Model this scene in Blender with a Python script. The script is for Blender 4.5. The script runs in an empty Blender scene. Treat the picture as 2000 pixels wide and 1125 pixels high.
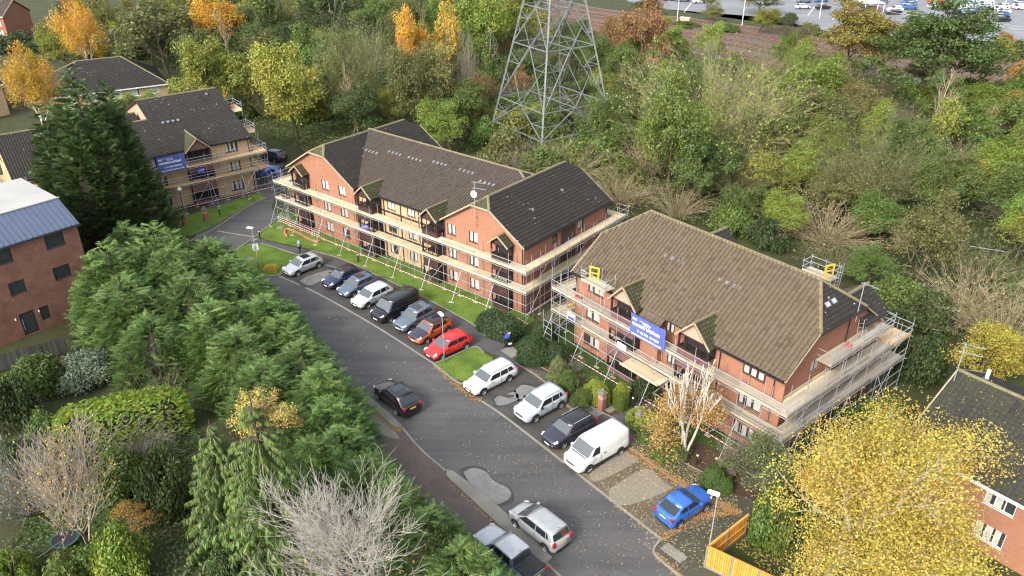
import bpy, bmesh, math, random
import numpy as np
from mathutils import Matrix, Vector
R = math.radians
sc = bpy.context.scene
COL = sc.collection
random.seed(7)
rng = np.random.default_rng(7)

# ------------------------------------------------------------------ camera, sky, sun, exposure
CAM_H, FPX, TILT = 38.5, 1550.0, R(28.5)
cd = bpy.data.cameras.new('camera'); cam = bpy.data.objects.new('camera', cd); COL.objects.link(cam)
cam.location = (0, 0, CAM_H); cam.rotation_euler = (R(90) - TILT, 0, 0)
cd.sensor_width = 36.0; cd.lens = 36.0 * FPX / 2000.0; cd.clip_start = 0.5; cd.clip_end = 3000
sc.camera = cam
world = bpy.data.worlds.new('World'); sc.world = world; world.use_nodes = True
wn = world.node_tree.nodes; wl = world.node_tree.links
sky = wn.new('ShaderNodeTexSky'); sky.sky_type = 'NISHITA'; sky.sun_disc = False
SUN_AZ, SUN_EL = R(218), R(36)          # azimuth clockwise from +Y: behind the camera, to its left
sky.sun_elevation = SUN_EL; sky.sun_rotation = SUN_AZ; sky.air_density = 1.6; sky.dust_density = 3.5; sky.ozone_density = 0.7
bg = wn['Background']; ovc = wn.new('ShaderNodeHueSaturation'); ovc.inputs['Saturation'].default_value = .42; wl.new(sky.outputs[0], ovc.inputs['Color']); wl.new(ovc.outputs[0], bg.inputs[0]); bg.inputs[1].default_value = 0.15
sd = bpy.data.lights.new('sun', 'SUN'); so = bpy.data.objects.new('sun', sd); COL.objects.link(so)
sd.energy = 1.25; sd.angle = R(12); sd.color = (1.0, 0.95, 0.86)
sv = Vector((math.sin(SUN_AZ) * math.cos(SUN_EL), math.cos(SUN_AZ) * math.cos(SUN_EL), math.sin(SUN_EL)))
so.rotation_euler = sv.to_track_quat('Z', 'Y').to_euler(); so.location = sv * 120
sc.view_settings.view_transform = 'Standard'; sc.view_settings.look = 'None'
sc.view_settings.exposure = 1.42; sc.view_settings.gamma = 1.0; sc.view_settings.use_curve_mapping = False
sc.render.engine = 'CYCLES'
cy = sc.cycles
cy.max_bounces = 5; cy.diffuse_bounces = 3; cy.glossy_bounces = 2; cy.transmission_bounces = 3; cy.transparent_max_bounces = 4
cy.use_denoising = True; cy.denoising_prefilter = 'ACCURATE'; cy.pixel_filter_type = 'BLACKMAN_HARRIS'; cy.filter_width = 1.15

# ------------------------------------------------------------------ map from photograph to ground
def g(x, y, z=0.0):
    """place on the level z that stands at photograph point (x, y) of 2000 x 1125"""
    u = (x - 1000) / FPX; v = (y - 562.5) / FPX
    ry = math.cos(TILT) - v * math.sin(TILT); rz = -math.sin(TILT) - v * math.cos(TILT)
    t = (z - CAM_H) / rz
    return Vector((u * t, ry * t, z))
def zat(x, y, Y):
    v = (y - 562.5) / FPX
    ry = math.cos(TILT) - v * math.sin(TILT); rz = -math.sin(TILT) - v * math.cos(TILT)
    return CAM_H + rz * Y / ry
def depth(Y, z=0.0):
    return Y * math.cos(TILT) - (z - CAM_H) * math.sin(TILT)

# ------------------------------------------------------------------ object helpers
def tag(o, label=None, cat=None, group=None, kind=None):
    if label: o['label'] = label
    if cat: o['category'] = cat
    if group: o['group'] = group
    if kind: o['kind'] = kind
    return o
def thing(name, label, cat, loc=(0, 0, 0), rz=0.0, group=None):
    o = bpy.data.objects.new(name, None); COL.objects.link(o)
    o.empty_display_size = 0.3
    o.location = loc; o.rotation_euler = (0, 0, rz)
    return tag(o, label, cat, group)
def obj(name, me, parent=None, loc=None, rot=None, color=None):
    o = bpy.data.objects.new(name, me); COL.objects.link(o)
    if parent: o.parent = parent
    if loc is not None: o.location = loc
    if rot is not None: o.rotation_euler = rot
    if color: o.color = (*color, 1)
    return o
def copy_tree(o, parent=None):
    c = o.copy(); COL.objects.link(c)
    if parent: c.parent = parent
    for ch in list(o.children): copy_tree(ch, c)
    return c
def mesh_np(name, V, F, mats, smooth=False, var=None, midx=None):
    """V (n,3), F (m,k) with k 3 or 4"""
    me = bpy.data.meshes.new(name)
    V = np.asarray(V, np.float32); F = np.asarray(F, np.int32); k = F.shape[1]
    me.vertices.add(len(V)); me.vertices.foreach_set('co', V.ravel())
    me.loops.add(F.size); me.loops.foreach_set('vertex_index', F.ravel())
    me.polygons.add(len(F)); me.polygons.foreach_set('loop_start', np.arange(0, F.size, k, dtype=np.int32))
    me.polygons.foreach_set('loop_total', np.full(len(F), k, np.int32))
    for m in (mats if isinstance(mats, (list, tuple)) else [mats]): me.materials.append(m)
    if midx is not None: me.polygons.foreach_set('material_index', np.asarray(midx, np.int32))
    if smooth: me.polygons.foreach_set('use_smooth', np.ones(len(F), bool))
    if var is not None:
        a = me.attributes.new('var', 'FLOAT', 'POINT'); a.data.foreach_set('value', np.asarray(var, np.float32))
    me.update(calc_edges=True)
    return me
class MB:
    """collects boxes, tubes, polygons into one mesh"""
    def __init__(s): s.v = []; s.f = []; s.m = []
    def poly(s, pts, m=0):
        i = len(s.v); s.v += [tuple(p) for p in pts]; s.f.append(tuple(range(i, i + len(pts)))); s.m.append(m); return s
    def box(s, x0, x1, y0, y1, z0, z1, m=0, M=None):
        P = [(x0, y0, z0), (x1, y0, z0), (x1, y1, z0), (x0, y1, z0), (x0, y0, z1), (x1, y0, z1), (x1, y1, z1), (x0, y1, z1)]
        if M is not None: P = [tuple(M @ Vector(p)) for p in P]
        i = len(s.v); s.v += P
        for q in ((3, 2, 1, 0), (4, 5, 6, 7), (0, 1, 5, 4), (1, 2, 6, 5), (2, 3, 7, 6), (3, 0, 4, 7)):
            s.f.append(tuple(i + a for a in q)); s.m.append(m)
        return s
    def tube(s, a, b, r, n=6, r2=None, m=0, cap=True):
        a = Vector(a); b = Vector(b); r2 = r if r2 is None else r2
        d = (b - a).normalized(); x = d.orthogonal().normalized(); y = d.cross(x)
        i = len(s.v)
        for (c, rr) in ((a, r), (b, r2)):
            for k in range(n):
                t = 2 * math.pi * k / n; s.v.append(tuple(c + x * rr * math.cos(t) + y * rr * math.sin(t)))
        for k in range(n):
            k2 = (k + 1) % n; s.f.append((i + k, i + k2, i + n + k2, i + n + k)); s.m.append(m)
        if cap:
            s.f.append(tuple(i + k for k in range(n - 1, -1, -1))); s.m.append(m)
            s.f.append(tuple(i + n + k for k in range(n))); s.m.append(m)
        return s
    def bar(s, a, b, w, h, m=0):
        """box beam from a to b, w sideways, h up"""
        a = Vector(a); b = Vector(b); d = (b - a); L = d.length; d.normalize()
        up = Vector((0, 0, 1)) if abs(d.z) < .95 else Vector((0, 1, 0))
        y = up.cross(d).normalized(); z = d.cross(y)
        M = Matrix((d, y, z)).transposed().to_4x4(); M.translation = a
        return s.box(0, L, -w / 2, w / 2, -h / 2, h / 2, m, M)
    def prism(s, pts, z0, z1, m=0):
        n = len(pts); s.poly([(p[0], p[1], z1) for p in pts], m)
        s.poly([(p[0], p[1], z0) for p in reversed(pts)], m)
        for k in range(n):
            a, b = pts[k], pts[(k + 1) % n]
            s.poly([(a[0], a[1], z0), (b[0], b[1], z0), (b[0], b[1], z1), (a[0], a[1], z1)], m)
        return s
    def mesh(s, name, mats, smooth=False):
        me = bpy.data.meshes.new(name); me.from_pydata(s.v, [], s.f)
        for m in (mats if isinstance(mats, (list, tuple)) else [mats]): me.materials.append(m)
        me.polygons.foreach_set('material_index', s.m)
        if smooth: me.polygons.foreach_set('use_smooth', [True] * len(s.f))
        me.update(); return me
    def build(s, name, mats, parent=None, smooth=False, **k):
        return obj(name, s.mesh(name, mats, smooth), parent, **k)

# ------------------------------------------------------------------ materials
class NT:
    def __init__(s, name):
        s.m = bpy.data.materials.new(name); s.m.use_nodes = True; s.t = s.m.node_tree; s.n = s.t.nodes; s.l = s.t.links
        s.b = s.n['Principled BSDF']; s.out = s.n['Material Output']
    def node(s, typ, **kw):
        n = s.n.new(typ)
        for k, v in kw.items():
            if isinstance(v, bpy.types.NodeSocket): s.l.new(v, n.inputs[k])
            elif k in n.inputs.keys(): n.inputs[k].default_value = v
            else: setattr(n, k, v)
        return n
    def link(s, a, b): s.l.new(a, b)
    def coord(s, scale=1.0, kind='Object'):
        tc = s.node('ShaderNodeTexCoord'); mp = s.node('ShaderNodeMapping'); s.link(tc.outputs[kind], mp.inputs[0])
        mp.inputs['Scale'].default_value = scale if isinstance(scale, (tuple, list)) else (scale,) * 3
        return mp.outputs[0]
    def noise(s, vec, scale, detail=4, rough=.6):
        n = s.node('ShaderNodeTexNoise'); s.link(vec, n.inputs['Vector']); n.inputs['Scale'].default_value = scale
        n.inputs['Detail'].default_value = detail; n.inputs['Roughness'].default_value = rough; return n.outputs[0]
    def ramp(s, fac, stops):
        r = s.node('ShaderNodeValToRGB'); s.link(fac, r.inputs[0]); e = r.color_ramp.elements
        while len(e) < len(stops): e.new(.5)
        for q, (p, c) in zip(e, stops):
            q.position = p; q.color = (*c, 1) if len(c) == 3 else c
        return r.outputs[0]
    def mix(s, fac, a, b, blend='MIX'):
        n = s.node('ShaderNodeMix', data_type='RGBA', blend_type=blend)
        for i, v in ((0, fac), (6, a), (7, b)):
            if isinstance(v, bpy.types.NodeSocket): s.link(v, n.inputs[i])
            else: n.inputs[i].default_value = v if i == 0 else ((*v, 1) if len(v) == 3 else v)
        return n.outputs[2]
    def math(s, op, a, b=0.0):
        n = s.node('ShaderNodeMath', operation=op)
        for i, v in ((0, a), (1, b)):
            if isinstance(v, bpy.types.NodeSocket): s.link(v, n.inputs[i])
            else: n.inputs[i].default_value = v
        return n.outputs[0]
    def base(s, c, rough=.8, metal=0.0, spec=.4):
        if isinstance(c, bpy.types.NodeSocket): s.link(c, s.b.inputs['Base Color'])
        else: s.b.inputs['Base Color'].default_value = (*c, 1)
        if isinstance(rough, bpy.types.NodeSocket): s.link(rough, s.b.inputs['Roughness'])
        else: s.b.inputs['Roughness'].default_value = rough
        s.b.inputs['Metallic'].default_value = metal; s.b.inputs['Specular IOR Level'].default_value = spec
        return s
    def bump(s, h, strength=.3, dist=.02):
        n = s.node('ShaderNodeBump'); s.link(h, n.inputs['Height']); n.inputs['Strength'].default_value = strength
        n.inputs['Distance'].default_value = dist; s.link(n.outputs[0], s.b.inputs['Normal'])
def plain(name, c, rough=.7, metal=0.0, var=.18, scale=3.0, spec=.4):
    t = NT(name); v = t.coord(1.0)
    n = t.noise(v, scale, 5)
    lo = tuple(x * (1 - var) for x in c); hi = tuple(min(1, x * (1 + var)) for x in c)
    t.base(t.ramp(n, [(.3, lo), (.7, hi)]), rough, metal, spec); return t.m
def ground_mat(name, stops, scale=.6, fine=9.0, rough=.9, bump=.4, spec=.3, kind='Object'):
    t = NT(name); v = t.coord(1.0, kind)
    a = t.noise(v, scale, 6, .65); b = t.noise(v, fine, 5, .7)
    f = t.math('ADD', t.math('MULTIPLY', a, .6), t.math('MULTIPLY', b, .4))
    t.base(t.ramp(f, stops), rough, 0, spec); t.bump(b, bump, .04); return t.m
def asphalt(name, lo, hi, worn, rlo=.45, rhi=.85):
    t = NT(name); v = t.coord(1.0)
    big = t.noise(v, .12, 5, .6); mid = t.noise(v, 1.3, 5, .7); fine = t.noise(v, 26, 3, .8)
    c = t.mix(t.ramp(big, [(.35, (0, 0, 0)), (.7, (1, 1, 1))]), lo, hi)
    c = t.mix(t.math('MULTIPLY', t.ramp(mid, [(.45, (0, 0, 0)), (.75, (1, 1, 1))]), .35), c, worn)
    c = t.mix(t.ramp(fine, [(.56, (0, 0, 0)), (.75, (.65, .65, .65))]), c, (worn[0] * 1.6, worn[1] * 1.6, worn[2] * 1.6))
    vo = t.node('ShaderNodeTexVoronoi', feature='DISTANCE_TO_EDGE'); t.link(t.mix(.08, v, t.noise(v, 2.0, 4)), vo.inputs['Vector']); vo.inputs['Scale'].default_value = .35
    ck = t.math('MULTIPLY', t.math('LESS_THAN', vo.outputs['Distance'], .008), t.ramp(t.noise(v, .25, 3), [(.5, (0, 0, 0)), (.6, (1, 1, 1))])); c = t.mix(t.math('MULTIPLY', ck, .6), c, tuple(x * .45 for x in lo))
    # damp streaks run with the traffic
    mp = t.node('ShaderNodeMapping'); tc = t.node('ShaderNodeTexCoord'); t.link(tc.outputs['Object'], mp.inputs[0])
    mp.inputs['Rotation'].default_value = (0, 0, R(48)); mp.inputs['Scale'].default_value = (.06, .9, 1)
    st = t.noise(mp.outputs[0], 1.0, 4, .6)
    c = t.mix(t.math('MULTIPLY', t.ramp(st, [(.45, (0, 0, 0)), (.62, (1, 1, 1))]), .45), c, tuple(x * .62 for x in lo))
    r = t.node('ShaderNodeMapRange'); t.link(mid, r.inputs[0]); r.inputs[1].default_value = .3; r.inputs[2].default_value = .7
    r.inputs[3].default_value = rlo; r.inputs[4].default_value = rhi
    t.base(c, r.outputs[0], 0, .45); t.bump(fine, .35, .01); return t.m
def brick_mat(name, c1, c2, mortar, dark=None, bw=.225, bh=.075, patch=.25):
    """bricks laid along local x and y walls, courses in z"""
    t = NT(name); tc = t.node('ShaderNodeTexCoord'); sp = t.node('ShaderNodeSeparateXYZ'); t.link(tc.outputs['Object'], sp.inputs[0])
    cb = t.node('ShaderNodeCombineXYZ'); t.link(t.math('ADD', sp.outputs[0], sp.outputs[1]), cb.inputs[0]); t.link(sp.outputs[2], cb.inputs[1])
    b = t.node('ShaderNodeTexBrick'); t.link(cb.outputs[0], b.inputs['Vector'])
    b.inputs['Color1'].default_value = (*c1, 1); b.inputs['Color2'].default_value = (*c2, 1); b.inputs['Mortar'].default_value = (*mortar, 1)
    b.inputs['Scale'].default_value = 1; b.inputs['Mortar Size'].default_value = .009; b.inputs['Brick Width'].default_value = bw
    b.inputs['Row Height'].default_value = bh; b.inputs['Bias'].default_value = -.1
    n = t.noise(tc.outputs['Object'], .7, 5, .6)
    c = t.mix(t.math('MULTIPLY', t.ramp(n, [(.4, (0, 0, 0)), (.7, (1, 1, 1))]), patch), b.outputs[0], dark or tuple(x * .6 for x in c1))
    t.base(c, .9, 0, .25); t.bump(b.outputs[1], -.3, .01); return t.m
def tile_mat(name, lo, hi, moss, spots=.0, mossy=.3):
    """concrete roof tiles; attribute var differs tile by tile"""
    t = NT(name); v = t.coord(1.0); at = t.node('ShaderNodeAttribute', attribute_name='var')
    n = t.noise(v, .45, 5, .6); f = t.noise(v, 14, 4, .7)
    c = t.mix(at.outputs['Fac'], lo, hi)
    c = t.mix(t.math('MULTIPLY', t.math('GREATER_THAN', at.outputs['Fac'], .955), .6), c, tuple(x * .45 for x in lo))
    stv = t.coord((2.2, .35, .35)); c = t.mix(t.math('MULTIPLY', t.ramp(t.noise(stv, 1.0, 5, .65), [(.48, (0, 0, 0)), (.68, (1, 1, 1))]), .3), c, tuple(x * .55 for x in lo))
    c = t.mix(t.math('MULTIPLY', t.ramp(n, [(.42, (0, 0, 0)), (.72, (1, 1, 1))]), mossy), c, moss)
    c = t.mix(t.math('MULTIPLY', t.ramp(f, [(.5, (0, 0, 0)), (.7, (1, 1, 1))]), .45), c, tuple(x * 1.7 for x in hi))
    if spots:
        vo = t.node('ShaderNodeTexVoronoi'); t.link(v, vo.inputs['Vector']); vo.inputs['Scale'].default_value = 1.9
        th = t.math('MULTIPLY', t.ramp(t.noise(v, .5, 3), [(.42, (0, 0, 0)), (.62, (1, 1, 1))]), spots)
        big = t.math('LESS_THAN', vo.outputs['Distance'], th)
        w = t.node('ShaderNodeTexVoronoi'); t.link(v, w.inputs['Vector']); w.inputs['Scale'].default_value = 5.5
        sm = t.math('LESS_THAN', w.outputs['Distance'], t.math('MULTIPLY', th, .9))
        c = t.mix(t.math('MULTIPLY', t.math('MAXIMUM', big, sm), .75), c, (.55, .54, .48))
    t.base(c, .85, 0, .3); t.bump(f, .3, .01); return t.m
def leaf_mat(name, trans=.32, hue=.045, vspan=.62, rough=.6):
    """obj.color is the species colour; attribute var differs leaf by leaf"""
    t = NT(name); oi = t.node('ShaderNodeObjectInfo'); at = t.node('ShaderNodeAttribute', attribute_name='var')
    h = t.node('ShaderNodeHueSaturation'); t.link(oi.outputs['Color'], h.inputs['Color'])
    fr = t.math('FRACT', t.math('MULTIPLY', at.outputs['Fac'], 7.31))
    t.link(t.math('ADD', t.math('MULTIPLY', t.math('SUBTRACT', at.outputs['Fac'], .5), hue * 2), .5), h.inputs['Hue'])
    t.link(t.math('ADD', t.math('MULTIPLY', fr, vspan), 1 - vspan / 2), h.inputs['Value'])
    h.inputs['Saturation'].default_value = 1.0
    d = t.node('ShaderNodeBsdfDiffuse'); tr = t.node('ShaderNodeBsdfTranslucent'); gl = t.node('ShaderNodeBsdfGlossy')
    t.link(h.outputs[0], d.inputs[0]); t.link(h.outputs[0], tr.inputs[0]); gl.inputs['Roughness'].default_value = rough
    gl.inputs[0].default_value = (.5, .55, .6, 1)
    m1 = t.node('ShaderNodeMixShader'); m1.inputs[0].default_value = trans; t.link(d.outputs[0], m1.inputs[1]); t.link(tr.outputs[0], m1.inputs[2])
    m2 = t.node('ShaderNodeMixShader'); m2.inputs[0].default_value = .06; t.link(m1.outputs[0], m2.inputs[1]); t.link(gl.outputs[0], m2.inputs[2])
    t.link(m2.outputs[0], t.out.inputs[0]); return t.m
def objcol_mat(name, rough=.8, var=.3, scale=5.0):
    t = NT(name); oi = t.node('ShaderNodeObjectInfo'); v = t.coord(1.0); n = t.noise(v, scale, 5, .7)
    c = t.mix(1.0, oi.outputs['Color'], t.ramp(n, [(.3, (1 - var,) * 3), (.7, (1 + var,) * 3)]), 'MULTIPLY')
    t.base(c, rough, 0, .3); return t.m
def paint(name, c, rough=.28, metal=.0, coat=.6):
    t = NT(name); v = t.coord(1.0); n = t.noise(v, 2.5, 4)
    t.base(t.ramp(n, [(.35, tuple(x * .93 for x in c)), (.65, tuple(min(1, x * 1.05) for x in c))]), rough, metal, .5)
    t.b.inputs['Coat Weight'].default_value = coat; t.b.inputs['Coat Roughness'].default_value = .08; return t.m
def wood_mat(name, lo, hi, grain=(3, 40, 40), stain=.25, rough=.85):
    t = NT(name); v = t.coord(grain); n = t.noise(v, 1.0, 4, .6); oi = t.node('ShaderNodeObjectInfo')
    w = t.noise(t.coord(1.0), 1.7, 5, .6)
    f = t.math('ADD', t.math('MULTIPLY', n, .5), t.math('MULTIPLY', oi.outputs['Random'], .5))
    c = t.ramp(f, [(.25, lo), (.75, hi)])
    c = t.mix(t.math('MULTIPLY', t.ramp(w, [(.5, (0, 0, 0)), (.75, (1, 1, 1))]), stain), c, tuple(x * .45 for x in lo))
    t.base(c, rough, 0, .25); return t.m
M = {}
M['brick_orange'] = brick_mat('orange_brick', (.32, .115, .058), (.24, .082, .045), (.31, .245, .19))
M['brick_red_and_shaded'] = brick_mat('red_and_shaded_brick', (.27, .085, .047), (.20, .064, .039), (.28, .215, .17))  # true red brick elsewhere; on block ends, shade put into the orange brick
M['brick_buff'] = brick_mat('buff_brick', (.48, .33, .18), (.40, .26, .14), (.42, .35, .26))
M['brick_brown'] = brick_mat('brown_brick', (.25, .10, .065), (.16, .06, .045), (.22, .16, .13), dark=(.07, .035, .03), patch=.45)
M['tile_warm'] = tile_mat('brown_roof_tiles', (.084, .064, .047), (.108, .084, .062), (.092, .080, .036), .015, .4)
M['tile_dark'] = tile_mat('dark_and_shaded_roof_tiles', (.024, .0215, .021), (.033, .029, .028), (.03, .031, .018), .13, .25)  # own tone of dark roofs; elsewhere shade put into the tile colour
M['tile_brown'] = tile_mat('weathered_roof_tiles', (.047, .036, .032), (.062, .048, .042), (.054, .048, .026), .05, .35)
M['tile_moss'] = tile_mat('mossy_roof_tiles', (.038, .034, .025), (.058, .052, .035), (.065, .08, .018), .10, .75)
M['ridge'] = tile_mat('mossy_ridge_tiles', (.13, .11, .07), (.20, .165, .10), (.13, .13, .04), .0, .6)
M['wood_new'] = wood_mat('fresh_scaffold_boards', (.44, .36, .23), (.60, .52, .37), stain=.25)
M['wood_grey'] = wood_mat('weathered_scaffold_boards', (.29, .245, .18), (.48, .42, .32), stain=.5)
M['wood_tan'] = wood_mat('orange_scaffold_boards', (.52, .34, .17), (.66, .47, .26), stain=.2)
M['wood_fence'] = wood_mat('orange_fence_boards', (.48, .21, .035), (.62, .30, .06), (30, 30, 3), .15, .7)
M['wood_black'] = wood_mat('dark_fence_boards', (.035, .035, .035), (.07, .068, .066), (30, 30, 3), .3)
M['timber_dark'] = plain('dark_timber', (.055, .028, .024), .6)
M['timber_plum'] = plain('plum_painted_timber', (.16, .085, .085), .6)
M['timber_pink'] = plain('pink_painted_boarding', (.50, .27, .20), .75, var=.1)
M['frame_dark'] = plain('dark_window_frame', (.030, .020, .018), .45)
M['frame_white'] = plain('white_window_frame', (.72, .72, .72), .45, var=.05)
M['frame_grey'] = plain('grey_window_frame', (.03, .034, .045), .4)
M['fascia'] = plain('dark_gutter', (.025, .022, .022), .4)
M['verge'] = plain('mortar_verge', (.30, .25, .17), .9)
M['render_pale'] = plain('pale_facing', (.46, .33, .22), .9)
M['galv'] = plain('galvanised_tube', (.36, .38, .42), .38, .35, .25, 2.0, .5)
M['fitting'] = plain('dull_steel_fitting', (.22, .22, .23), .5, .5)
M['yellow'] = plain('yellow_gate_paint', (.75, .47, .02), .5, var=.08)
M['red_plastic'] = plain('red_plastic', (.6, .07, .05), .5)
M['white'] = plain('white_paint', (.66, .66, .66), .5, var=.05)
M['blue_banner'] = plain('blue_banner_sheet', (.075, .105, .36), .5, var=.12, scale=1.2)
M['blue_sign'] = plain('blue_sign_sheet', (.04, .09, .45), .4)
M['print_white'] = plain('white_print', (.85, .85, .85), .6, var=.02)
M['print_pink'] = plain('pink_print', (.75, .25, .38), .6, var=.02)
M['print_dark'] = plain('black_print', (.03, .03, .03), .6, var=.02)
M['glass'] = NT('window_glass').base((.035, .04, .045), .06, 0, .8).m
M['curtain'] = plain('pale_curtain', (.42, .42, .40), .8, var=.15, scale=6)
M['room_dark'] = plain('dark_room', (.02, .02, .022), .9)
M['bark'] = objcol_mat('bark', .9, .4, 4.0)
M['leaf'] = leaf_mat('leaves')
M['needle'] = leaf_mat('conifer_sprays', .18, .03, .9)
M['twig'] = objcol_mat('twigs', .9, .35, 2.0)
M['black_plastic'] = plain('black_plastic', (.018, .018, .02), .5)
M['tyre'] = plain('tyre_rubber', (.02, .02, .021), .85)
M['rim'] = plain('alloy_rim', (.42, .43, .45), .35, .6)
M['car_glass'] = NT('car_glass').base((.018, .022, .028), .05, 0, .9).m
M['screen_glass'] = NT('windscreen_glass').base((.075, .085, .095), .05, 0, 1.0).m
M['lamp_clear'] = NT('clear_headlamp').base((.6, .62, .65), .15, 0, .7).m
M['lamp_red'] = NT('red_tail_lamp').base((.35, .015, .015), .2, 0, .6).m
M['plate_white'] = plain('white_number_plate', (.75, .75, .72), .5, var=.03)
M['plate_yellow'] = plain('yellow_number_plate', (.75, .50, .03), .5, var=.03)
# ------------------------------------------------------------------ ground, roads, kerbs
def sheet(name, pts, z, mat, kind='structure', holes=False):
    bm = bmesh.new(); vs = [bm.verts.new((p[0], p[1], z)) for p in pts]
    bm.faces.new(vs); bmesh.ops.triangulate(bm, faces=bm.faces[:]); bmesh.ops.recalc_face_normals(bm, faces=bm.faces[:])
    for f in bm.faces:
        if f.normal.z < 0: f.normal_flip()
    me = bpy.data.meshes.new(name); bm.to_mesh(me); bm.free(); me.materials.append(mat)
    o = obj(name, me); o['kind'] = kind; return o
def gp(*pts): return [g(*p) for p in pts]
def smooth_line(pts, n=4):
    """Catmull-Rom through the points"""
    P = [Vector(p) for p in pts]; P = [P[0] * 2 - P[1]] + P + [P[-1] * 2 - P[-2]]; out = []
    for i in range(1, len(P) - 2):
        a, b, c, d = P[i - 1:i + 3]
        for k in range(n):
            t = k / n
            out.append(.5 * ((2 * b) + (c - a) * t + (2 * a - 5 * b + 4 * c - d) * t * t + (3 * b - a - 3 * c + d) * t ** 3))
    return out + [P[-2]]
M['soil'] = ground_mat('woodland_floor', [(.3, (.022, .018, .010)), (.48, (.04, .042, .016)), (.7, (.045, .075, .018))], .35, 5)
M['grass'] = ground_mat('mown_grass', [(.30, (.055, .075, .014)), (.42, (.06, .105, .014)), (.52, (.088, .150, .018)), (.60, (.125, .175, .03)), (.70, (.16, .155, .055))], .55, 7, .95, 1.0)
M['grass_dark'] = ground_mat('dark_grass', [(.3, (.018, .032, .008)), (.55, (.04, .075, .013)), (.75, (.075, .085, .03))], .5, 12, .95, .9)  # darker green tones than the mown grass
M['road'] = asphalt('wet_asphalt', (.062, .060, .061), (.086, .083, .083), (.115, .11, .106))
M['bay'] = asphalt('dark_bay_asphalt', (.046, .043, .041), (.066, .062, .058), (.095, .09, .082))
M['path'] = asphalt('path_asphalt', (.055, .053, .054), (.074, .072, .072), (.10, .096, .093), .55, .9)
M['path_mossy'] = asphalt('mossy_path_asphalt', (.040, .042, .028), (.062, .062, .040), (.09, .085, .06), .6, .9)
M['kerb'] = ground_mat('kerb_concrete', [(.3, (.15, .14, .12)), (.6, (.24, .225, .195)), (.75, (.16, .15, .09))], .8, 12)
M['concrete'] = ground_mat('old_concrete', [(.3, (.13, .12, .105)), (.6, (.21, .20, .175)), (.75, (.14, .14, .08))], .8, 12)
M['mulch'] = ground_mat('bed_mulch', [(.3, (.03, .02, .013)), (.55, (.07, .045, .03)), (.75, (.13, .085, .05))], .9, 10)
M['ballast'] = ground_mat('rail_ballast', [(.3, (.075, .055, .047)), (.6, (.125, .095, .08)), (.8, (.17, .135, .115))], .5, 6)
M['rust'] = plain('rusty_rail', (.16, .09, .065), .6)
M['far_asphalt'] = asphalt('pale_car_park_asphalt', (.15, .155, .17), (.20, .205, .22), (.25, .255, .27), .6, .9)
def paver_mat(name, c1, c2, mortar, dirt, rot=40):
    t = NT(name); tc = t.node('ShaderNodeTexCoord'); mp = t.node('ShaderNodeMapping'); t.link(tc.outputs['Object'], mp.inputs[0]); mp.inputs['Rotation'].default_value = (0, 0, R(rot))
    b = t.node('ShaderNodeTexBrick'); t.link(mp.outputs[0], b.inputs['Vector']); b.inputs['Color1'].default_value = (*c1, 1); b.inputs['Color2'].default_value = (*c2, 1)
    b.inputs['Mortar'].default_value = (*mortar, 1); b.inputs['Scale'].default_value = 1; b.inputs['Mortar Size'].default_value = .012; b.inputs['Brick Width'].default_value = .24; b.inputs['Row Height'].default_value = .12
    n = t.noise(tc.outputs['Object'], .55, 6, .65)
    c = t.mix(t.math('MULTIPLY', t.ramp(n, [(.42, (0, 0, 0)), (.62, (1, 1, 1))]), .8), b.outputs[0], dirt)
    t.base(c, .85, 0, .3); t.bump(b.outputs[1], -.4, .01); return t.m
M['pavers'] = paver_mat('brown_block_paving', (.15, .125, .09), (.11, .09, .065), (.05, .042, .03), (.075, .062, .035))
M['pavers_pale'] = paver_mat('pale_block_paving', (.27, .245, .20), (.21, .19, .155), (.085, .075, .055), (.18, .16, .12))
M['pavers_left'] = paver_mat('red_brown_block_paving', (.155, .118, .105), (.115, .09, .082), (.05, .043, .04), (.085, .07, .06), 48)
M['puddle'] = ground_mat('puddle_sky_tone', [(.3, (.10, .097, .092)), (.5, (.155, .15, .142)), (.7, (.20, .193, .18))], .8, 4, .25, .03, .7)  # pale grey puts the sky's reflection into the base colour

# one sheet to the horizon
sheet('ground', [(-900, -300), (900, -300), (900, 1200), (-900, 1200)], -.02, M['soil'])
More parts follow.
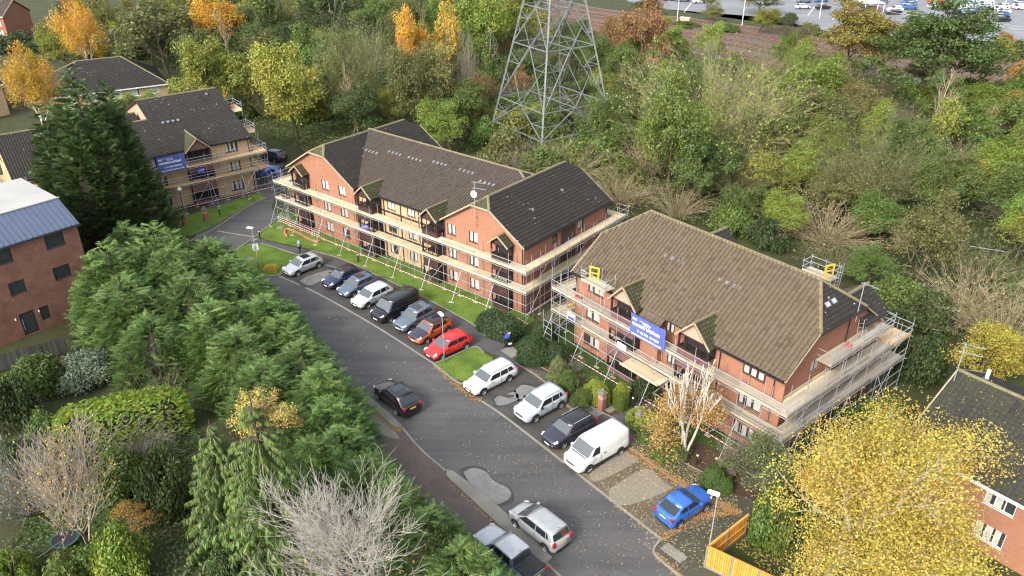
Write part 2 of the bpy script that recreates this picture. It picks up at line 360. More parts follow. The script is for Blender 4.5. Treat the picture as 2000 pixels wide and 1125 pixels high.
# road: left kerb line, then back along the parking bays
left_k = [(-62, 128), (-50, 112), (-41, 99)] + [tuple(g(*p)[:2]) for p in [(372, 470)]]
road_pts = [g(420, 372), g(380, 465), g(395, 500), g(440, 560), g(505, 640), g(590, 690), g(640, 720), g(701, 766), g(785, 835), g(870, 920), g(1040, 1060), g(1160, 1180), g(1330, 1400),
            g(1600, 1400), g(1370, 1160), g(1330, 1125), g(1276, 1078), g(1291, 1052), g(1060, 870), g(975, 805), g(900, 757), g(850, 712), g(740, 640), g(650, 588), g(600, 562), g(545, 538),
            g(500, 541), g(470, 528), g(456, 505), g(460, 488), g(500, 463), g(545, 425), g(530, 405), g(540, 375), g(545, 340), g(560, 310), g(520, 285), g(480, 330)]
sheet('road', road_pts, .0, M['road'])
def kerb(name, px, w=.13, h=.11, mat=None, ground=True, smooth=True, n=4):
    pts = [g(*p) for p in px] if ground else [Vector(p) for p in px]
    if smooth and len(pts) > 2: pts = smooth_line(pts, n)
    mb = MB(); N = len(pts); L = []
    for i, p in enumerate(pts):
        d = (pts[min(i + 1, N - 1)] - pts[max(i - 1, 0)]).normalized(); s = Vector((-d.y, d.x, 0))
        L.append((p + s * w / 2, p - s * w / 2))
    for i in range(N - 1):
        a, b = L[i]; c, d = L[i + 1]; H = Vector((0, 0, h)); D = Vector((0, 0, -.05))
        mb.poly([b + H, d + H, c + H, a + H]); mb.poly([a + H, c + H, c + D, a + D]); mb.poly([d + H, b + H, b + D, d + D])
    for q in (0, -1):
        a, b = L[q]; H = Vector((0, 0, h)); D = Vector((0, 0, -.05)); mb.poly([a + H, b + H, b + D, a + D])
    o = mb.build(name, mat or M['kerb']); o['kind'] = 'structure'; return o
# bays, paths, lawns
bay_line = [(545, 539), (600, 563), (650, 589), (740, 641), (850, 712)]
bay_line2 = [(900, 758), (975, 806), (1060, 871)]
bay_line3 = [(1060, 871), (1160, 950), (1291, 1053)]
path_in = [(604, 508), (662, 524), (730, 556), (810, 598), (895, 650), (927, 676)]
sheet('parking_bays', gp(*bay_line, (927, 677), *reversed(path_in)), .004, M['bay'])
sheet('parking_bays', gp((900, 758), (927, 735), (1005, 706), (1060, 742), (1118, 800), (1170, 835), (1192, 855), *reversed(bay_line2)), .004, M['bay'])
sheet('paved_bays', gp((1060, 871), (1192, 855), (1240, 880), (1330, 945), (1445, 1000), (1291, 1053), (1160, 950)), .004, M['pavers'])
sheet('paving_patch', smooth_line(gp((1150, 928), (1212, 882), (1232, 888), (1245, 900), (1175, 938), (1155, 938), (1150, 928)), 3)[:-1], .008, M['pavers_pale'])
sheet('paving_patch', smooth_line(gp((1190, 955), (1262, 915), (1300, 945), (1312, 955), (1235, 985), (1205, 984), (1190, 970), (1190, 955)), 3)[:-1], .008, M['pavers_pale'])
sheet('footpath', gp((500, 463), (520, 470), (570, 482), (604, 489), (670, 508), (740, 540), (830, 583), (920, 632), (950, 660), (990, 672), (1030, 700), (1090, 735), (1150, 790), (1200, 815), (1240, 848), (1340, 905), (1400, 935), (1430, 965), (1470, 975),
                     (1445, 1003), (1330, 948), (1240, 882), (1192, 857), (1170, 837), (1118, 802), (1060, 744), (1005, 708), (960, 690), (927, 678), (895, 651), (810, 599), (730, 557), (662, 525), (604, 509), (560, 492), (510, 476), (472, 478), (460, 488)), .008, M['path'])
sheet('footpath', gp((1240, 848), (1340, 905), (1400, 935), (1430, 965), (1480, 985), (1450, 1020), (1390, 1090), (1410, 1130), (1360, 1160), (1330, 1125), (1276, 1078), (1291, 1052), (1445, 1003), (1330, 948), (1240, 882)), .012, M['path_mossy'])
sheet('lawn', smooth_line(gp((455, 505), (460, 492), (475, 480), (512, 478), (560, 493), (602, 509), (548, 536), (515, 540), (480, 528), (458, 512)), 3), .09, M['grass'])
sheet('lawn', gp((500, 462), (520, 469), (570, 480), (604, 487), (670, 506), (740, 538), (830, 581), (920, 630), (950, 657), (1010, 650), (1045, 625), (900, 545), (700, 462), (620, 425), (548, 415), (530, 437)), .03, M['grass'])
sheet('lawn', gp((848, 712), (927, 679), (962, 700), (968, 720), (906, 748), (890, 742)), .09, M['grass'])
sheet('lawn', gp((372, 462), (420, 440), (500, 393), (520, 388), (505, 375), (420, 405), (355, 425), (340, 460)), .04, M['grass'])
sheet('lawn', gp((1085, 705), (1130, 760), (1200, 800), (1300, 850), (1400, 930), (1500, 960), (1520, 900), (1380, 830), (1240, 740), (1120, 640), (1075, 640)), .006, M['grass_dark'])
sheet('planting_bed', gp((1000, 700), (1030, 715), (1085, 735), (1150, 790), (1215, 818), (1235, 800), (1190, 770), (1130, 735), (1085, 690), (1060, 655), (1040, 660), (1020, 690)), .012, M['mulch'])
sheet('planting_bed', gp((1240, 848), (1340, 902), (1400, 933), (1430, 963), (1500, 985), (1500, 930), (1400, 880), (1330, 850), (1275, 830)), .010, M['mulch'])
sheet('footpath', gp((1195, 812), (1235, 840), (1260, 825), (1285, 770), (1255, 760), (1235, 800)), .014, M['path'])
# left side: paved bays, footway islands
sheet('paved_bays', [g(640, 720), g(701, 766), g(785, 835), g(870, 920), g(1040, 1060), g(1160, 1180), g(1080, 1250), Vector((-3, 27, 0)), Vector((-13, 40, 0)), Vector((-22, 51, 0)), Vector((-28, 58, 0)), g(440, 560), g(505, 640), g(590, 690)], .004, M['pavers_left'])
sheet('paving_patch', smooth_line(gp((690, 790), (715, 785), (760, 830), (780, 858), (745, 850), (725, 860), (690, 815), (690, 790)), 3)[:-1], .008, M['pavers_pale'])
isl = gp((701, 766), (712, 768), (760, 808), (786, 833), (776, 838), (768, 835), (718, 790), (707, 779), (680, 790), (676, 783))
mb = MB(); mb.prism([tuple(p[:2]) for p in isl], -.05, .10); o = mb.build('pavement_island', M['concrete']); o['kind'] = 'structure'
isl = gp((872, 919), (885, 921), (960, 978), (1040, 1052), (1078, 1090), (1066, 1102), (1052, 1098), (980, 1032), (890, 948), (872, 930))
mb = MB(); mb.prism([tuple(p[:2]) for p in isl], -.05, .10); o = mb.build('pavement_island', M['concrete']); o['kind'] = 'structure'
kerb('kerb', [(500, 540), (480, 530), (460, 515), (454, 502), (460, 490), (500, 462), (545, 425)])
kerb('kerb', [(500, 540), (520, 541), (548, 537), (560, 528)])
kerb('kerb', [(510, 476), (560, 491), (604, 507)], .1, .10)
kerb('channel_stones', bay_line, .20, .012); kerb('channel_stones', bay_line2, .20, .012); kerb('channel_stones', bay_line3, .2, .014)
kerb('kerb', [(848, 713), (860, 722), (880, 738), (900, 750), (910, 747)], .13, .12)
kerb('kerb', [(850, 711), (890, 694), (928, 678), (945, 690)], .1, .11)
kerb('path_edging', [(604, 488), (670, 507), (740, 539), (830, 582), (920, 631), (948, 657)], .08, .045, smooth=True)
kerb('path_edging', [(604, 510), (662, 525), (730, 557), (810, 599), (895, 651)], .1, .02)
kerb('path_edging', [(1005, 708), (1060, 743), (1118, 801), (1192, 856), (1240, 881), (1330, 947), (1445, 1002)], .12, .05)
kerb('path_edging', [(995, 674), (1030, 702), (1090, 737), (1150, 792), (1200, 817)], .09, .05)
kerb('path_edging', [(1240, 849), (1340, 906), (1400, 937), (1430, 967)], .09, .05)
kerb('kerb', [(640, 720), (701, 766)], .14, .09); kerb('kerb', [(590, 690), (640, 720)], .14, .09)
kerb('kerb', [(785, 836), (824, 880), (870, 920)], .16, .06); kerb('kerb', [(1066, 1100), (1120, 1150), (1180, 1210)], .16, .06)
kerb('kerb', [(1291, 1053), (1276, 1078), (1300, 1103), (1345, 1140), (1390, 1180)], .14, .10)
kerb('kerb', [(372, 472), (383, 465), (420, 447), (460, 420), (500, 396), (520, 388)], .14, .10)
kerb('channel_stones', [(423, 451), (500, 463)], .2, .012, smooth=False)
M['damp'] = asphalt('damp_asphalt', (.032, .031, .031), (.044, .043, .043), (.06, .058, .056), .3, .55)
def puddle(px, z=.006):
    c_ = sum((g(*q) for q in px), Vector()) / len(px); sheet('damp_patch', smooth_line([c_ + (g(*q) - c_) * random.uniform(1.1, 1.35) for q in px + px[:1]], 4)[:-1], z + .002, M['damp'])
    sheet('puddle', smooth_line(gp(*px, px[0]), 4)[:-1], z + .004, M['puddle'])
puddle([(905, 922), (925, 914), (950, 922), (960, 935), (975, 945), (988, 950), (998, 962), (994, 974), (972, 985), (958, 978), (935, 962), (918, 945)])
puddle([(585, 548), (600, 540), (630, 530), (645, 527), (650, 534), (636, 543), (612, 556), (598, 556)], .012)
puddle([(965, 780), (975, 773), (995, 778), (1005, 772), (990, 771), (1000, 766), (1012, 770), (1012, 780), (1000, 786), (990, 790), (972, 792)], .012)
puddle([(1008, 760), (1020, 752), (1040, 755), (1050, 763), (1035, 775), (1018, 780), (1008, 776)], .012)
# manhole covers, drain grates
def cover(px, w, d, rz, z, mat):
    mb = MB(); mb.box(-w / 2, w / 2, -d / 2, d / 2, -.03, .006); mb.box(-w / 2 + .05, w / 2 - .05, -d / 2 + .05, d / 2 - .05, .006, .012, 1)
    p = g(*px); o = mb.build('manhole_cover', [mat, M['concrete']], loc=(p.x, p.y, z), rot=(0, 0, rz)); return o
# ------------------------------------------------------------------ building helpers
def tile_mesh(name, poly, mat, gauge=.34, rib=.30, rise=.035, lip=.03, seed=1):
    """courses of roof tiles laid on a convex sloping polygon; first two points are the eave, left to right seen from outside"""
    P = [Vector(p) for p in poly]; o = P[0]; e = (P[1] - P[0]); e.z = 0; e.normalize()
    nrm = Vector((0, 0, 0))
    for i in range(len(P)): nrm += (P[i] - o).cross(P[(i + 1) % len(P)] - o)
    nrm.normalize()
    if nrm.z < 0: nrm = -nrm
    s = nrm.cross(e)
    q = np.array([((p - o).dot(e), (p - o).dot(s)) for p in P]); smin, smax = q[:, 1].min(), q[:, 1].max()
    def span(t):
        xs = []
        for i in range(len(q)):
            (x0, y0), (x1, y1) = q[i], q[(i + 1) % len(q)]
            if (y0 - t) * (y1 - t) <= 0 and abs(y1 - y0) > 1e-6: xs.append(x0 + (x1 - x0) * (t - y0) / (y1 - y0))
            elif abs(y1 - y0) <= 1e-6 and abs(y0 - t) < 1e-4: xs += [x0, x1]
        return (min(xs), max(xs)) if xs else (0, 0)
    r = np.random.default_rng(seed); V = []; F = []; VAR = []
    prof = np.array([(0, 0), (.26, .0), (.38, .85), (.55, 1.0), (.78, 1.0), (.92, .75), (1.0, 0)])     # one rib: flat pan then a roll
    n = max(1, int(round((smax - smin) / gauge))); gstep = (smax - smin) / n
    o = np.array(o); e = np.array(e); s = np.array(s); nn = np.array(nrm)
    for k in range(n):
        t0 = smin + k * gstep; t1 = t0 + gstep * 1.0
        a0, b0 = span(min(max(t0, smin + 1e-4), smax - 1e-4)); a1, b1 = span(min(t1, smax - 1e-4))
        lo = min(a0, a1); hi = max(b0, b1)
        c0 = int(math.floor(lo / rib)); c1 = int(math.ceil(hi / rib))
        cs = np.arange(c0, c1)
        if len(cs) == 0: continue
        jit = r.normal(0, .004, len(cs)); tint = r.random(len(cs))
        xs = (cs[:, None] + prof[None, :, 0]) * rib; zs = prof[None, :, 1] * rise + jit[:, None]
        def row(t, a, b, lift):
            x = np.clip(xs, a, b); inside = (x == xs)
            z = np.where(inside, zs, np.minimum(zs, .5 * rise)) + lift
            return o[None, None] + x[..., None] * e + t * s + z[..., None] * nn
        base = row(t0, a0, b0, 0) * 1.0
        low = base - nn * .02; up = base + nn * lip; top = row(t1, a1, b1, .004)
        m, w = xs.shape; i0 = len(V) and sum(len(x) for x in V)
        blk = np.stack([low, up, top], 1).reshape(-1, 3)              # (m,3,w)
        V.append(blk); VAR.append(np.repeat(tint, 3 * w))
        idx = i0 + np.arange(m)[:, None] * 3 * w + np.arange(w - 1)[None]
        F.append(np.stack([idx, idx + 1, idx + 1 + w, idx + w], -1).reshape(-1, 4))
        F.append(np.stack([idx + w, idx + 1 + w, idx + 1 + 2 * w, idx + 2 * w], -1).reshape(-1, 4))
    return mesh_np(name, np.concatenate(V), np.concatenate(F), mat, var=np.concatenate(VAR))
def roof_slope(parent, poly, mat, deck=True, name='roof_tiles', **k):
    P = [Vector(p) for p in poly]
    o = obj(name, tile_mesh(name, poly, mat, **k), parent); o['kind'] = 'stuff'
    if deck:
        nrm = (P[1] - P[0]).cross(P[2] - P[0]).normalized()
        if nrm.z < 0: nrm = -nrm
        MB().poly([p - nrm * .03 for p in P]).poly([p - nrm * .16 for p in reversed(P)]).build('roof_deck', M['fascia'], parent)
    return o
def ridge(parent, a, b, mat=None, r=.15, seg=.45):
    """half-round ridge tiles end to end"""
    a = Vector(a); b = Vector(b); L = (b - a).length; n = max(1, int(L / seg)); d = (b - a) / n
    dn = d.normalized(); side = dn.cross(Vector((0, 0, 1))).normalized(); up = side.cross(dn)
    mb = MB(); rr = random.Random(int(L * 97))
    for i in range(n):
        q = a + d * i; q2 = a + d * (i + 1.03); k = rr.uniform(.94, 1.06); pts = [(-1, -.35), (-.75, .35), (0, .62), (.75, .35), (1, -.35)]
        A = [q + side * x * r * k + up * y * r * k for x, y in pts]; B = [q2 + side * x * r * .95 + up * y * r * .95 for x, y in pts]
        for j in range(4): mb.poly([A[j], B[j], B[j + 1], A[j + 1]])
        mb.poly(A[::-1])
    me = mb.mesh('ridge_tiles', mat or M['ridge'])
    a_ = me.attributes.new('var', 'FLOAT', 'POINT'); a_.data.foreach_set('value', rng.random(len(me.vertices)).astype(np.float32))
    o = obj('ridge_tiles', me, parent); o['kind'] = 'stuff'; return o
def verge(parent, a, b, w=.14, h=.16, mat=None, name='verge'):
    return MB().bar(a, b, w, h).build(name, mat or M['verge'], parent)
def gutter(parent, a, b): return MB().bar(a, b, .13, .12).build('gutter', M['fascia'], parent)
def wall(parent, a, b, z0, z1, mat, openings=(), name='wall', top=None, reveal=.11):
    """wall from plan point a to b, its outside on the right hand; openings (s0, s1, zlo, zhi) measured from a; top: extra polygon points (s, z) above z1"""
    ax, ay = a; dx, dy = b[0] - a[0], b[1] - a[1]; L = math.hypot(dx, dy); dx /= L; dy /= L; nx, ny = dy, -dx
    P = lambda s, z, d=0.0: (ax + dx * s - nx * d, ay + dy * s - ny * d, z)
    S = sorted({0, L, *[o[0] for o in openings], *[o[1] for o in openings]}); Z = sorted({z0, z1, *[o[2] for o in openings], *[o[3] for o in openings]})
    mb = MB()
    for i in range(len(S) - 1):
        for j in range(len(Z) - 1):
            sm, zm = (S[i] + S[i + 1]) / 2, (Z[j] + Z[j + 1]) / 2
            if any(o[0] < sm < o[1] and o[2] < zm < o[3] for o in openings): continue
            mb.poly([P(S[i], Z[j]), P(S[i + 1], Z[j]), P(S[i + 1], Z[j + 1]), P(S[i], Z[j + 1])])
    for (s0, s1, lo, hi) in openings:
        d = reveal
        mb.poly([P(s0, lo), P(s0, hi), P(s0, hi, d), P(s0, lo, d)]); mb.poly([P(s1, lo, d), P(s1, hi, d), P(s1, hi), P(s1, lo)])
        mb.poly([P(s0, hi), P(s1, hi), P(s1, hi, d), P(s0, hi, d)]); mb.poly([P(s0, lo, d), P(s1, lo, d), P(s1, lo), P(s0, lo)])
    if top: mb.poly([P(s, z) for s, z in top])
    return mb.build(name, mat, parent)
_win = {}
def window(parent, x, y, z, w, h, rz, n=2, frame='frame_dark', curtain=.8, seed=0, sill=None, t=.06, sub=False):
    """window with its centre bottom at x, y, z; looks along local -y turned by rz; panes are sub-parts"""
    key = (round(w, 2), round(h, 2), n, frame, t)
    if key not in _win:
        mb = MB(); mb.box(-w / 2, w / 2, 0, .07, 0, t); mb.box(-w / 2, w / 2, 0, .07, h - t, h)
        for i in range(n + 1):
            c = -w / 2 + t / 2 + (w - t) * i / n; mb.box(c - t / 2, c + t / 2, .003, .066, t, h - t)
        if sill: mb.box(-w / 2 - .04, w / 2 + .04, -.09, .0, -.06, -.002)
        pw = (w - t) / n - t
        _win[key] = (mb.mesh('window', M[frame]), MB().box(-pw / 2, pw / 2, .03, .036, 0, h - 2 * t).mesh('pane', M['glass']),
                     [MB().box(-pw / 2, pw / 2 * f, .042, .05, 0, h - 2 * t).mesh('curtain', M['curtain']) for f in (1, .45, .1)], pw)
    wm, pm, cm, pw = _win[key]
    if sub:
        Mx = Matrix.Translation((x, y, z)) @ Matrix.Rotation(rz, 4, 'Z'); o = obj('window', wm, parent); o.matrix_local = Mx
    else: o = obj('window', wm, parent, (x, y, z), (0, 0, rz))
    rr = random.Random(seed * 131 + int(x * 10) + int(z * 7))
    for i in range(n):
        c = -w / 2 + t / 2 + (w - t) * (i + .5) / n
        host, T = (parent, o.matrix_local) if sub else (o, Matrix())
        q = obj('pane', pm, host); q.matrix_local = T @ Matrix.Translation((c, 0, t))
        if rr.random() < curtain:
            q = obj('curtain', cm[rr.choice((0, 0, 1, 1, 2))], host); q.matrix_local = T @ Matrix.Translation((c, -.014, t))
    return o
def downpipe(parent, x, y, z0, z1): return MB().tube((x, y, z0), (x, y, z1), .045, 6).build('downpipe', M['fascia'], parent)
def roof_vents(parent, pts, nrm, name='roof_vent', s=(.32, .24, .10)):
    me = MB().box(-s[0] / 2, s[0] / 2, -s[1] / 2, s[1] / 2, 0, s[2]).mesh(name, plain_vent)
    q = Vector(nrm).to_track_quat('Z', 'X')
    for p in pts:
        o = obj(name, me, parent, p); o.rotation_mode = 'QUATERNION'; o.rotation_quaternion = q
plain_vent = plain('grey_roof_vent', (.15, .165, .19), .55)
def bay(parent, u, v, w, d, z_eave, z_peak, depth_back, style, levels, mats, over=.22, zbot=.0, rmat='tile_moss', n=3, frame='frame_dark', seed=3, gable=None, curtain=.9):
    """timber bay through the floors under its own little gabled roof; faces local -v"""
    b = bpy.data.objects.new('bay', None); COL.objects.link(b); b.parent = parent; b.location = (u, v, 0)
    h = w / 2
    # cladding: boarded bands between the windows
    for (z0, z1) in levels:
        pass
    edges = [zbot] + [z for l in levels for z in l] + [z_eave]
    for k in range(0, len(edges), 2):
        cl = MB(); z0, z1 = edges[k], edges[k + 1]; nb = max(1, int((z1 - z0) / .16))
        for i in range(nb):
            a0 = z0 + (z1 - z0) * i / nb; a1 = z0 + (z1 - z0) * (i + 1) / nb - .012; cl.box(-h, h, -d - .004 * (i % 2), .0, a0, a1)
        cl.build('cladding', M[mats[0]], b)
    for (z0, z1) in levels:
        fr = MB()
        for sx in (-1, 1):
            fr.box(sx * h - .05, sx * h + .05, -d - .02, -d + .08, z0, z1); fr.box(sx * h - .05, sx * h + .05, -.08, 0, z0, z1)
        fr.box(-h - .06, h + .06, -d - .06, 0, z0 - .05, z0 - .002)
        fr.box(-h - .03, h + .03, -d - .03, 0, z1 + .002, z1 + .05)
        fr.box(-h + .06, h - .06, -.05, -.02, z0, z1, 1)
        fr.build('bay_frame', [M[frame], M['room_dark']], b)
    for q, (z0, z1) in enumerate(levels):
        window(b, 0, -d, z0, w - .12, z1 - z0, 0, n, frame, curtain, seed + q, sub=True)
        for sx in (-1, 1):
            window(b, sx * h, -d / 2, z0, d - .14, z1 - z0, sx * R(90), 1, frame, curtain * .7, seed + q + 5, sub=True)
    # gable board and roof
    pk = z_peak
    MB().poly([(-h, -d - .02, z_eave), (h, -d - .02, z_eave), (0, -d - .02, pk - .08)]).build('gable_board', M[gable or mats[0]], b)
    ov = over; zl = z_eave - ov * (pk - z_eave) / h
    for sx in (-1, 1):
        ev = [(sx * (h + ov), -d - .25, zl), (sx * (h + ov), depth_back[0], zl), (0, depth_back[1], pk), (0, -d - .25, pk)]
        if sx > 0: poly = [ev[0], ev[1], ev[2], ev[3]]
        else: poly = [ev[1], ev[0], ev[3], ev[2]]
        roof_slope(b, poly, M[rmat], rib=.30, gauge=.3, seed=seed + sx)
        verge(b, (sx * (h + ov), -d - .26, zl - .02), (0, -d - .26, pk + .0), .07, .13, M['verge'])
    ridge(b, (0, -d - .28, pk + .03), (0, depth_back[1], pk + .03), r=.11)
    return b
# ------------------------------------------------------------------ scaffolding helpers
TUBE = MB().tube((0, 0, 0), (0, 0, 1), .0265, 6).mesh('tube', M['galv'])
BOARD = {k: MB().box(0, 1, 0, .222, 0, .038).mesh('board_' + k, M[k]) for k in ('wood_new', 'wood_grey', 'wood_tan')}
TOE = {k: MB().box(0, 1, -.019, .019, 0, .21).mesh('toe_board_' + k, M[k]) for k in ('wood_new', 'wood_grey', 'wood_tan')}
SOLE = MB().box(-.25, .25, -.11, .11, 0, .04).box(-.08, .08, -.08, .08, .04, .05).mesh('sole_board', M['wood_grey'])
COUPLER = MB().box(-.055, .055, -.055, .055, -.06, .06)
class Scaffold:
    def __init__(s, name, label, loc, rz, wood='wood_new', seed=1):
        s.root = thing('scaffolding', label, 'scaffolding', loc, rz, 'scaffolding round the brick blocks'); s.wood = wood; s.r = random.Random(seed); s.cp = MB()
    def tube(s, name, a, b):
        a = Vector(a); b = Vector(b); d = b - a; o = obj(name, TUBE, s.root)
        o.matrix_local = Matrix.Translation(a) @ d.to_track_quat('Z', 'Y').to_matrix().to_4x4() @ Matrix.Diagonal((1, 1, d.length, 1)); return o
    def clip(s, p):
        x, y, z = p; s.cp.box(x - .05, x + .05, y - .05, y + .05, z - .06, z + .06); return s
    def deck(s, a, b, z, inward, nb=5, toe=True, length=3.9, wood=None, toe_in=False, start=0.0, wander=.0):
        """boards from plan point a to b, stacked sideways towards inward"""
        a = Vector((*a, 0)); b = Vector((*b, 0)); d = b - a; L = d.length; d.normalize(); iv = Vector((*inward, 0)); w = wood or s.wood
        side = Vector((-d.y, d.x, 0)); sg = 1 if side.dot(iv) > 0 else -1
        for i in range(nb):
            t = -start - (s.r.random() * .5)
            while t < L - .05:
                t0 = max(t, 0); t1 = min(t + length, L); q = obj('board', BOARD[w], s.root)
                off = side * sg * (i * .232 + .03) + (side * -.222 if sg < 0 else Vector())
                p = a + d * t0 + off; X = d * (t1 - t0 - .006)
                q.matrix_local = Matrix.Translation((p.x, p.y, z + s.r.uniform(-.006, .010))) @ Matrix(((X.x, -d.y, 0, 0), (X.y, d.x, 0, 0), (0, 0, 1, 0), (0, 0, 0, 1)))
                t += length
        for on, off in ((toe, -.02), (toe_in, nb * .232 + .05)):
            if not on: continue
            t = 0
            while t < L - .05:
                t1 = min(t + length, L); q = obj('toe_board', TOE[w], s.root); p = a + d * t + side * sg * off; X = d * (t1 - t - .01)
                q.matrix_local = Matrix.Translation((p.x, p.y, z + .035)) @ Matrix(((X.x, -d.y, 0, 0), (X.y, d.x, 0, 0), (0, 0, 1, 0), (0, 0, 0, 1))); t += length
    def run(s, a, b, inward, lifts, ztop, width=1.1, step=2.1, rails=True, rail_z=(.5, 1.0), inner=True, inner_top=None, ledgers=(1.0,), rakers=True, deck=True, outer_ends=(True, True), ground=0.0, brace=True, nb=5, tops=None, wood=None, toe=True):
        A = Vector((*a, 0)); B = Vector((*b, 0)); d = B - A; L = d.length; d.normalize(); iv = Vector((*inward, 0)).normalized()
        n = max(1, round(L / step)); ps = [A + d * (L * i / n) for i in range(n + 1)]
        for i, p in enumerate(ps):
            if (i == 0 and not outer_ends[0]) or (i == n and not outer_ends[1]): continue
            zt = ztop + s.r.uniform(-.15, .35); lean = s.r.uniform(-.03, .03)
            s.tube('standard', (p.x, p.y, ground), (p.x + lean, p.y, zt))
            o = obj('sole_board', SOLE, s.root, (p.x, p.y, ground + .01), (0, 0, math.atan2(d.y, d.x)))
            for z in (*lifts, *ledgers): s.clip((p.x, p.y, z - .08))
            if inner:
                q = p + iv * width; s.tube('standard', (q.x, q.y, ground), (q.x, q.y, (inner_top or lifts[-1] + 1.0) + s.r.uniform(-.25, .2)))
                for z in lifts:
                    e = .15; s.tube('transom', tuple(p - iv * e + Vector((.05, 0, z - .06))), tuple(q + iv * .1 + Vector((.05, 0, z - .06))))
        for z in lifts:
            s.tube('ledger', (A.x, A.y, z - .12), (B.x, B.y, z - .12))
            if inner: q0 = A + iv * width; q1 = B + iv * width; s.tube('ledger', (q0.x, q0.y, z - .12), (q1.x, q1.y, z - .12))
            if rails:
                for r_ in rail_z: s.tube('guard_rail', tuple(A - iv * .05 + Vector((0, 0, z + r_))), tuple(B - iv * .05 + Vector((0, 0, z + r_))))
        for z in ledgers: s.tube('ledger', (A.x, A.y, z), (B.x, B.y, z))
        if deck:
            for z in lifts: s.deck((A + iv * .03)[:2], (B + iv * .03)[:2], z, iv[:2], nb, toe, wood=wood)
        if brace:
            for i in range(0, n, 3):
                p, q = ps[i], ps[min(i + 1, n)]
                s.tube('brace', tuple(p - iv * .06 + Vector((0, 0, lifts[0] * .1))), tuple(q - iv * .06 + Vector((0, 0, lifts[0] - .1))))
                if len(lifts) > 1: s.tube('brace', tuple(q + iv * .5 + Vector((0, 0, lifts[0] + .1))), tuple(q + iv * .1 + d * 1.2 + Vector((0, 0, lifts[1] - .15))))
        if rakers:
            for i in range(0, n, 2):
                p = ps[i] + d * .25; f = p - iv * 1.5; s.tube('raker', (p.x, p.y, lifts[0] - .2), (f.x, f.y, ground))
                s.tube('brace', tuple(p + Vector((0, 0, .75))), tuple(f + iv * .35 + Vector((0, 0, .7))))
                obj('sole_board', SOLE, s.root, (f.x, f.y, ground + .01), (0, 0, math.atan2(d.y, d.x) + .4))
        return ps
    def ladder(s, a, b, w=.38):
        a = Vector(a); b = Vector(b); d = (b - a).normalized(); side = d.cross(Vector((0, 0, 1))); side = side.normalized() if side.length > .05 else Vector((1, 0, 0))
        mb = MB(); mb.tube(a - side * w / 2, b - side * w / 2, .025, 5); mb.tube(a + side * w / 2, b + side * w / 2, .025, 5)
        n = int((b - a).length / .28)
        for i in range(1, n): q = a + (b - a) * i / n; mb.tube(q - side * w / 2, q + side * w / 2, .015, 4)
        return mb.build('ladder', M['galv'], s.root)
    def gate(s, x, y, z, rz):
        mb = MB()
        for (x0, x1, z0, z1) in ((-.45, .45, 0, .14), (-.45, .45, 1.0, 1.14), (-.45, -.31, .14, 1.0), (.31, .45, .14, 1.0), (-.31, .31, .5, .6)): mb.box(x0, x1, -.02, .02, z0, z1)
        return mb.build('ladder_gate', M['yellow'], s.root, loc=(x, y, z), rot=(0, 0, rz))
    def tape(s, a, b, z, n=None):
        """red and white striped barrier tube"""
        a = Vector((*a, z)); b = Vector((*b, z)); L = (b - a).length; n = int(L / .22); mb = MB()
        for i in range(n): mb.tube(a + (b - a) * i / n, a + (b - a) * (i + 1) / n, .035, 5, m=i % 2, cap=False)
        return mb.build('striped_barrier', [M['white'], M['stripe_red']], s.root)
    def done(s): s.cp.build('couplers', M['fitting'], s.root)['kind'] = 'stuff'
M['stripe_red'] = plain('stripe_red', (.62, .10, .14), .5, var=.05)
def text_part(parent, body, x, y, z, size, mat, rx=R(90), rz=0.0, squash=1.0, bold=0.0, shear=0.0, align='LEFT'):
    cu = bpy.data.curves.new('lettering', 'FONT'); cu.body = body; cu.size = size; cu.offset = bold; cu.shear = shear; cu.align_x = align
    cu.extrude = .002; cu.resolution_u = 2
    t = bpy.data.objects.new('lettering', cu); COL.objects.link(t)
    dg = bpy.context.evaluated_depsgraph_get(); me = bpy.data.meshes.new_from_object(t.evaluated_get(dg)); COL.objects.unlink(t); bpy.data.objects.remove(t)
    me.materials.clear(); me.materials.append(mat)
    return obj('lettering', me, parent, (x, y, z), (rx, 0, rz)) if squash == 1 else _sq(obj('lettering', me, parent, (x, y, z), (rx, 0, rz)), squash)
def _sq(o, s): o.scale = (s, 1, 1); return o
def banner(label, loc, rz, w, h):
    t = thing('banner', label, 'banner', loc, rz, 'construction firm banners on the scaffolding')
    n = 14; mb = MB(); F = lambda i, k: (w * i / n, -.02 + .035 * math.sin(i * 1.3) * (1 - abs(k - .5)) + .02 * math.sin(i * 2.7 + k * 4), h * k - .04 * math.sin(math.pi * i / n) * (k > .9))
    for i in range(n):
        for k in range(6): mb.poly([F(i, k / 6), F(i + 1, k / 6), F(i + 1, (k + 1) / 6), F(i, (k + 1) / 6)])
    mb.build('sheet', M['blue_banner'], t, smooth=True)
    pw = M['print_white']; y = -.085; k = w / 3.6
    text_part(t, 'nc', .22 * k, y, h * .76, .46 * k, pw, bold=.012, squash=1.15)
    text_part(t, 'construction', .22 * k, y, h * .535, .50 * k, pw, bold=.014, squash=1.12)
    text_part(t, 'T: 01798 454454', .78 * k, y, h * .27, .33 * k, pw, bold=.006)
    text_part(t, 'www.ncconstruction.co.uk', .22 * k, y, h * .09, .285 * k, pw, bold=.006)
    e = MB()                                                     # thin house outline of the emblem
    for (x0, z0, x1, z1) in ((.95, .84, 1.55, .84), (1.25, .78, 1.75, .78), (1.55, .84, 1.75, .78), (1.25, .78, 1.45, .72), (1.45, .72, 2.1, .72), (1.65, .86, 2.15, .80), (1.75, .76, 2.1, .80)):
        e.bar((x0 * k, y, z0 * h), (x1 * k, y, z1 * h), .006, .028)
    e.build('emblem', pw, t)
    return t
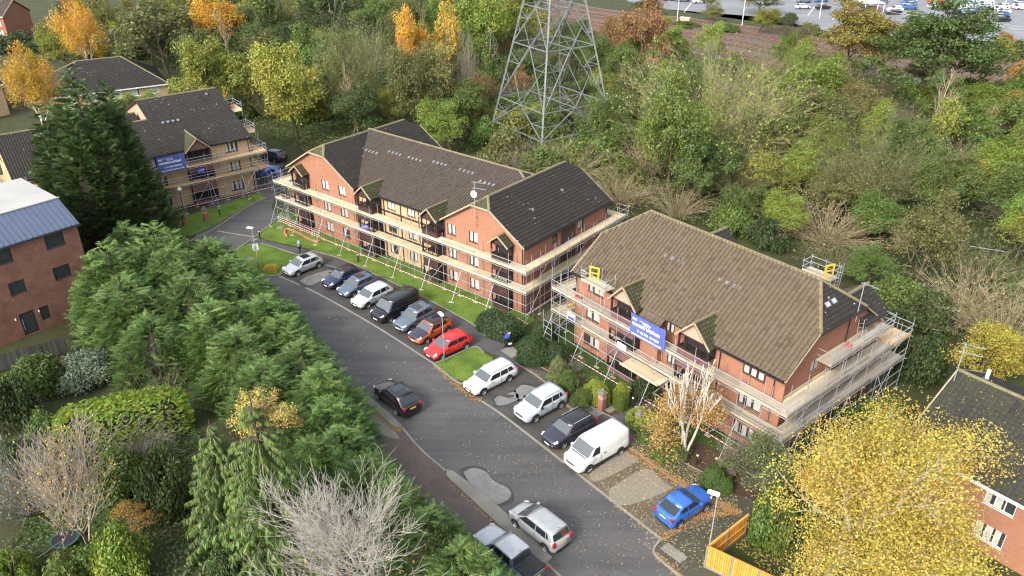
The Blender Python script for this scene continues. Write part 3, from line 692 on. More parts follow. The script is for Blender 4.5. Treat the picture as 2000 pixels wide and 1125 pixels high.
def site_sign(label, loc, rz, parent=None, w=.85, h=.55):
    t = thing('sign_board', label, 'sign', loc, rz, 'small blue scaffolding sign boards')
    MB().box(-w / 2, w / 2, -.01, .01, 0, h).build('board', M['blue_sign'], t)
    e = MB(); y = -.016
    for (x0, z0, x1, z1) in ((-.36, .40, -.30, .12), (-.30, .12, -.25, .34), (-.25, .34, -.20, .12), (-.20, .12, -.13, .40)): e.bar((x0, y, z0), (x1, y, z1), .004, .05)
    e.build('emblem', M['print_white'], t)
    p = MB()
    for i, x in enumerate((-.05, .04, .12, .2, .28)): p.box(x, x + .055, -.016, -.012, .24 + i * .018, .42 + i * .012)
    p.build('lettering', M['print_pink'], t)
    return t
# ------------------------------------------------------------------ brick block in the middle (two gabled wings and a range between)
def frame(ox, oy, deg): a = R(deg); return (ox, oy, math.cos(a), math.sin(a))
def loc_uv(fr, x, y, z):
    p = g(x, y, z); dx, dy = p.x - fr[0], p.y - fr[1]; return (dx * fr[2] + dy * fr[3], -dx * fr[3] + dy * fr[2])
FB = frame(1.1, 65.8, -38.9); FC = frame(19.07, 44.26, -50.7); FA = frame(-33.42, 98.42, 38.0)
def at_uv(fr, u, v, z=0): return Vector((fr[0] + u * fr[2] - v * fr[3], fr[1] + u * fr[3] + v * fr[2], z))
def win_ops(ws, off):   # (u, z, w, h) -> openings along a wall that starts at off
    return [(u - off - w / 2, u - off + w / 2, z, z + h) for (u, z, w, h) in ws]

B = thing('apartment_block', 'long red brick apartment block with two gabled wings behind the row of parked cars', 'building', (FB[0], FB[1], 0), R(-38.9))
hz = 2.6; FL = (.55, 3.1, 5.68)
def front(parent, u0, u1, v, mat, wins, ztop, top=None, frm='frame_dark', nm='wall'):
    wall(parent, (u0, v), (u1, v), 0, ztop, mat, win_ops(wins, u0), nm, top)
    for i, (u, z, w, h) in enumerate(wins):
        window(parent, u, v + .075, z, w, h, 0, 3 if w > 1.6 else 2, frm, .85, i + 1, sill=True)
def side(parent, u, v0, v1, mat, wins, ztop, top=None, right=True, frm='frame_dark'):
    a, b = ((u, v0), (u, v1)) if right else ((u, v1), (u, v0))
    ops = [((c - v0) if right else (v1 - c), z, w, h) for (c, z, w, h) in wins]
    wall(parent, a, b, 0, ztop, mat, [(c - w / 2, c + w / 2, z, z + h) for (c, z, w, h) in ops], 'wall', top)
    for i, (c, z, w, h) in enumerate(wins):
        window(parent, u - (.075 if right else -.075), c, z, w, h, R(90) if right else R(-90), 2, frm, .7, i + 3, sill=True)
lw = [(u, z, 1.2, 1.12) for z in FL for u in (-28.3, -25.4)]
front(B, -34.4, -23.4, 0, M['brick_orange'], lw, 7.1, [(0, 7.1), (11, 7.1), (6.85, 9.62), (4.15, 9.62)])
rw = [(u, z, 1.15, 1.12) for z in FL for u in (-9.05, -6.2)]
front(B, -10.1, 0, 0, M['brick_orange'], rw, 7.1, [(0, 7.1), (10.1, 7.1), (6.25, 9.65), (3.85, 9.65)])
mw = [(u, z, 1.2, 1.1) for z in FL for u in (-18.3, -15.3)]
front(B, -23.4, -10.1, .6, M['brick_buff'], mw, 7.0)
for u in (-19.4, -16.85, -14.2): MB().box(u - .06, u + .06, .53, .597, 0, 6.95).build('timber_post', M['timber_dark'], B)
for z in (2.75, 5.35): MB().box(-23.3, -10.2, .56, .598, z - .12, z + .12).build('timber_band', M['timber_dark'], B)
sw = [(4.8, z, .95, 1.2) for z in (.6, 3.1, 5.7)] + [(9.25, z, .95, 1.2) for z in (.6, 3.1, 5.7)]
side(B, 0, 0, 14.1, M['brick_red_and_shaded'], sw, 7.05)  # side wall's shade is put into its redder brick colour
for z in (.1, 2.6, 5.15): MB().box(.005, .06, 5.95, 8.25, z, z + 1.85).box(.06, .10, 6.2, 7.1, z + .05, z + 1.8).build('recess_shade_panel', M['timber_dark'], B)  # dark panels painted for the shade inside the door recesses
wall(B, (0, 14.1), (-34.4, 14.1), 0, 7.05, M['brick_red_and_shaded']); wall(B, (-34.4, 14.1), (-34.4, 0), 0, 7.05, M['brick_orange'])
for (u0, u1) in ((-23.4, -23.4), (-10.1, -10.1)):
    wall(B, (u0, 0) if u0 < -20 else (u0, .6), (u0, .6) if u0 < -20 else (u0, 0), 0, 7.05, M['brick_orange'])
# roofs
roof_slope(B, [(.3, -.35, 7.06), (.3, 14.5, 7.06), (-3.87, 14.5, 9.72), (-5.05, 13.2, 10.5), (-5.05, .9, 10.5), (-3.87, -.35, 9.72)], M['tile_dark'], rib=.30, gauge=.37, lip=.035, rise=.022, seed=1)  # slope turned from the sun: shade put into its darker tile colour
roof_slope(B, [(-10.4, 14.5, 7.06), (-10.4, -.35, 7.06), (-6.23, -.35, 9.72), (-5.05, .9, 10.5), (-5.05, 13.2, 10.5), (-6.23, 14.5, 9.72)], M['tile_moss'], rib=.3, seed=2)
roof_slope(B, [(-6.23, -.35, 9.72), (-3.87, -.35, 9.72), (-5.05, .9, 10.5)], M['tile_moss'], rib=.3, seed=3)
roof_slope(B, [(-23.0, 0, 7.06), (-23.0, 14.5, 7.06), (-27.55, 14.5, 9.77), (-28.9, 13.2, 10.55), (-28.9, .9, 10.55), (-27.55, -.35, 9.77), (-23.0, -.35, 7.06)], M['tile_dark'], rib=.3, gauge=.37, lip=.035, rise=.022, seed=4)  # same darker tile, with the unlit slope's shade in its colour
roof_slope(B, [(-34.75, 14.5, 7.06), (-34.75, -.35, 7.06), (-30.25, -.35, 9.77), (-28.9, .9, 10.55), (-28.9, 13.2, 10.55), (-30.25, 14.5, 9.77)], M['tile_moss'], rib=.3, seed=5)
roof_slope(B, [(-30.25, -.35, 9.77), (-27.55, -.35, 9.77), (-28.9, .9, 10.55)], M['tile_moss'], rib=.3, seed=6)
roof_slope(B, [(-23.4, .25, 6.97), (-9.9, .25, 6.97), (-5.4, 6.9, 10.40), (-6.6, 7.6, 10.75), (-28.9, 7.6, 10.75)], M['tile_brown'], rib=.34, gauge=.34, rise=.11, seed=7)
roof_slope(B, [(-5.4, 6.9, 10.38), (-5.4, 8.3, 10.38), (-6.6, 7.6, 10.75)], M['tile_dark'], seed=8)  # small hip face, its shade also in the tile colour
MB().poly([(-9, 14.5, 7.0), (-24, 14.5, 7.0), (-28.9, 7.6, 10.75), (-6.6, 7.6, 10.75)]).build('rear_roof', M['tile_brown'], B)
for a, b in (((-5.05, .9, 10.53), (-5.05, 13.2, 10.53)), ((-28.9, .9, 10.58), (-28.9, 13.2, 10.58)), ((-28.9, 7.6, 10.80), (-6.6, 7.6, 10.80)), ((-6.6, 7.6, 10.8), (-5.4, 6.9, 10.45)), ((-6.6, 7.6, 10.8), (-5.3, 8.5, 10.4)),
             ((-3.87, -.35, 9.74), (-5.05, .9, 10.53)), ((-6.23, -.35, 9.74), (-5.05, .9, 10.53)), ((-27.55, -.35, 9.79), (-28.9, .9, 10.58)), ((-30.25, -.35, 9.79), (-28.9, .9, 10.58))): ridge(B, a, b)
for a, b in (((.3, -.37, 7.02), (-3.87, -.37, 9.70)), ((-10.4, -.37, 7.02), (-6.23, -.37, 9.70)), ((-6.23, -.37, 9.70), (-3.87, -.37, 9.70)), ((-23.0, -.37, 7.02), (-27.55, -.37, 9.75)), ((-34.75, -.37, 7.02), (-30.25, -.37, 9.75)), ((-30.25, -.37, 9.75), (-27.55, -.37, 9.75)),
             ((.3, 14.53, 7.02), (-3.87, 14.53, 9.70)), ((-23, 14.53, 7.02), (-27.55, 14.53, 9.75))): verge(B, a, b, .07, .16)
gutter(B, (.36, -.3, 6.98), (.36, 14.5, 6.98)); gutter(B, (-22.9, .17, 6.9), (-10.2, .17, 6.9))
for (u, v) in ((-.12, -.07), (-23.3, -.07), (-9.95, -.07), (.07, 13.8)): downpipe(B, u, v, 0, 7.0)
LV = [(5.72, 6.85), (3.12, 4.2), (.55, 1.65)][::-1]
bay(B, -32.2, 0, 2.1, .75, 7.05, 7.85, (-.02, .02), None, LV, ('timber_dark',), seed=11)
bay(B, -2.3, 0, 2.0, .8, 7.05, 7.8, (-.02, .02), None, LV, ('timber_dark',), seed=12)
bay(B, -20.95, .6, 2.2, 1.35, 7.15, 8.1, (.3, 1.4), None, LV, ('timber_dark',), seed=13)
bay(B, -11.45, .6, 2.1, 1.35, 7.15, 8.1, (.3, 1.4), None, LV, ('timber_dark',), seed=14)
vp = []
for px in ((980, 322), (1197, 337), (1382, 390), (1615, 432), (1862, 505)):
    vp.append((520 + px[0] / 4.76, 230 + px[1] / 4.76))
vp += [(840 + 338 / 4.76, 300 + 172 / 4.76), (840 + 530 / 4.76, 300 + 280 / 4.76)]
pts = []
for (x, y) in vp:
    for z in np.arange(8.6, 10.4, .02):
        u, v = loc_uv(FB, x, y, z)
        if 6.97 + .514 * (v - .25) <= z: break
    for k in range(4): pts.append((u + (k - 1.5) * .58, v, 6.97 + .514 * (v - .25) + .05))
roof_vents(B, pts, (0, -.457, .889))
roof_vents(B, [(-2.3, 4.2, 8.75), (-2.7, 9.6, 9.0)], (.537, 0, .843))
# television aerials
def aerial(label, loc, rz, h, arms=1, dish=True):
    t = thing('television_aerial', label, 'aerial', loc, rz)
    MB().tube((0, 0, 0), (0, 0, h), .035, 6).build('mast', M['galv'], t)
    for k in range(arms):
        z = h - .1 - k * .6; mb = MB(); mb.bar((-.25, 0, z), (1.15, 0, z), .03, .03)
        for i in range(9): mb.bar((-.1 + i * .15, -.24 + i * .012, z + .03), (-.1 + i * .15, .24 - i * .012, z + .03), .014, .014)
        mb.build('antenna', M['galv'], t)
    if dish:
        mb = MB(); n = 12
        for k in range(n):
            a, b = 2 * math.pi * k / n, 2 * math.pi * (k + 1) / n
            mb.poly([(0, -.14, h - 1.2), (.32 * math.cos(a), -.22, h - 1.2 + .36 * math.sin(a)), (.32 * math.cos(b), -.22, h - 1.2 + .36 * math.sin(b))])
        mb.bar((0, -.2, h - 1.25), (0, -.5, h - 1.1), .03, .03); mb.bar((0, 0, h - 1.2), (0, -.16, h - 1.2), .05, .05)
        mb.build('dish', M['white'], t)
    MB().bar((0, 0, .1), (0, .3, .1), .04, .04).bar((0, 0, .9), (0, .3, .9), .04, .04).build('bracket', M['fitting'], t)
    return t
p = at_uv(FB, -5.65, -.3); aerial('tall aerial mast with white dish on the gable of the middle block', (p.x, p.y, 7.6), R(-20), 4.6, 2)
p = at_uv(FC, -.3, 7.8); aerial('aerial on a bare leaning mast at the right-hand block roof end', (p.x, p.y, 8.9), R(-48), 3.2, 1, False)

SB = Scaffold('scaffolding', 'scaffolding with pale new boards round the middle block', (FB[0], FB[1], 0), R(-38.9), 'wood_new', 3)
SB.run((-36.3, -1.3), (1.3, -1.3), (0, 1), (3.08, 5.13), 6.4, step=2.05, rails=False, ledgers=(.95, 1.9), width=1.1)
SB.run((1.3, -1.3), (1.3, 16.2), (-1, 0), (3.08, 5.13), 6.5, step=2.1, rails=False, ledgers=(.95, 1.9), outer_ends=(False, True), rakers=False, toe=True)
SB.run((-36.3, 1.2), (-36.3, -1.3), (1, 0), (3.08, 5.13), 6.4, step=1.3, rails=True, ledgers=(.95, 1.9), outer_ends=(True, False), rakers=False, inner=False, width=1.0)
for z in (3.08, 5.13):
    for (a, b) in (((-35.1, -1.32), (-31.2, -1.32)), ((-3.6, -1.32), (1.3, -1.32))):
        for r_ in (.45, .85): SB.tube('guard_rail', (*a, z + r_), (*b, z + r_))
    for r_ in (.5, 1.0): SB.tube('guard_rail', (1.35, 12.0, z + r_), (1.35, 16.3, z + r_)); SB.tube('guard_rail', (1.35, 16.25, z + r_), (-.2, 16.25, z + r_))
SB.deck((1.3, 15.0), (-3.5, 15.0), 5.13, (0, 1), 5)
for z in (.45, .75): SB.tape((-36.3, -1.38), (-28.5, -1.38), z)
SB.tape((-36.3, -1.38), (1.3, -1.38), .22); SB.tape((1.38, -1.3), (1.38, 6), .9)
SB.gate(-35.6, .6, 3.15, R(90)); SB.ladder((-35.3, -.9, .05), (-35.1, -.2, 4.0)); SB.done()
p = at_uv(FB, -20.4, -1.45, 3.55); site_sign('small blue sign board on the middle block scaffolding above the lower deck', p, R(-25))
p = at_uv(FB, -35.2, -.6, 3.12)
t = thing('spoil_tub', 'pale tub on the deck at the left end of the middle block', 'tub', p, 0); MB().tube((0, 0, 0), (0, 0, .35), .45, 14, .55).build('tub', M['concrete'], t); MB().tube((0, 0, .352), (0, 0, .36), .5, 14).build('contents', M['mulch'], t)
p = at_uv(FB, -36.0, -.1, 3.12)
t = thing('storage_crate', 'dark crate standing on the deck beside the yellow gate', 'crate', p, R(-38.9)); MB().box(-.4, .4, -.3, .3, 0, .55).build('box', M['black_plastic'], t); MB().box(-.43, .43, -.33, .33, .55, .6).build('lid', M['fascia'], t)

# ------------------------------------------------------------------ brick block on the right
C = thing('apartment_block', 'red brick apartment block with warm brown roof and blue banner on its front', 'building', (FC[0], FC[1], 0), R(-50.7))
ze, zr, vr, sl = 7.15, 11.95, 6.1, .7442
cw = [(-3.0, 5.95, 1.9, 1.0), (-3.0, 3.3, 1.9, 1.0), (-3.0, .6, 1.9, 1.05), (-18.9, 5.9, 1.8, 1.05), (-19.1, 3.25, 1.6, 1.05), (-19.1, .55, 1.9, 1.05), (-10.75, 6.0, .85, 1.0), (-10.3, 3.3, .9, 1.0), (-10.3, .6, .9, 1.0), (-5.4, 3.3, .01, .01)][:-1]
front(C, -21.3, -.7, 0, M['brick_orange'], cw, 7.1)
side(C, -.7, 0, 12.4, M['brick_red_and_shaded'], [(4.0, 6.0, 1.2, 1.15), (4.0, 3.3, 1.2, 1.15), (9.0, 3.3, 1.2, 1.15)], 7.1, [(0, 7.1), (12.4, 7.1), (9.1, 9.6), (3.1, 9.6)])  # end wall: shade painted in as a redder brick than the front
wall(C, (-.7, 12.4), (-21.3, 12.4), 0, 7.1, M['brick_red_and_shaded']); wall(C, (-21.3, 12.4), (-21.3, 0), 0, 7.1, M['brick_red_and_shaded'], top=[(0, 7.1), (12.4, 7.1), (9.3, 9.6), (3.3, 9.6)])
MB().box(-12.95, -11.3, -.55, -.003, 0, 6.75).build('brick_pier', M['brick_orange'], C)
MB().box(-.95, -.45, -.14, -.003, 0, 7.0).build('brick_pier', M['brick_orange'], C)
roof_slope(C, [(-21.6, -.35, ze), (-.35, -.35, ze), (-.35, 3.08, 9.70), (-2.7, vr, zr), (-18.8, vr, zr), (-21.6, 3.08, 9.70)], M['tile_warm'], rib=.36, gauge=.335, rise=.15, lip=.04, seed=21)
roof_slope(C, [(-.35, 3.08, 9.7), (-.35, 9.12, 9.7), (-2.7, vr, zr)], M['tile_dark'], rib=.24, gauge=.335, rise=.05, seed=22)  # unlit hip face of the brown roof, its shade painted by dark tiles
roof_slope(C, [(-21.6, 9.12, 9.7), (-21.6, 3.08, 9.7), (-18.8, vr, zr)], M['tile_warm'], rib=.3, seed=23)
roof_slope(C, [(-13.25, -.98, 6.7), (-11.0, -.98, 6.7), (-11.0, -.33, 7.17), (-13.25, -.33, 7.17)], M['tile_warm'], rib=.24, gauge=.335, rise=.05, seed=24)
MB().poly([(-.35, 12.75, 7.0), (-21.6, 12.75, 7.0), (-21.6, 9.12, 9.7), (-18.8, vr, zr), (-2.7, vr, zr), (-.35, 9.12, 9.7)]).build('rear_roof', M['tile_dark'], C)
for (u, hw) in ((-15.8, 2.3), (-2.3, 2.2)):
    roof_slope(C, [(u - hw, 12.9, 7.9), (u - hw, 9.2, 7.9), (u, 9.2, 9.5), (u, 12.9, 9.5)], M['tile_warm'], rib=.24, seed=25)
    roof_slope(C, [(u + hw, 9.2, 7.9), (u + hw, 12.9, 7.9), (u, 12.9, 9.5), (u, 9.2, 9.5)], M['tile_dark'], rib=.24, seed=26)  # right-hand slope darkened by tile colour to look unlit
    ridge(C, (u, 9.1, 9.55), (u, 12.9, 9.55)); MB().box(u - hw + .3, u + hw - .3, 12.2, 12.7, 0, 7.9).poly([(u - hw + .3, 12.7, 7.9), (u + hw - .3, 12.7, 7.9), (u, 12.7, 9.35)]).build('rear_gable', M['brick_red_and_shaded'], C)
for a, b in (((-18.8, vr, zr + .03), (-2.7, vr, zr + .03)), ((-.35, 3.08, 9.73), (-2.7, vr, zr + .03)), ((-.35, 9.12, 9.73), (-2.7, vr, zr + .03)), ((-21.6, 3.08, 9.73), (-18.8, vr, zr + .03))): ridge(C, a, b, r=.17)
for a, b in (((-.35, -.4, ze - .05), (-.35, 3.1, 9.66)), ((-21.62, -.4, ze - .05), (-21.62, 3.1, 9.66)), ((-.35, 12.75, 7.02), (-.35, 9.1, 9.66))): verge(C, a, b, .1, .12, M['verge'])
gutter(C, (-21.6, -.44, ze - .06), (-16.5, -.44, ze - .06)); gutter(C, (-6.2, -.44, ze - .06), (-.35, -.44, ze - .06)); gutter(C, (-.25, 3.1, 9.6), (-.25, 9.1, 9.6))
for (u, v) in ((-21.2, -.08), (-5.9, -.08), (-.6, 7.6), (-9.1, -.08), (-1.3, -.08)): downpipe(C, u, v, 0, 7.0 if v < 1 else 9.5)
LC = [(.55, 1.65), (3.12, 4.2), (5.95, 7.08)]
bay(C, -14.95, 0, 2.6, .85, 7.2, 8.62, (-.2, 1.7), None, LC, ('timber_plum',), rmat='tile_moss', n=4, seed=31, gable='timber_pink', curtain=.7)
bay(C, -7.8, 0, 2.8, .85, 7.2, 8.66, (-.2, 1.75), None, LC, ('timber_plum',), rmat='tile_moss', n=4, seed=35, gable='timber_pink', curtain=.4)
roof_vents(C, [(u + (k - 1.5) * .62, 3.5, ze + sl * 3.85 + .05) for u in (-13.7, -8.3) for k in range(4)], (0, -.597, .802))
sky_g = NT('rooflight_glass').base((.35, .38, .42), .1, 0, .9).m
for v in (5.2, 6.0):
    f = MB().box(-.28, .28, -.2, .2, 0, .05).build('rooflight', M['fitting'], C); n_ = Vector((.69, 0, .72)); f.rotation_mode = 'QUATERNION'; f.rotation_quaternion = n_.to_track_quat('Z', 'Y'); f.location = (-1.35, v, 10.8)
    MB().box(-.2, .2, -.15, .15, .052, .06).build('pane', sky_g, f)

SC = Scaffold('scaffolding', 'scaffolding with weathered boards round the right-hand block', (FC[0], FC[1], 0), R(-50.7), 'wood_grey', 5)
SC.run((-23.0, -1.3), (.75, -1.3), (0, 1), (3.08, 5.2), 6.75, step=2.0, ledgers=(.9, 1.9), rail_z=(.45, .95))
SC.run((.75, -1.3), (.75, 15.6), (-1, 0), (3.08, 5.2), 6.9, step=2.0, ledgers=(.9, 1.9), outer_ends=(False, True), rakers=True, rail_z=(.45, .95), width=1.15)
SC.run((-23.0, 2.6), (-23.0, -1.3), (1, 0), (3.08, 5.2), 6.7, step=1.9, ledgers=(.9, 1.9), outer_ends=(True, False), rakers=False, inner=False, rail_z=(.45, .95), width=1.1)
SC.deck((.75, 12.9), (-1.6, 12.9), 5.2, (0, 1), 6, wood='wood_tan'); SC.deck((.75, 13.0), (.75, 15.6), 5.2, (-1, 0), 9, wood='wood_tan')
for r_ in (.5, 1.0): SC.tube('guard_rail', (.8, 15.65, 5.2 + r_), (-2.2, 15.65, 5.2 + r_)); SC.tube('guard_rail', (-2.2, 15.65, 5.2 + r_), (-2.2, 12.8, 5.2 + r_))
# third lift along the gable end
SC.run((.5, 3.9), (.5, 12.5), (-1, 0), (7.0,), 8.3, step=2.0, ledgers=(), rakers=False, inner=False, rail_z=(.4, .75, 1.1), nb=5, brace=False, ground=5.2)
for v in (3.9, 12.6):
    for r_ in (.5, 1.0): SC.tube('guard_rail', (.5, v, 7.0 + r_), (-.9, v, 7.0 + r_))
SC.ladder((.0, 8.6, 5.3), (-.35, 8.9, 8.6)); SC.ladder((.45, .6, 3.2), (.55, 6.0, 3.55)); SC.ladder((.2, 1.2, 3.25), (.3, 6.2, 3.35))
# platform over the eave at the left, and the stair tower behind the ridge
SC.deck((-19.4, -1.3), (-16.6, -1.3), 7.5, (0, 1), 5, wood='wood_grey'); SC.gate(-18.8, -.4, 7.55, R(20))
for u in (-19.4, -18.1, -16.6):
    for v in (-1.3, -.2): SC.tube('standard', (u, v, 5.2), (u, v, 8.8))
for r_ in (.45, .95):
    for a, b in (((-19.5, -1.32), (-16.5, -1.32)), ((-19.4, -1.4), (-19.4, -.1)), ((-16.6, -1.4), (-16.6, -.1))): SC.tube('guard_rail', (*a, 7.5 + r_), (*b, 7.5 + r_))
for i in range(9): SC.tube('ladder_rung', (-19.3, -1.3, 7.6 + i * .13), (-18.9, -1.3, 7.6 + i * .13)) if i % 2 else None
SC.deck((-7.8, 12.75), (-5.2, 12.75), 8.45, (0, 1), 5, wood='wood_grey'); SC.gate(-5.75, 13.3, 8.5, R(70)); SC.ladder((-5.1, 13.6, 6.8), (-4.9, 13.4, 10.1))
for u in (-7.8, -6.5, -5.2):
    for v in (12.75, 13.95): SC.tube('standard', (u, v, 0), (u, v, 9.6))
for r_ in (.45, .95):
    for a, b in (((-7.9, 13.98), (-5.1, 13.98)), ((-7.8, 12.6), (-7.8, 14.1)), ((-5.2, 12.6), (-5.2, 14.1)), ((-7.9, 12.73), (-7.0, 12.73))): SC.tube('guard_rail', (*a, 8.45 + r_), (*b, 8.45 + r_))
# tower at the left corner, ladder bay, inner gate
for (u, v) in ((-23.0, -1.3), (-21.9, -1.3), (-23, -2.2), (-21.9, -2.2)): SC.tube('standard', (u, v, 0), (u, v, 7.4 if v > -2 else 3.4))
for z in (.6, 1.2, 1.8, 2.4): SC.tube('ladder_rung', (-23, -2.2, z), (-21.9, -2.2, z)); SC.tube('ladder_rung', (-22.6, -1.2, z + .2), (-22.6, -.2, z + .2))
SC.gate(-22.2, .3, 3.15, R(90)); SC.tape((-23, -2.25), (-9, -1.9), .35); SC.tape((-7, -1.45), (.75, -1.45), .4)
SC.deck((-13.6, -2.3), (-9.6, -2.3), 2.55, (0, 1), 6, wood='wood_new'); SC.deck((-.6, .0), (-.6, 6), 5.24, (1, 0), 1, wood='wood_new')
SC.done()
p = at_uv(FC, -13.5, -1.47, 5.2); banner('blue construction firm banner on the right-hand block scaffolding', p, R(-50.7), 3.55, 1.95)
p = at_uv(FC, -23.15, .8, 3.2); site_sign('small blue sign board between the middle and right-hand blocks', p, R(-50.7 - 60))
t = thing('fixing_bucket', 'red bucket on the upper deck at the gable of the right-hand block', 'bucket', at_uv(FC, -.1, 7.2, 7.05), 0); MB().tube((0, 0, 0), (0, 0, .3), .14, 12, .19).build('tub', M['red_plastic'], t); MB().tube((0, 0, .26), (0, 0, .27), .17, 12).build('contents', M['black_plastic'], t)
t = thing('tool_bag', 'red bag lying on the top deck above the banner end of the right-hand block', 'bag', at_uv(FC, -20.2, -.8, 5.26), R(-40)); MB().box(-.3, .3, -.15, .15, 0, .2).build('bag_body', M['red_plastic'], t); MB().bar((-.2, 0, .26), (.2, 0, .26), .03, .03).bar((-.2, 0, .19), (-.2, 0, .26), .03, .03).bar((.2, 0, .19), (.2, 0, .26), .03, .03).build('handle', M['black_plastic'], t)
t = thing('notice_board', 'white site notice fixed to the lower rails of the right-hand block', 'notice', at_uv(FC, -20.3, -1.42, 3.25), R(-50.7)); MB().box(-.5, .5, -.01, .01, 0, .7).build('board', M['white'], t); MB().box(-.44, .44, -.016, -.012, .06, .34).build('blue_panel', M['blue_sign'], t); MB().box(-.3, .0, -.016, -.012, .42, .6).build('mark', M['yellow'], t)
t = thing('notice_board', 'blank white notice under the banner on the lower rails', 'notice', at_uv(FC, -14.3, -1.42, 3.2), R(-50.7)); MB().box(-.5, .5, -.01, .01, 0, .62).build('board', M['white'], t); MB().box(-.3, .3, -.016, -.012, .3, .36).build('lettering', M['frame_grey'], t)
# ------------------------------------------------------------------ buff block at the far left
A = thing('apartment_block', 'buff brick apartment block with dark roof at the end of the road, wrapped in scaffolding', 'building', (FA[0], FA[1], 0), R(38))
aw = [(-2.7, z, 1.65, 1.25) for z in (.5, 3.1, 5.62)] + [(-11.8, z, 1.5, 1.2) for z in (.5, 3.1, 5.62)]
front(A, -18, -.3, 0, M['brick_buff'], aw, 7.05)
side(A, -.3, 0, 20.8, M['brick_buff'], [(5, 3.1, 1.2, 1.2), (5, .6, 1.2, 1.2)], 7.05, [(0, 7.05), (20.8, 7.05), (10.6, 11.0)])
wall(A, (-10, 20.8), (-10, 0), 0, 7.05, M['timber_pink'], top=[(0, 7.05), (20.8, 7.05), (10.2, 11.0)])
sa = .374
roof_slope(A, [(-10.25, -.35, 7.1), (-.1, -.35, 7.1), (-.1, 10.6, 11.2), (-10.25, 10.6, 11.2)], M['tile_dark'], rib=.3, gauge=.36, rise=.04, seed=41)
roof_slope(A, [(-.1, 21.5, 7.1), (-10.25, 21.5, 7.1), (-10.25, 10.6, 11.2), (-.1, 10.6, 11.2)], M['tile_dark'], rib=.6, gauge=.7, seed=42)
roof_slope(A, [(-18.3, -.35, 7.05), (-10.3, -.35, 7.05), (-10.3, 6.6, 9.65), (-18.3, 6.6, 9.65)], M['tile_dark'], rib=.3, gauge=.36, rise=.04, seed=43)
MB().poly([(-10.3, 13.5, 7.05), (-18.3, 13.5, 7.05), (-18.3, 6.6, 9.65), (-10.3, 6.6, 9.65)]).build('rear_roof', M['tile_dark'], A)
ridge(A, (-10.3, 10.6, 11.24), (0, 10.6, 11.24)); ridge(A, (-18.3, 6.6, 9.68), (-10.3, 6.6, 9.68))
for a, b in (((-.05, -.4, 7.06), (-.05, 10.6, 11.18)), ((-10.3, -.4, 7.06), (-10.3, 10.6, 11.18)), ((-10.3, 21.3, 7.06), (-10.3, 10.6, 11.18))): verge(A, a, b, .1, .18, M['fascia'])
gutter(A, (-18, -.42, 7.0), (-.1, -.42, 7.0)); downpipe(A, -.5, -.08, 0, 7.0)
bay(A, -7.0, 0, 2.9, .8, 7.1, 8.45, (.2, 3.4), None, [(.55, 1.65), (3.12, 4.2), (5.85, 6.98)], ('timber_plum',), rmat='tile_moss', n=4, seed=51, curtain=.5)
roof_vents(A, [(-8.9 + .62 * k, 5.2, 7.1 + sa * 5.55 + .06) for k in range(4)] + [(-1.7, 9.4, 7.1 + sa * 9.75 + .06)], (0, -.35, .937), s=(.4, .3, .16))
SA = Scaffold('scaffolding', 'scaffolding with blue banner round the buff block at the far end', (FA[0], FA[1], 0), R(38), 'wood_tan', 8)
SA.run((-14.5, -1.3), (1.3, -1.3), (0, 1), (3.08, 5.15), 6.6, step=2.0, ledgers=(.9, 1.9), rail_z=(.4, .8, 1.15))
SA.run((1.3, -1.3), (1.3, 3.4), (-1, 0), (3.08, 5.15), 7.0, step=2.0, ledgers=(.9, 1.9), outer_ends=(False, True), rakers=False, rail_z=(.5, 1.0))
for (v0, v1, z) in ((1.8, 4.6, 7.0), (5.4, 8.4, 9.0)):
    SA.deck((1.3, v0), (1.3, v1), z, (-1, 0), 6)
    for v in (v0, v1):
        for u in (1.3, .1): SA.tube('standard', (u, v, 0), (u, v, z + 1.4))
        for r_ in (.5, 1.0): SA.tube('guard_rail', (1.3, v, z + r_), (-.1, v, z + r_))
    for r_ in (.35, .7, 1.05): SA.tube('guard_rail', (1.33, v0 - .2, z + r_), (1.33, v1 + .2, z + r_))
SA.tape((-13, -1.4), (1.3, -1.4), .35); SA.done()
banner('blue construction firm banner at the buff block, half hidden by the tall conifer', at_uv(FA, -12.2, -1.5, 5.25), R(38), 3.25, 2.0)
site_sign('small blue sign board hanging under the upper deck of the buff block', at_uv(FA, -7.3, -1.45, 4.3), R(33))
site_sign('small blue sign board low at the right corner of the buff block', at_uv(FA, 1.0, -1.45, 2.6), R(38))
t = thing('fuel_can', 'red container on the rear upper platform of the buff block', 'container', at_uv(FA, .6, 7.2, 9.05), 0); MB().box(-.25, .25, -.15, .15, 0, .4).build('body', M['red_plastic'], t); MB().tube((.12, 0, .4), (.12, 0, .47), .05, 8).build('cap', M['black_plastic'], t)
# lower neighbour in tan scaffolding at the left edge
fA2 = frame(-57.5, 86.5, 38)
A2 = thing('apartment_block', 'low dark-roofed block with tan gable at the left edge behind the tall conifer', 'building', (fA2[0], fA2[1], 0), R(38))
side(A2, 0, 0, 12, M['brick_buff'], [(3, 1, 1.2, 1.2)], 5.4, right=False)
front(A2, 0, 16, 0, M['brick_buff'], [(3, .8, 1.5, 1.2), (3, 3.2, 1.5, 1.2), (8, 3.2, 1.5, 1.2), (8, .8, 1.5, 1.2)], 5.4)
roof_slope(A2, [(-.3, -.35, 5.5), (16, -.35, 5.5), (16, 7, 9.2), (-.3, 7, 9.2)], M['tile_dark'], rib=.3, gauge=.36, rise=.04, seed=44)
MB().poly([(16, 14.3, 5.5), (-.3, 14.3, 5.5), (-.3, 7, 9.2), (16, 7, 9.2)]).build('rear_roof', M['tile_dark'], A2)
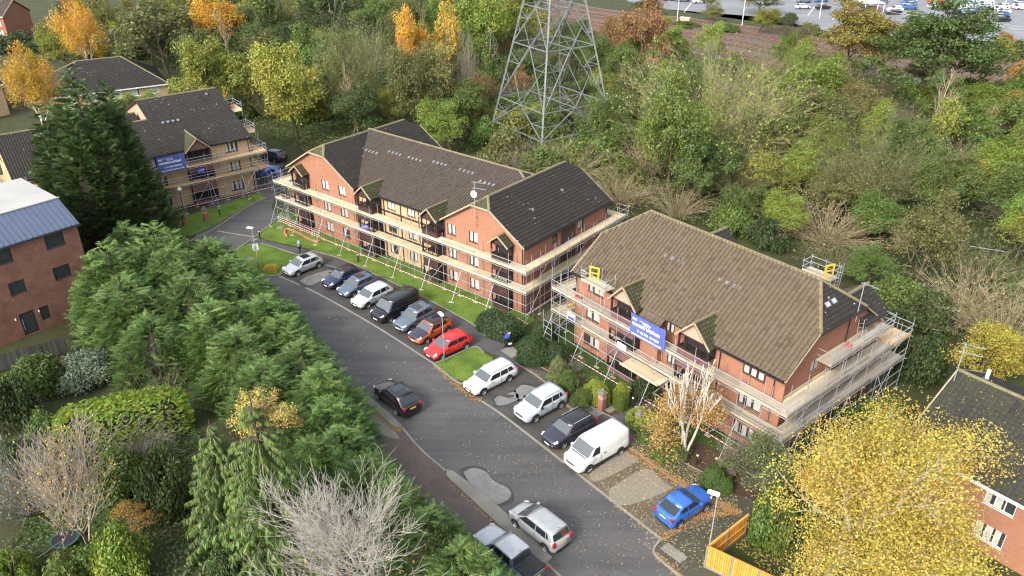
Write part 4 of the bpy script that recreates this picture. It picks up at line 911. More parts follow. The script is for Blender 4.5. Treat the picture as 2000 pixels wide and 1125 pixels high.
ridge(A2, (-.3, 7, 9.25), (16, 7, 9.25)); verge(A2, (-.3, -.35, 5.45), (-.3, 7, 9.15), .1, .2, M['wood_tan'])
S2 = Scaffold('scaffolding', 'tan boarded scaffolding on the low block at the left edge', (fA2[0], fA2[1], 0), R(38), 'wood_tan', 9)
S2.run((-1.2, -1.3), (8, -1.3), (0, 1), (2.6, 4.7), 6.0, ledgers=(1,), rail_z=(.45, .9)); S2.run((-1.2, 6), (-1.2, -1.3), (1, 0), (2.6, 4.7), 6.0, ledgers=(1,), outer_ends=(True, False), rail_z=(.45, .9)); S2.done()

# ------------------------------------------------------------------ modern brick house at the left edge
M['metal_blue'] = plain('blue_grey_roof_metal', (.10, .125, .19), .38, .25, .08)
M['flat_white'] = ground_mat('pale_flat_roof_felt', [(.3, (.27, .265, .255)), (.6, (.37, .365, .355)), (.8, (.2, .195, .185))], .35, 3, .8, .1)
fD = frame(-40.0, 66.8, 50.5)
D = thing('brick_house', 'modern brown brick house with blue metal roof edge at the left edge', 'building', (fD[0], fD[1], 0), R(50.5))
dw = [(-2.15, 7.35, 1.65, 1.3), (-6.75, 7.35, 1.9, 1.3), (-6.2, 4.25, 1.35, 1.25), (-2.3, 4.25, 1.5, 1.25)]
wall(D, (-16, 0), (0, 0), 0, 9.1, M['brick_brown'], win_ops(dw, -16) + [(16 - 6.85, 16 - 5.55, .12, 2.35), (16 - 5.1, 16 - 4.3, .9, 2.3)])
for i, (u, z, w, h) in enumerate(dw): window(D, u, .075, z, w, h, 0, 2, 'frame_grey', .0, i, sill=True)
window(D, -4.7, .075, .9, .8, 1.4, 0, 1, 'frame_grey', .0, 5)
d_ = MB().box(-.62, .62, 0, .06, 0, 2.2).build('door', M['frame_grey'], D, loc=(-6.2, .05, .13)); MB().box(-.35, .5, -.012, -.002, .15, 2.05).build('pane', M['glass'], d_); MB().tube((-.48, -.05, .5), (-.48, -.05, 1.7), .02, 6).build('handle', M['galv'], d_)
for u in (-7.2, -5.2): MB().tube((u, -.1, 1.95), (u, -.1, 2.15), .06, 8).build('wall_lamp', M['white'], D)
wall(D, (0, 0), (0, 11), 0, 9.1, M['brick_brown'], top=[(0, 9.1), (3, 9.1), (3, 10.5)]); wall(D, (0, 3), (0, 11), 9.1, 10.55, M['brick_brown']); wall(D, (0, 11), (-16, 11), 0, 10.5, M['brick_brown'])
mb = MB(); mb.poly([(-16, -.35, 9.05), (.15, -.35, 9.05), (.15, 2.95, 10.62), (-16, 2.95, 10.62)]); mb.poly([(.15, -.35, 8.9), (-16, -.35, 8.9), (-16, 2.95, 10.45), (.15, 2.95, 10.45)]); mb.build('metal_roof', M['metal_blue'], D)
seam = MB().bar((0, -.35, 0), (0, 2.95, 1.57), .05, .07).mesh('standing_seam', M['metal_blue'])
for i in range(34): obj('standing_seam', seam, D, (-15.8 + i * .475, 0, 9.09))
MB().box(-16, .2, -.5, -.36, 8.86, 9.04).build('gutter', M['frame_grey'], D)
MB().box(-16, .2, 2.95, 11.2, 10.5, 10.66).build('flat_roof', M['flat_white'], D); MB().box(-16, .25, 2.9, 3.05, 10.662, 10.75).box(-5.6, -5.45, 3.06, 11.2, 10.662, 10.72).build('roof_upstand', M['flat_white'], D)
# dark close-boarded fence in front of it
def board_fence(label, a, b, h, mat, panel=1.83, bw=.13, posts=None, gap=.0, cap=True, group=None, rails_back=True, gravel=True):
    a = Vector(a); b = Vector(b); d = b - a; L = d.length; t = thing('fence', label, 'fence', a, math.atan2(d.y, d.x), group)
    pm = MB().box(-.05, .05, -.05, .05, 0, h + .06).mesh('post', posts or M['kerb']); n = max(1, round(L / panel)); pw = L / n
    bd = MB().box(-bw / 2, bw / 2 - .012, -.012, .012, .2, h).mesh('board', mat)
    for i in range(n + 1): obj('post', pm, t, (i * pw, 0, 0))
    for i in range(n):
        k = int((pw - .1) / bw)
        for j in range(k): obj('board', bd, t, (i * pw + .06 + bw / 2 + j * (pw - .12) / k, -.012 - .010 * (j % 2), 0), (0, 0, R(2)))
        r_ = MB()
        for z in (.35, h * .55, h - .1): r_.box(.05, pw - .05, .02, .07, z - .04, z + .04)
        r_.build('rail', mat, t, loc=(i * pw, 0, 0))
        if cap: MB().box(.05, pw - .05, -.05, .06, h, h + .035).build('capping', mat, t, loc=(i * pw, 0, 0))
        if gravel: MB().box(.05, pw - .05, -.025, .025, 0, .19).build('gravel_board', M['kerb'], t, loc=(i * pw, 0, 0))
    return t
pa, pb = g(-60, 745), g(135, 692); board_fence('dark stained board fence below the modern brick house', pa, pb, 1.75, M['wood_black'], cap=False, posts=M['wood_black'], gravel=False)
pa, pb, pc = g(1376, 1108), g(1454, 1045), g(1520, 1178)
board_fence('new orange board fence running from the lamp post out of the picture', pa, pc + (pc - pa) * .4, 1.8, M['wood_fence'])
board_fence('shorter orange fence return showing its rails towards the yellow birch', pb, pa, 1.8, M['wood_fence'])

# ------------------------------------------------------------------ houses further off
def plain_house(label, loc, rz, L, W, he, hr, wallmat, tilemat, hip=0.0, wins=(), frm='frame_white', barge=None, seed=60, fasc='white'):
    t = thing('house', label, 'house', loc, rz); u0 = -L
    front(t, u0, 0, 0, wallmat, list(wins), he, frm=frm)
    side(t, 0, 0, W, wallmat, [], he, None if hip else [(0, he), (W, he), (W / 2, hr - .1)]); side(t, u0, 0, W, wallmat, [], he, None if hip else [(0, he), (W, he), (W / 2, hr - .1)], right=False); wall(t, (0, W), (u0, W), 0, he, wallmat)
    o = .35; m = W / 2; a = u0 - o; b = o
    roof_slope(t, [(a, -o, he), (b, -o, he), (b - hip, m, hr), (a + hip, m, hr)], tilemat, rib=.3, gauge=.36, rise=.04, seed=seed)
    roof_slope(t, [(b, W + o, he), (a, W + o, he), (a + hip, m, hr), (b - hip, m, hr)], tilemat, rib=.3, gauge=.36, rise=.04, seed=seed + 1)
    if hip:
        roof_slope(t, [(b, -o, he), (b, W + o, he), (b - hip, m, hr)], tilemat, rib=.3, seed=seed + 2); roof_slope(t, [(a, W + o, he), (a, -o, he), (a + hip, m, hr)], tilemat, rib=.3, seed=seed + 3)
        for c in ((b, -o), (b, W + o)): ridge(t, (*c, he + .03), (b - hip, m, hr + .03))
        for c in ((a, -o), (a, W + o)): ridge(t, (*c, he + .03), (a + hip, m, hr + .03))
    else:
        for u in (a, b):
            verge(t, (u, -o, he - .05), (u, m, hr - .03), .1, .22, M[barge or 'verge']); verge(t, (u, W + o, he - .05), (u, m, hr - .03), .1, .22, M[barge or 'verge'])
    ridge(t, (a + hip, m, hr + .03), (b - hip, m, hr + .03))
    MB().box(a, b, -o - .1, -o - .01, he - .22, he - .02).build('fascia', M[fasc], t); return t
plain_house('low house with brown hipped roof and white windows behind the buff block', (-62.4, 143.7, 0), R(31), 19, 15, 2.6, 6.6, M['brick_buff'], M['tile_dark'], 6.2, [(u, 1.0, 1.7, 1.35) for u in (-2.4, -5.6, -8.6, -12, -16)], seed=61)
p = g(-70, 215, 3); plain_house('pale rendered house with white barge boards at the left edge', (p.x + 2, p.y + 8, 0), R(60), 11, 9, 5.2, 8.4, M['render_pale'], M['tile_dark'], 0, [(-3, 3.2, 1.4, 1.2), (-7, 3.2, 1.4, 1.2)], barge='white', seed=64)
p = g(18, 205); plain_house('dark roofed house with white window beside the left-hand birch', (p.x, p.y, 0), R(48), 12, 8, 3.4, 6.2, M['brick_red_and_shaded'], M['tile_dark'], 0, [(-1.5, 1.4, 1.5, 1.3), (-5, 1.4, 1.5, 1.3)], seed=67)
p = g(18, 78); plain_house('brick house with white sash windows in the top left corner', (p.x, p.y, 0), R(-10), 14, 9, 5.4, 8.6, M['brick_red_and_shaded'], M['tile_brown'], 0, [(-1.6, 3.2, 1.3, 1.5), (-4.4, 3.2, 1.3, 1.5), (-1.6, .7, 1.3, 1.5)], seed=70)
fG = frame(28.38, 37.58, -51.5)
G = plain_house('red brick house with mossy dark roof at the right edge', (at_uv(fG, 9, 0).x, at_uv(fG, 9, 0).y, 0), R(-51.5), 13, 11.6, 5.0, 8.0, M['brick_orange'], M['tile_dark'], 0, [(-9 + 1.95, 3.55, 1.75, 1.15), (-9 + 2.0, .9, 1.75, 1.25), (-9 - 1.6, 3.55, 1.3, 1.15), (-9 - 1.5, .3, 1.5, 1.3), (-3.5, 3.4, 1.75, 1.2)], seed=73)
t = G; MB().tube((-12.0, 7.4, 7.1), (-12.0, 7.4, 8.0), .13, 10).build('flue', M['white'], G); MB().box(-12.3, -11.7, 7.1, 7.7, 7.06, 7.14).build('flue_flashing', M['white'], G)
M['tile_green'] = tile_mat('moss_grown_roof_tiles', (.026, .024, .022), (.036, .034, .029), (.045, .052, .017), .0, .5)
for o_ in G.children:
    if o_.name.startswith('roof_tiles'): o_.data.materials[0] = M['tile_green']
p = at_uv(fG, -4.1, 4.9); aerial('aerial with two antennas on the gable end of the mossy roofed house', (p.x, p.y, 7.2), R(-30), 3.4, 2, False)

# ------------------------------------------------------------------ pylon, railway, distant car park
M['steel'] = plain('weathered_pylon_steel', (.17, .195, .19), .5, .3, .25, .8)
def pylon():
    t = thing('pylon', 'tall grey lattice steel electricity pylon standing in the woodland', 'pylon', (5.83, 114.54, 0), 0)
    ph = -1.767; zs = [0, 3.9, 7.56, 15.46, 20.64, 25.5, 29.0, 32.0, 35.0]; rr = lambda z: 9.81 - .26 * z if z < 29 else 2.27 - .06 * (z - 29)
    P = lambda i, z: Vector((rr(z) * math.cos(ph + i * math.pi / 2), rr(z) * math.sin(ph + i * math.pi / 2), z))
    for i in range(4):
        mb = MB()
        for a, b in zip(zs, zs[1:]): mb.bar(P(i, a), P(i, b), .22, .22)
        mb.build('leg', M['steel'], t)
        MB().box(-.6, .6, -.6, .6, -.2, .35).build('footing', M['concrete'], t, loc=P(i, 0))
    for i in range(4):
        j = (i + 1) % 4; s2 = MB()
        for k, z in enumerate(zs):
            if k == 0: continue
            MB().bar(P(i, z), P(j, z), .12, .12).build('crossbar', M['steel'], t)
        for a, b in zip(zs, zs[1:]):
            mid = (P(i, b) + P(j, b)) / 2
            for e in (i, j): MB().bar(P(e, a), mid, .12, .12).build('diagonal', M['steel'], t)
            n = 3 if b - a > 4 else 2
            for q in range(1, n):
                f = q / n
                for L, O in ((i, j), (j, i)):
                    pl = P(L, a + (b - a) * f); pd = P(L, a).lerp(mid, f); s2.bar(pl, pd, .08, .08)
                    pl2 = P(L, a + (b - a) * (f + .5 / n)); s2.bar(pd, pl2, .07, .07)
            m2 = (P(i, a) + P(j, a)) / 2
            if a > 0: s2.bar(m2, P(i, a).lerp(mid, .5), .08, .08); s2.bar(m2, P(j, a).lerp(mid, .5), .08, .08)
        s2.build('lacing', M['steel'], t)['kind'] = 'stuff'
    for z in (7.56, 15.46, 20.64, 29):
        mb = MB(); mb.bar((P(0, z) + P(1, z)) / 2, (P(2, z) + P(3, z)) / 2, .1, .1); mb.bar((P(1, z) + P(2, z)) / 2, (P(3, z) + P(0, z)) / 2, .1, .1); mb.bar((P(0, z) + P(1, z)) / 2, (P(1, z) + P(2, z)) / 2, .1, .1); mb.bar((P(2, z) + P(3, z)) / 2, (P(3, z) + P(0, z)) / 2, .1, .1); mb.build('plan_brace', M['steel'], t)['kind'] = 'stuff'
    for z in (35.0,):
        mb = MB()
        for s in (-1, 1): mb.bar((s * 6.5, 0, z), (0, 1.2, z), .14, .14); mb.bar((s * 6.5, 0, z), (0, -1.2, z), .14, .14); mb.bar((s * 6.5, 0, z), (0, 0, z + 1.6), .12, .12)
        mb.build('cross_arm', M['steel'], t)
pylon()
rail_px = [(900, -5), (1100, 34), (1305, 58), (1450, 82), (1600, 112), (1800, 138), (1990, 160), (2200, 190)]
rc = smooth_line([g(*p) for p in rail_px], 4)
def offset(line, d):
    out = []
    for i, p in enumerate(line):
        t_ = (line[min(i + 1, len(line) - 1)] - line[max(i - 1, 0)]).normalized(); out.append(p + Vector((-t_.y, t_.x, 0)) * d)
    return out
L1, L2 = offset(rc, 19), offset(rc, -19); mb = MB()
for i in range(len(rc) - 1): mb.poly([L1[i], L2[i], L2[i + 1], L1[i + 1]]) if False else mb.poly([Vector((*L2[i][:2], .02)), Vector((*L2[i + 1][:2], .02)), Vector((*L1[i + 1][:2], .02)), Vector((*L1[i][:2], .02))])
mb.build('railway_bed', M['ballast'])['kind'] = 'structure'
slp = MB()
for d in (-15, -11, -4.5, -.5, 6, 10, 16):
    c = offset(rc, d)
    for e in (-.72, .72):
        q = offset(c, e); mb = MB()
        for i in range(len(q) - 1): mb.bar(q[i] + Vector((0, 0, .22)), q[i + 1] + Vector((0, 0, .22)), .12, .16)
        mb.build('rail', M['rust'])['kind'] = 'structure'
    for i in range(len(c) - 1):
        n = int((c[i + 1] - c[i]).length / .75); dd = (c[i + 1] - c[i]).normalized(); sd_ = Vector((-dd.y, dd.x, 0))
        for k in range(n):
            p = c[i].lerp(c[i + 1], k / n); slp.bar(p - sd_ * 1.25 + Vector((0, 0, .07)), p + sd_ * 1.25 + Vector((0, 0, .07)), .25, .12)
o = slp.build('railway_sleepers', M['ballast']); o['kind'] = 'stuff'
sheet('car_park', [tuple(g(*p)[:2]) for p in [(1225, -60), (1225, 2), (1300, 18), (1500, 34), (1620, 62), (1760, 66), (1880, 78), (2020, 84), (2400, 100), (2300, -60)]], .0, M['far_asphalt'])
# ------------------------------------------------------------------ vehicles
PAINT = {k: paint(k + '_car_paint', c, r, m) for k, c, r, m in (
    ('silver', (.42, .44, .47), .3, .35), ('white', (.60, .61, .62), .3, 0), ('navy', (.022, .03, .075), .22, .2), ('blue_grey', (.10, .14, .20), .25, .3), ('pale_silver', (.55, .57, .60), .3, .25),
    ('black', (.012, .012, .016), .2, 0), ('slate', (.125, .155, .21), .25, .3), ('orange', (.52, .10, .02), .28, .1), ('red', (.62, .02, .02), .25, 0), ('light_grey', (.46, .50, .55), .3, .1),
    ('midnight', (.035, .033, .055), .2, .2), ('blue', (.03, .13, .50), .25, .15), ('maroon', (.020, .009, .014), .2, .2), ('grey_silver', (.36, .38, .39), .3, .35), ('mid_blue', (.05, .14, .38), .28, .2), ('pink', (.55, .12, .22), .3, .1))}
TY = {}
def wheel_mesh(r):
    if r not in TY:
        a = MB(); n = 20; prof = [(-.10, r * .72), (-.09, r * .96), (-.05, r), (.05, r), (.09, r * .96), (.10, r * .72)]
        for k in range(n):
            t0, t1 = 2 * math.pi * k / n, 2 * math.pi * (k + 1) / n
            for (y0, r0), (y1, r1) in zip(prof, prof[1:]): a.poly([(r0 * math.cos(t0), y0, r0 * math.sin(t0)), (r0 * math.cos(t1), y0, r0 * math.sin(t1)), (r1 * math.cos(t1), y1, r1 * math.sin(t1)), (r1 * math.cos(t0), y1, r1 * math.sin(t0))])
        b = MB(); rr = r * .72
        for k in range(5):
            t = 2 * math.pi * k / 5; c, s_ = math.cos(t), math.sin(t)
            b.poly([(.05 * -s_ + .03 * c, .085, .05 * c + .03 * s_), (rr * c - .03 * s_, .075, rr * s_ + .03 * c), (rr * c + .03 * s_, .075, rr * s_ - .03 * c), (.05 * s_ + .03 * c, .085, -.05 * c + .03 * s_)])
            b.poly([(.045 * -s_ , .08, .045 * c), (rr * math.cos(t + .25), .07, rr * math.sin(t + .25)), (rr * math.cos(t + .42), .07, rr * math.sin(t + .42))])
        for k in range(n):
            t0, t1 = 2 * math.pi * k / n, 2 * math.pi * (k + 1) / n
            b.poly([(rr * math.cos(t0), .10, rr * math.sin(t0)), (rr * math.cos(t1), .10, rr * math.sin(t1)), (rr * .9 * math.cos(t1), .07, rr * .9 * math.sin(t1)), (rr * .9 * math.cos(t0), .07, rr * .9 * math.sin(t0))])
            b.poly([(0, .02, 0), (rr * math.cos(t1), .02, rr * math.sin(t1)), (rr * math.cos(t0), .02, rr * math.sin(t0))], 1)
            b.poly([(0, .09, 0), (.06 * math.cos(t1), .088, .06 * math.sin(t1)), (.06 * math.cos(t0), .088, .06 * math.sin(t0))])
        TY[r] = (a.mesh('tyre', M['tyre'], True), b.mesh('rim', [M['rim'], M['black_plastic']]))
    return TY[r]
def interp(x, pts):
    for (x0, y0), (x1, y1) in zip(pts, pts[1:]):
        if x <= x1: 
            t = (x - x0) / (x1 - x0); t = max(0, min(1, t)); t = t * t * (3 - 2 * t) * .5 + t * .5; return y0 + (y1 - y0) * t
    return pts[-1][1]
def make_car(label, loc, heading, col, L=4.3, W=1.8, H=1.5, kind='hatch', wb=2.62, front=.88, zb=.93, hood=.80, nose=.62, roofc=None, wr=.33, sunroof=False, rails=False, cladding=False, xw0=None, glassc='car_glass', group='cars parked along the road', name='car', cat='car', plate_rear='plate_yellow', hoodc=None, dark_rear=False, badge=False):
    t = thing(name, label, cat, loc, heading, group); p = PAINT[col]; hw = W / 2; f = L / 2; r = -L / 2
    van = kind == 'van'; truck = kind == 'pickup'
    xfw = f - front; xrw = xfw - wb
    a = {'hatch': dict(w0=f - 1.05, w1=f - 1.85, r1=r + .55, r0=r + .10, tail=zb + .02), 'estate': dict(w0=f - 1.25, w1=f - 1.95, r1=r + .42, r0=r + .08, tail=zb), 'suv': dict(w0=f - 1.15, w1=f - 1.85, r1=r + .45, r0=r + .10, tail=zb),
         'mpv': dict(w0=f - .78, w1=f - 1.75, r1=r + .36, r0=r + .10, tail=zb), 'coupe_suv': dict(w0=f - 1.2, w1=f - 1.95, r1=r + .95, r0=r + .15, tail=zb + .04), 'van': dict(w0=f - .82, w1=f - 1.55, r1=r + .12, r0=r + .03, tail=zb), 'pickup': dict(w0=f - 1.45, w1=f - 2.1, r1=f - 3.75, r0=f - 3.95, tail=zb)}[kind]
    w0, w1, r1, r0 = a['w0'], a['w1'], a['r1'], a['r0']
    # lower body
    zt = [(r, zb - .10), (r + .12, a['tail']), (r0 + .3, zb), (w0 - .1, zb), (w0 + .02, hood + (zb - hood) * .75), (f - .45, hood - .06), (f - .12, nose + .08), (f, nose - .06)]
    wf = [(r, .86), (r + .18, .965), (r + .6, 1.0), (f - .9, 1.0), (f - .35, .95), (f - .12, .85), (f, .70)]
    xs = [r, r + .05, r + .16, r + .4, xrw - .38, xrw, xrw + .38, (xrw + xfw) / 2, xfw - .38, w0 - .1, w0 + .05, xfw, xfw + .35, f - .35, f - .2, f - .09, f - .02, f]
    xs = sorted(set(round(x, 3) for x in xs)); rings = []
    for x in xs:
        z = interp(x, zt); w = hw * interp(x, wf); e = min(x - r, f - x); lo = .20 + max(0, .10 - e) * 1.1
        rings.append([(x, y * w, zz) for y, zz in ((.82, lo), (.955, lo + .07), (1.0, .48), (.99, z - .20), (.955, z - .055), (.86, z), (.45, z + .03), (0, z + .04))])
    mb = MB(); n = len(rings)
    for sg in (1, -1):
        for i in range(n - 1):
            for k in range(7):
                q = [rings[i][k], rings[i + 1][k], rings[i + 1][k + 1], rings[i][k + 1]]; q = [(x, y * sg, z) for x, y, z in q]
                m = 1 if (cladding and k == 0) or (k == 0) else 0
                if hoodc and k >= 4 and rings[i][0][0] > w0 - .12: m = 2
                mb.poly(q if sg < 0 else q[::-1], m)
        for ring, s2 in ((rings[0], -1), (rings[-1], 1)):
            for k in range(7):
                q = [(x, y * sg, z) for x, y, z in (ring[k], ring[k + 1])]; q += [(q[1][0], 0, q[1][2]), (q[0][0], 0, q[0][2])]; mb.poly(q if sg * s2 > 0 else q[::-1])
    me = mb.mesh('body', [p, M['black_plastic'], PAINT[hoodc] if hoodc else p], True)
    bm = bmesh.new(); bm.from_mesh(me); bmesh.ops.remove_doubles(bm, verts=bm.verts, dist=.002); bmesh.ops.recalc_face_normals(bm, faces=bm.faces); bm.to_mesh(me); bm.free()
    me.polygons.foreach_set('use_smooth', [True] * len(me.polygons)); obj('body', me, t)
    # cabin shell
    zr = H; yb, yt = (.945, .83) if not van else (.97, .90); ztop = zr - .09; rc = PAINT[roofc] if roofc else p
    cols = [(w0, w1), (w0 - .55, w1 - .35), ((w0 + r0) / 2, (w1 + r1) / 2), (r0 + .3, r1 + .25), (r0, r1)]
    def wfac(x): return interp(x, wf)
    ring = []
    for i, (xb, xt) in enumerate(cols):
        dz = -.05 if i == 0 else (-.035 if i == 4 else 0); k = .97 if i in (0, 4) else 1
        ring.append([(xb, hw * yb * wfac(xb), zb - .03), (xt, hw * yt * k, ztop + dz), (xt, hw * (yt - .10) * k, zr - .015 + dz), (xt, hw * .35, zr + .005 + dz * .6), (xt, 0, zr + .012 + dz * .5)])
    mb = MB()
    for sg in (1, -1):
        for i in range(4):
            for k in range(4):
                q = [(x, y * sg, z) for x, y, z in (ring[i][k], ring[i + 1][k], ring[i + 1][k + 1], ring[i][k + 1])]; mb.poly(q if sg > 0 else q[::-1], 0 if k == 0 else 1)
        for i, s2 in ((0, 1), (4, -1)):
            for k in range(4):
                A_, B_ = ring[i][k], ring[i][k + 1]; q = [(A_[0], A_[1] * sg, A_[2]), (B_[0], B_[1] * sg, B_[2]), (B_[0], 0, B_[2]), (A_[0], 0, A_[2])]; mb.poly(q if sg * s2 > 0 else q[::-1], 0)
    me = mb.mesh('cabin', [p, rc], True); bm = bmesh.new(); bm.from_mesh(me); bmesh.ops.remove_doubles(bm, verts=bm.verts, dist=.002); bmesh.ops.recalc_face_normals(bm, faces=bm.faces); bm.to_mesh(me); bm.free()
    obj('cabin', me, t)
    # glass panels stand 6 mm proud
    def S(x0, x1, tt, sg): return Vector((x0 + (x1 - x0) * tt, sg * (hw * (yb * wfac(x0) * (1 - tt) + yt * tt) + .012), zb - .03 + (ztop - zb + .03) * tt))
    def sidewin(xa0, xa1, xb0, xb1, t0=.16, t1=.93, g_='car_glass', nm='side_window'):
        for sg in (1, -1):
            L_ = lambda x0, x1, tt: S(x0, x1, tt, sg)
            a0 = L_(xa0, xa1, t0); a1 = L_(xa0, xa1, t1); b0 = L_(xb0, xb1, t0); b1 = L_(xb0, xb1, t1); q = [a0, a1, b1, b0]
            MB().poly(q if sg < 0 else q[::-1]).build(nm, M[g_], t)
    xB = (w1 + xrw) / 2 + .05 if not van else w1 - .45
    tl = lambda x: x
    sidewin(w0 - .22, w1 - .06, xB + .03, xB + .0)
    if not van and not truck:
        xC = xrw + .12 if kind in ('hatch', 'coupe_suv', 'suv') else xrw + .05
        if L > 4.0: sidewin(xB - .05, xB - .08, xC, xC + (.05 if kind != 'coupe_suv' else .25)); 
        else: xC = xB + .0
        rt = .93 if kind != 'coupe_suv' else .8
        sidewin(xC - .07, xC - .02, r0 + .38, r1 + .34, .24, rt)
    if truck: sidewin(xB - .05, xB - .08, r0 + .25, r1 + .18)
    def end(i, y0, y1, t0, t1, nm, gm, push):
        A_, B_ = ring[i][0], ring[i][1]; q = []
        for tt, sg in ((t0, 1), (t1, 1), (t1, -1), (t0, -1)):
            q.append((A_[0] + (B_[0] - A_[0]) * tt + push, sg * (A_[1] + (B_[1] - A_[1]) * tt) * (y0 if tt == t0 else y1), A_[2] + (B_[2] - A_[2]) * tt + .012))
        c0 = ((q[0][0] + q[3][0]) / 2 + push * 1.5, 0, q[0][2] + .01); c1 = (q[1][0] + push * 1.0, 0, q[1][2] + .02)
        m = MB()
        A4 = [q[0], q[1], c1, c0]; B4 = [c0, c1, q[2], q[3]]
        for qq in (A4, B4): m.poly(qq if push < 0 else qq[::-1])
        m.build(nm, M[gm], t)
    end(0, .93, .92, .12, .97, 'windscreen', 'screen_glass', .02)
    if not van or dark_rear: end(4, .90, .88, .22, .93, 'rear_window', 'car_glass', -.02)
    if sunroof: MB().box(((w1 + r1) / 2) - .15, w1 - .22, -hw * .52, hw * .52, zr + .012, zr + .02).build('sunroof', M['car_glass'], t)
    if rails:
        for sg in (1, -1): MB().bar((w1 - .2, sg * hw * .74, zr + .03), (r1 + .2, sg * hw * .74, zr + .03), .04, .05).build('roof_rail', M['galv'] if col not in ('black',) else M['black_plastic'], t)
    # wheels
    ty, rm = wheel_mesh(wr); arch = MB(); n = 16
    for k in range(n):
        a0, a1 = math.pi * (k / n) * 1.16 - .25, math.pi * ((k + 1) / n) * 1.16 - .25; R_ = wr + .075
        arch.poly([(0, 0, 0), (R_ * math.cos(a0), 0, R_ * math.sin(a0)), (R_ * math.cos(a1), 0, R_ * math.sin(a1))])
    am = arch.mesh('wheel_arch', M['black_plastic'])
    for x in (xfw, xrw):
        for sg in (1, -1):
            obj('wheel_arch', am, t, (x, sg * (hw + .006), wr), (0, 0, 0))
            w = obj('wheel', ty, t, (x, sg * (hw - .075), wr), (0, 0, 0 if sg > 0 else math.pi)); obj('rim', rm, w)
    # lamps, grille, bumpers, plates, mirrors
    zn = nose
    for sg in (1, -1):
        q = MB(); q.box(-.20, .12, -.15, .15, -.065, .065, M=Matrix.Translation((f - .24, sg * hw * .70, zn + .03)) @ Matrix.Rotation(-sg * .42, 4, 'Z') @ Matrix.Rotation(.28, 4, 'Y')); q.build('headlamp', M['lamp_clear'], t)
        q = MB(); hz_ = .30 if kind in ('estate', 'van', 'mpv', 'suv') else .2; q.box(r - .015, r + .14, sg * hw * .80 - .11, sg * hw * .80 + .11, zb - .12 - hz_ / 2, zb - .05 + hz_ / 2 - .05); q.build('tail_lamp', M['lamp_red'], t)
        q = MB(); q.box(-.09, .09, -.10, .10, -.065, .075, M=Matrix.Translation((w0 - .33, sg * (hw + .075), zb + .06))); q.build('wing_mirror', M['black_plastic'] if cladding else p, t)
    MB().box(f - .10, f + .012, -hw * .42, hw * .42, zn - .17, zn - .03).build('grille', M['black_plastic'], t)
    MB().box(f - .16, f + .010, -hw * .62, hw * .62, .24, .36).build('lower_grille', M['black_plastic'], t)
    MB().box(r - .01, r + .12, -hw * .7, hw * .7, .24, .38).build('rear_bumper_insert', M['black_plastic'], t)
    MB().box(f + .012, f + .022, -.26, .26, .38, .49).build('number_plate', M['plate_white'], t)
    zpl = zb - .22 if kind not in ('van',) else .75
    MB().box(r - .025, r - .012, -.26, .26, zpl - .05, zpl + .06).build('number_plate', M[plate_rear], t)
    if van:
        for sg in (1, -1):
            MB().box(r + .3, w1 - .75, sg * (hw * .985) - .012, sg * (hw * .985) + .012, zb + .02, zb + .05).build('side_moulding', p, t)
            MB().box(w1 - 1.0, w1 - .82, sg * (hw + .005) - .015, sg * (hw + .005) + .015, zb - .12, zb - .07).build('door_handle', M['black_plastic'], t)
            MB().box(r + .05, f - .9, sg * (hw + .004) - .01, sg * (hw + .004) + .01, .28, .46).build('side_trim', M['black_plastic'], t)
        MB().box(w0 + .0, w0 + .06, -hw * .75, hw * .75, zb + .005, zb + .04).build('wiper', M['black_plastic'], t)
    else:
        for sg in (1, -1):
            for x in (xB - .15, (xB + xrw) / 2 - .35)[:2 if L > 4 else 1]: MB().box(x - .09, x + .09, sg * (hw * .985) - .012, sg * (hw * .985) + .02, zb - .17, zb - .14).build('door_handle', p if not cladding else M['black_plastic'], t)
        MB().tube((r1 + .15, 0, zr), (r1 - .02, 0, zr + .14), .012, 5).build('aerial_fin', M['black_plastic'], t)
    if truck:
        mb = MB(); mb.box(r + .06, r0 - .06, -hw * .86, hw * .86, zb + .02, zb + .10)
        for i in range(7): y = -hw * .7 + hw * 1.4 * i / 6; mb.box(r + .1, r0 - .1, y - .03, y + .03, zb + .10, zb + .115)
        mb.build('bed_cover', M['black_plastic'], t)
    sm = MB()
    for sg in (1, -1):
        for x in ([w1 - .55, w0 - .5] if van else [xB - .02, w0 - .32, (xrw + xB) / 2 - .42]): sm.box(x - .008, x + .008, sg * hw * .992 - .014, sg * hw * .992 + .014, .40, zb - .06)
    for y in (-1, 1): sm.bar((w0 + .05, y * hw * .80, hood + .055), (f - .22, y * hw * .62, nose + .10), .014, .012)
    sm.build('panel_gaps', M['black_plastic'], t)['kind'] = 'stuff'
    return t
def car_px(label, fpx, rpx, left, col, heading=None, **k):
    """wheel contact points in the photograph; left True when the car's own left side shows"""
    a, b = g(*fpx), g(*rpx); mid = (a + b) / 2; d = (a - b); h = math.atan2(d.y, d.x) if heading is None else R(heading)
    W = k.get('W', 1.8); L = k.get('L', 4.3); wb = k.get('wb', 2.62); fr = k.get('front', .88); off = (L / 2 - fr) - wb / 2
    lv = Vector((-math.sin(h), math.cos(h), 0)) * (1 if left else -1); fv = Vector((math.cos(h), math.sin(h), 0))
    c = mid - lv * (W / 2 - .02) - fv * off; return make_car(label, (c.x, c.y, .006), h, col, **k)
car_px('silver hatchback with dark sunroof parked alone beside the grass island', (583, 541), (622.5, 522), True, 'silver', 228, L=4.26, H=1.46, sunroof=True)
car_px('dark navy small car, first of the tight row after the empty bay', (661, 566), (700, 546), True, 'navy', 229, L=4.05, wb=2.55, H=1.52, hood=.86, nose=.68, zb=.98, roofc='black')
car_px('blue grey hatchback between the navy car and the silver hatchback', (691, 582), (730, 561), True, 'blue_grey', 229, L=4.25, H=1.48, sunroof=True)
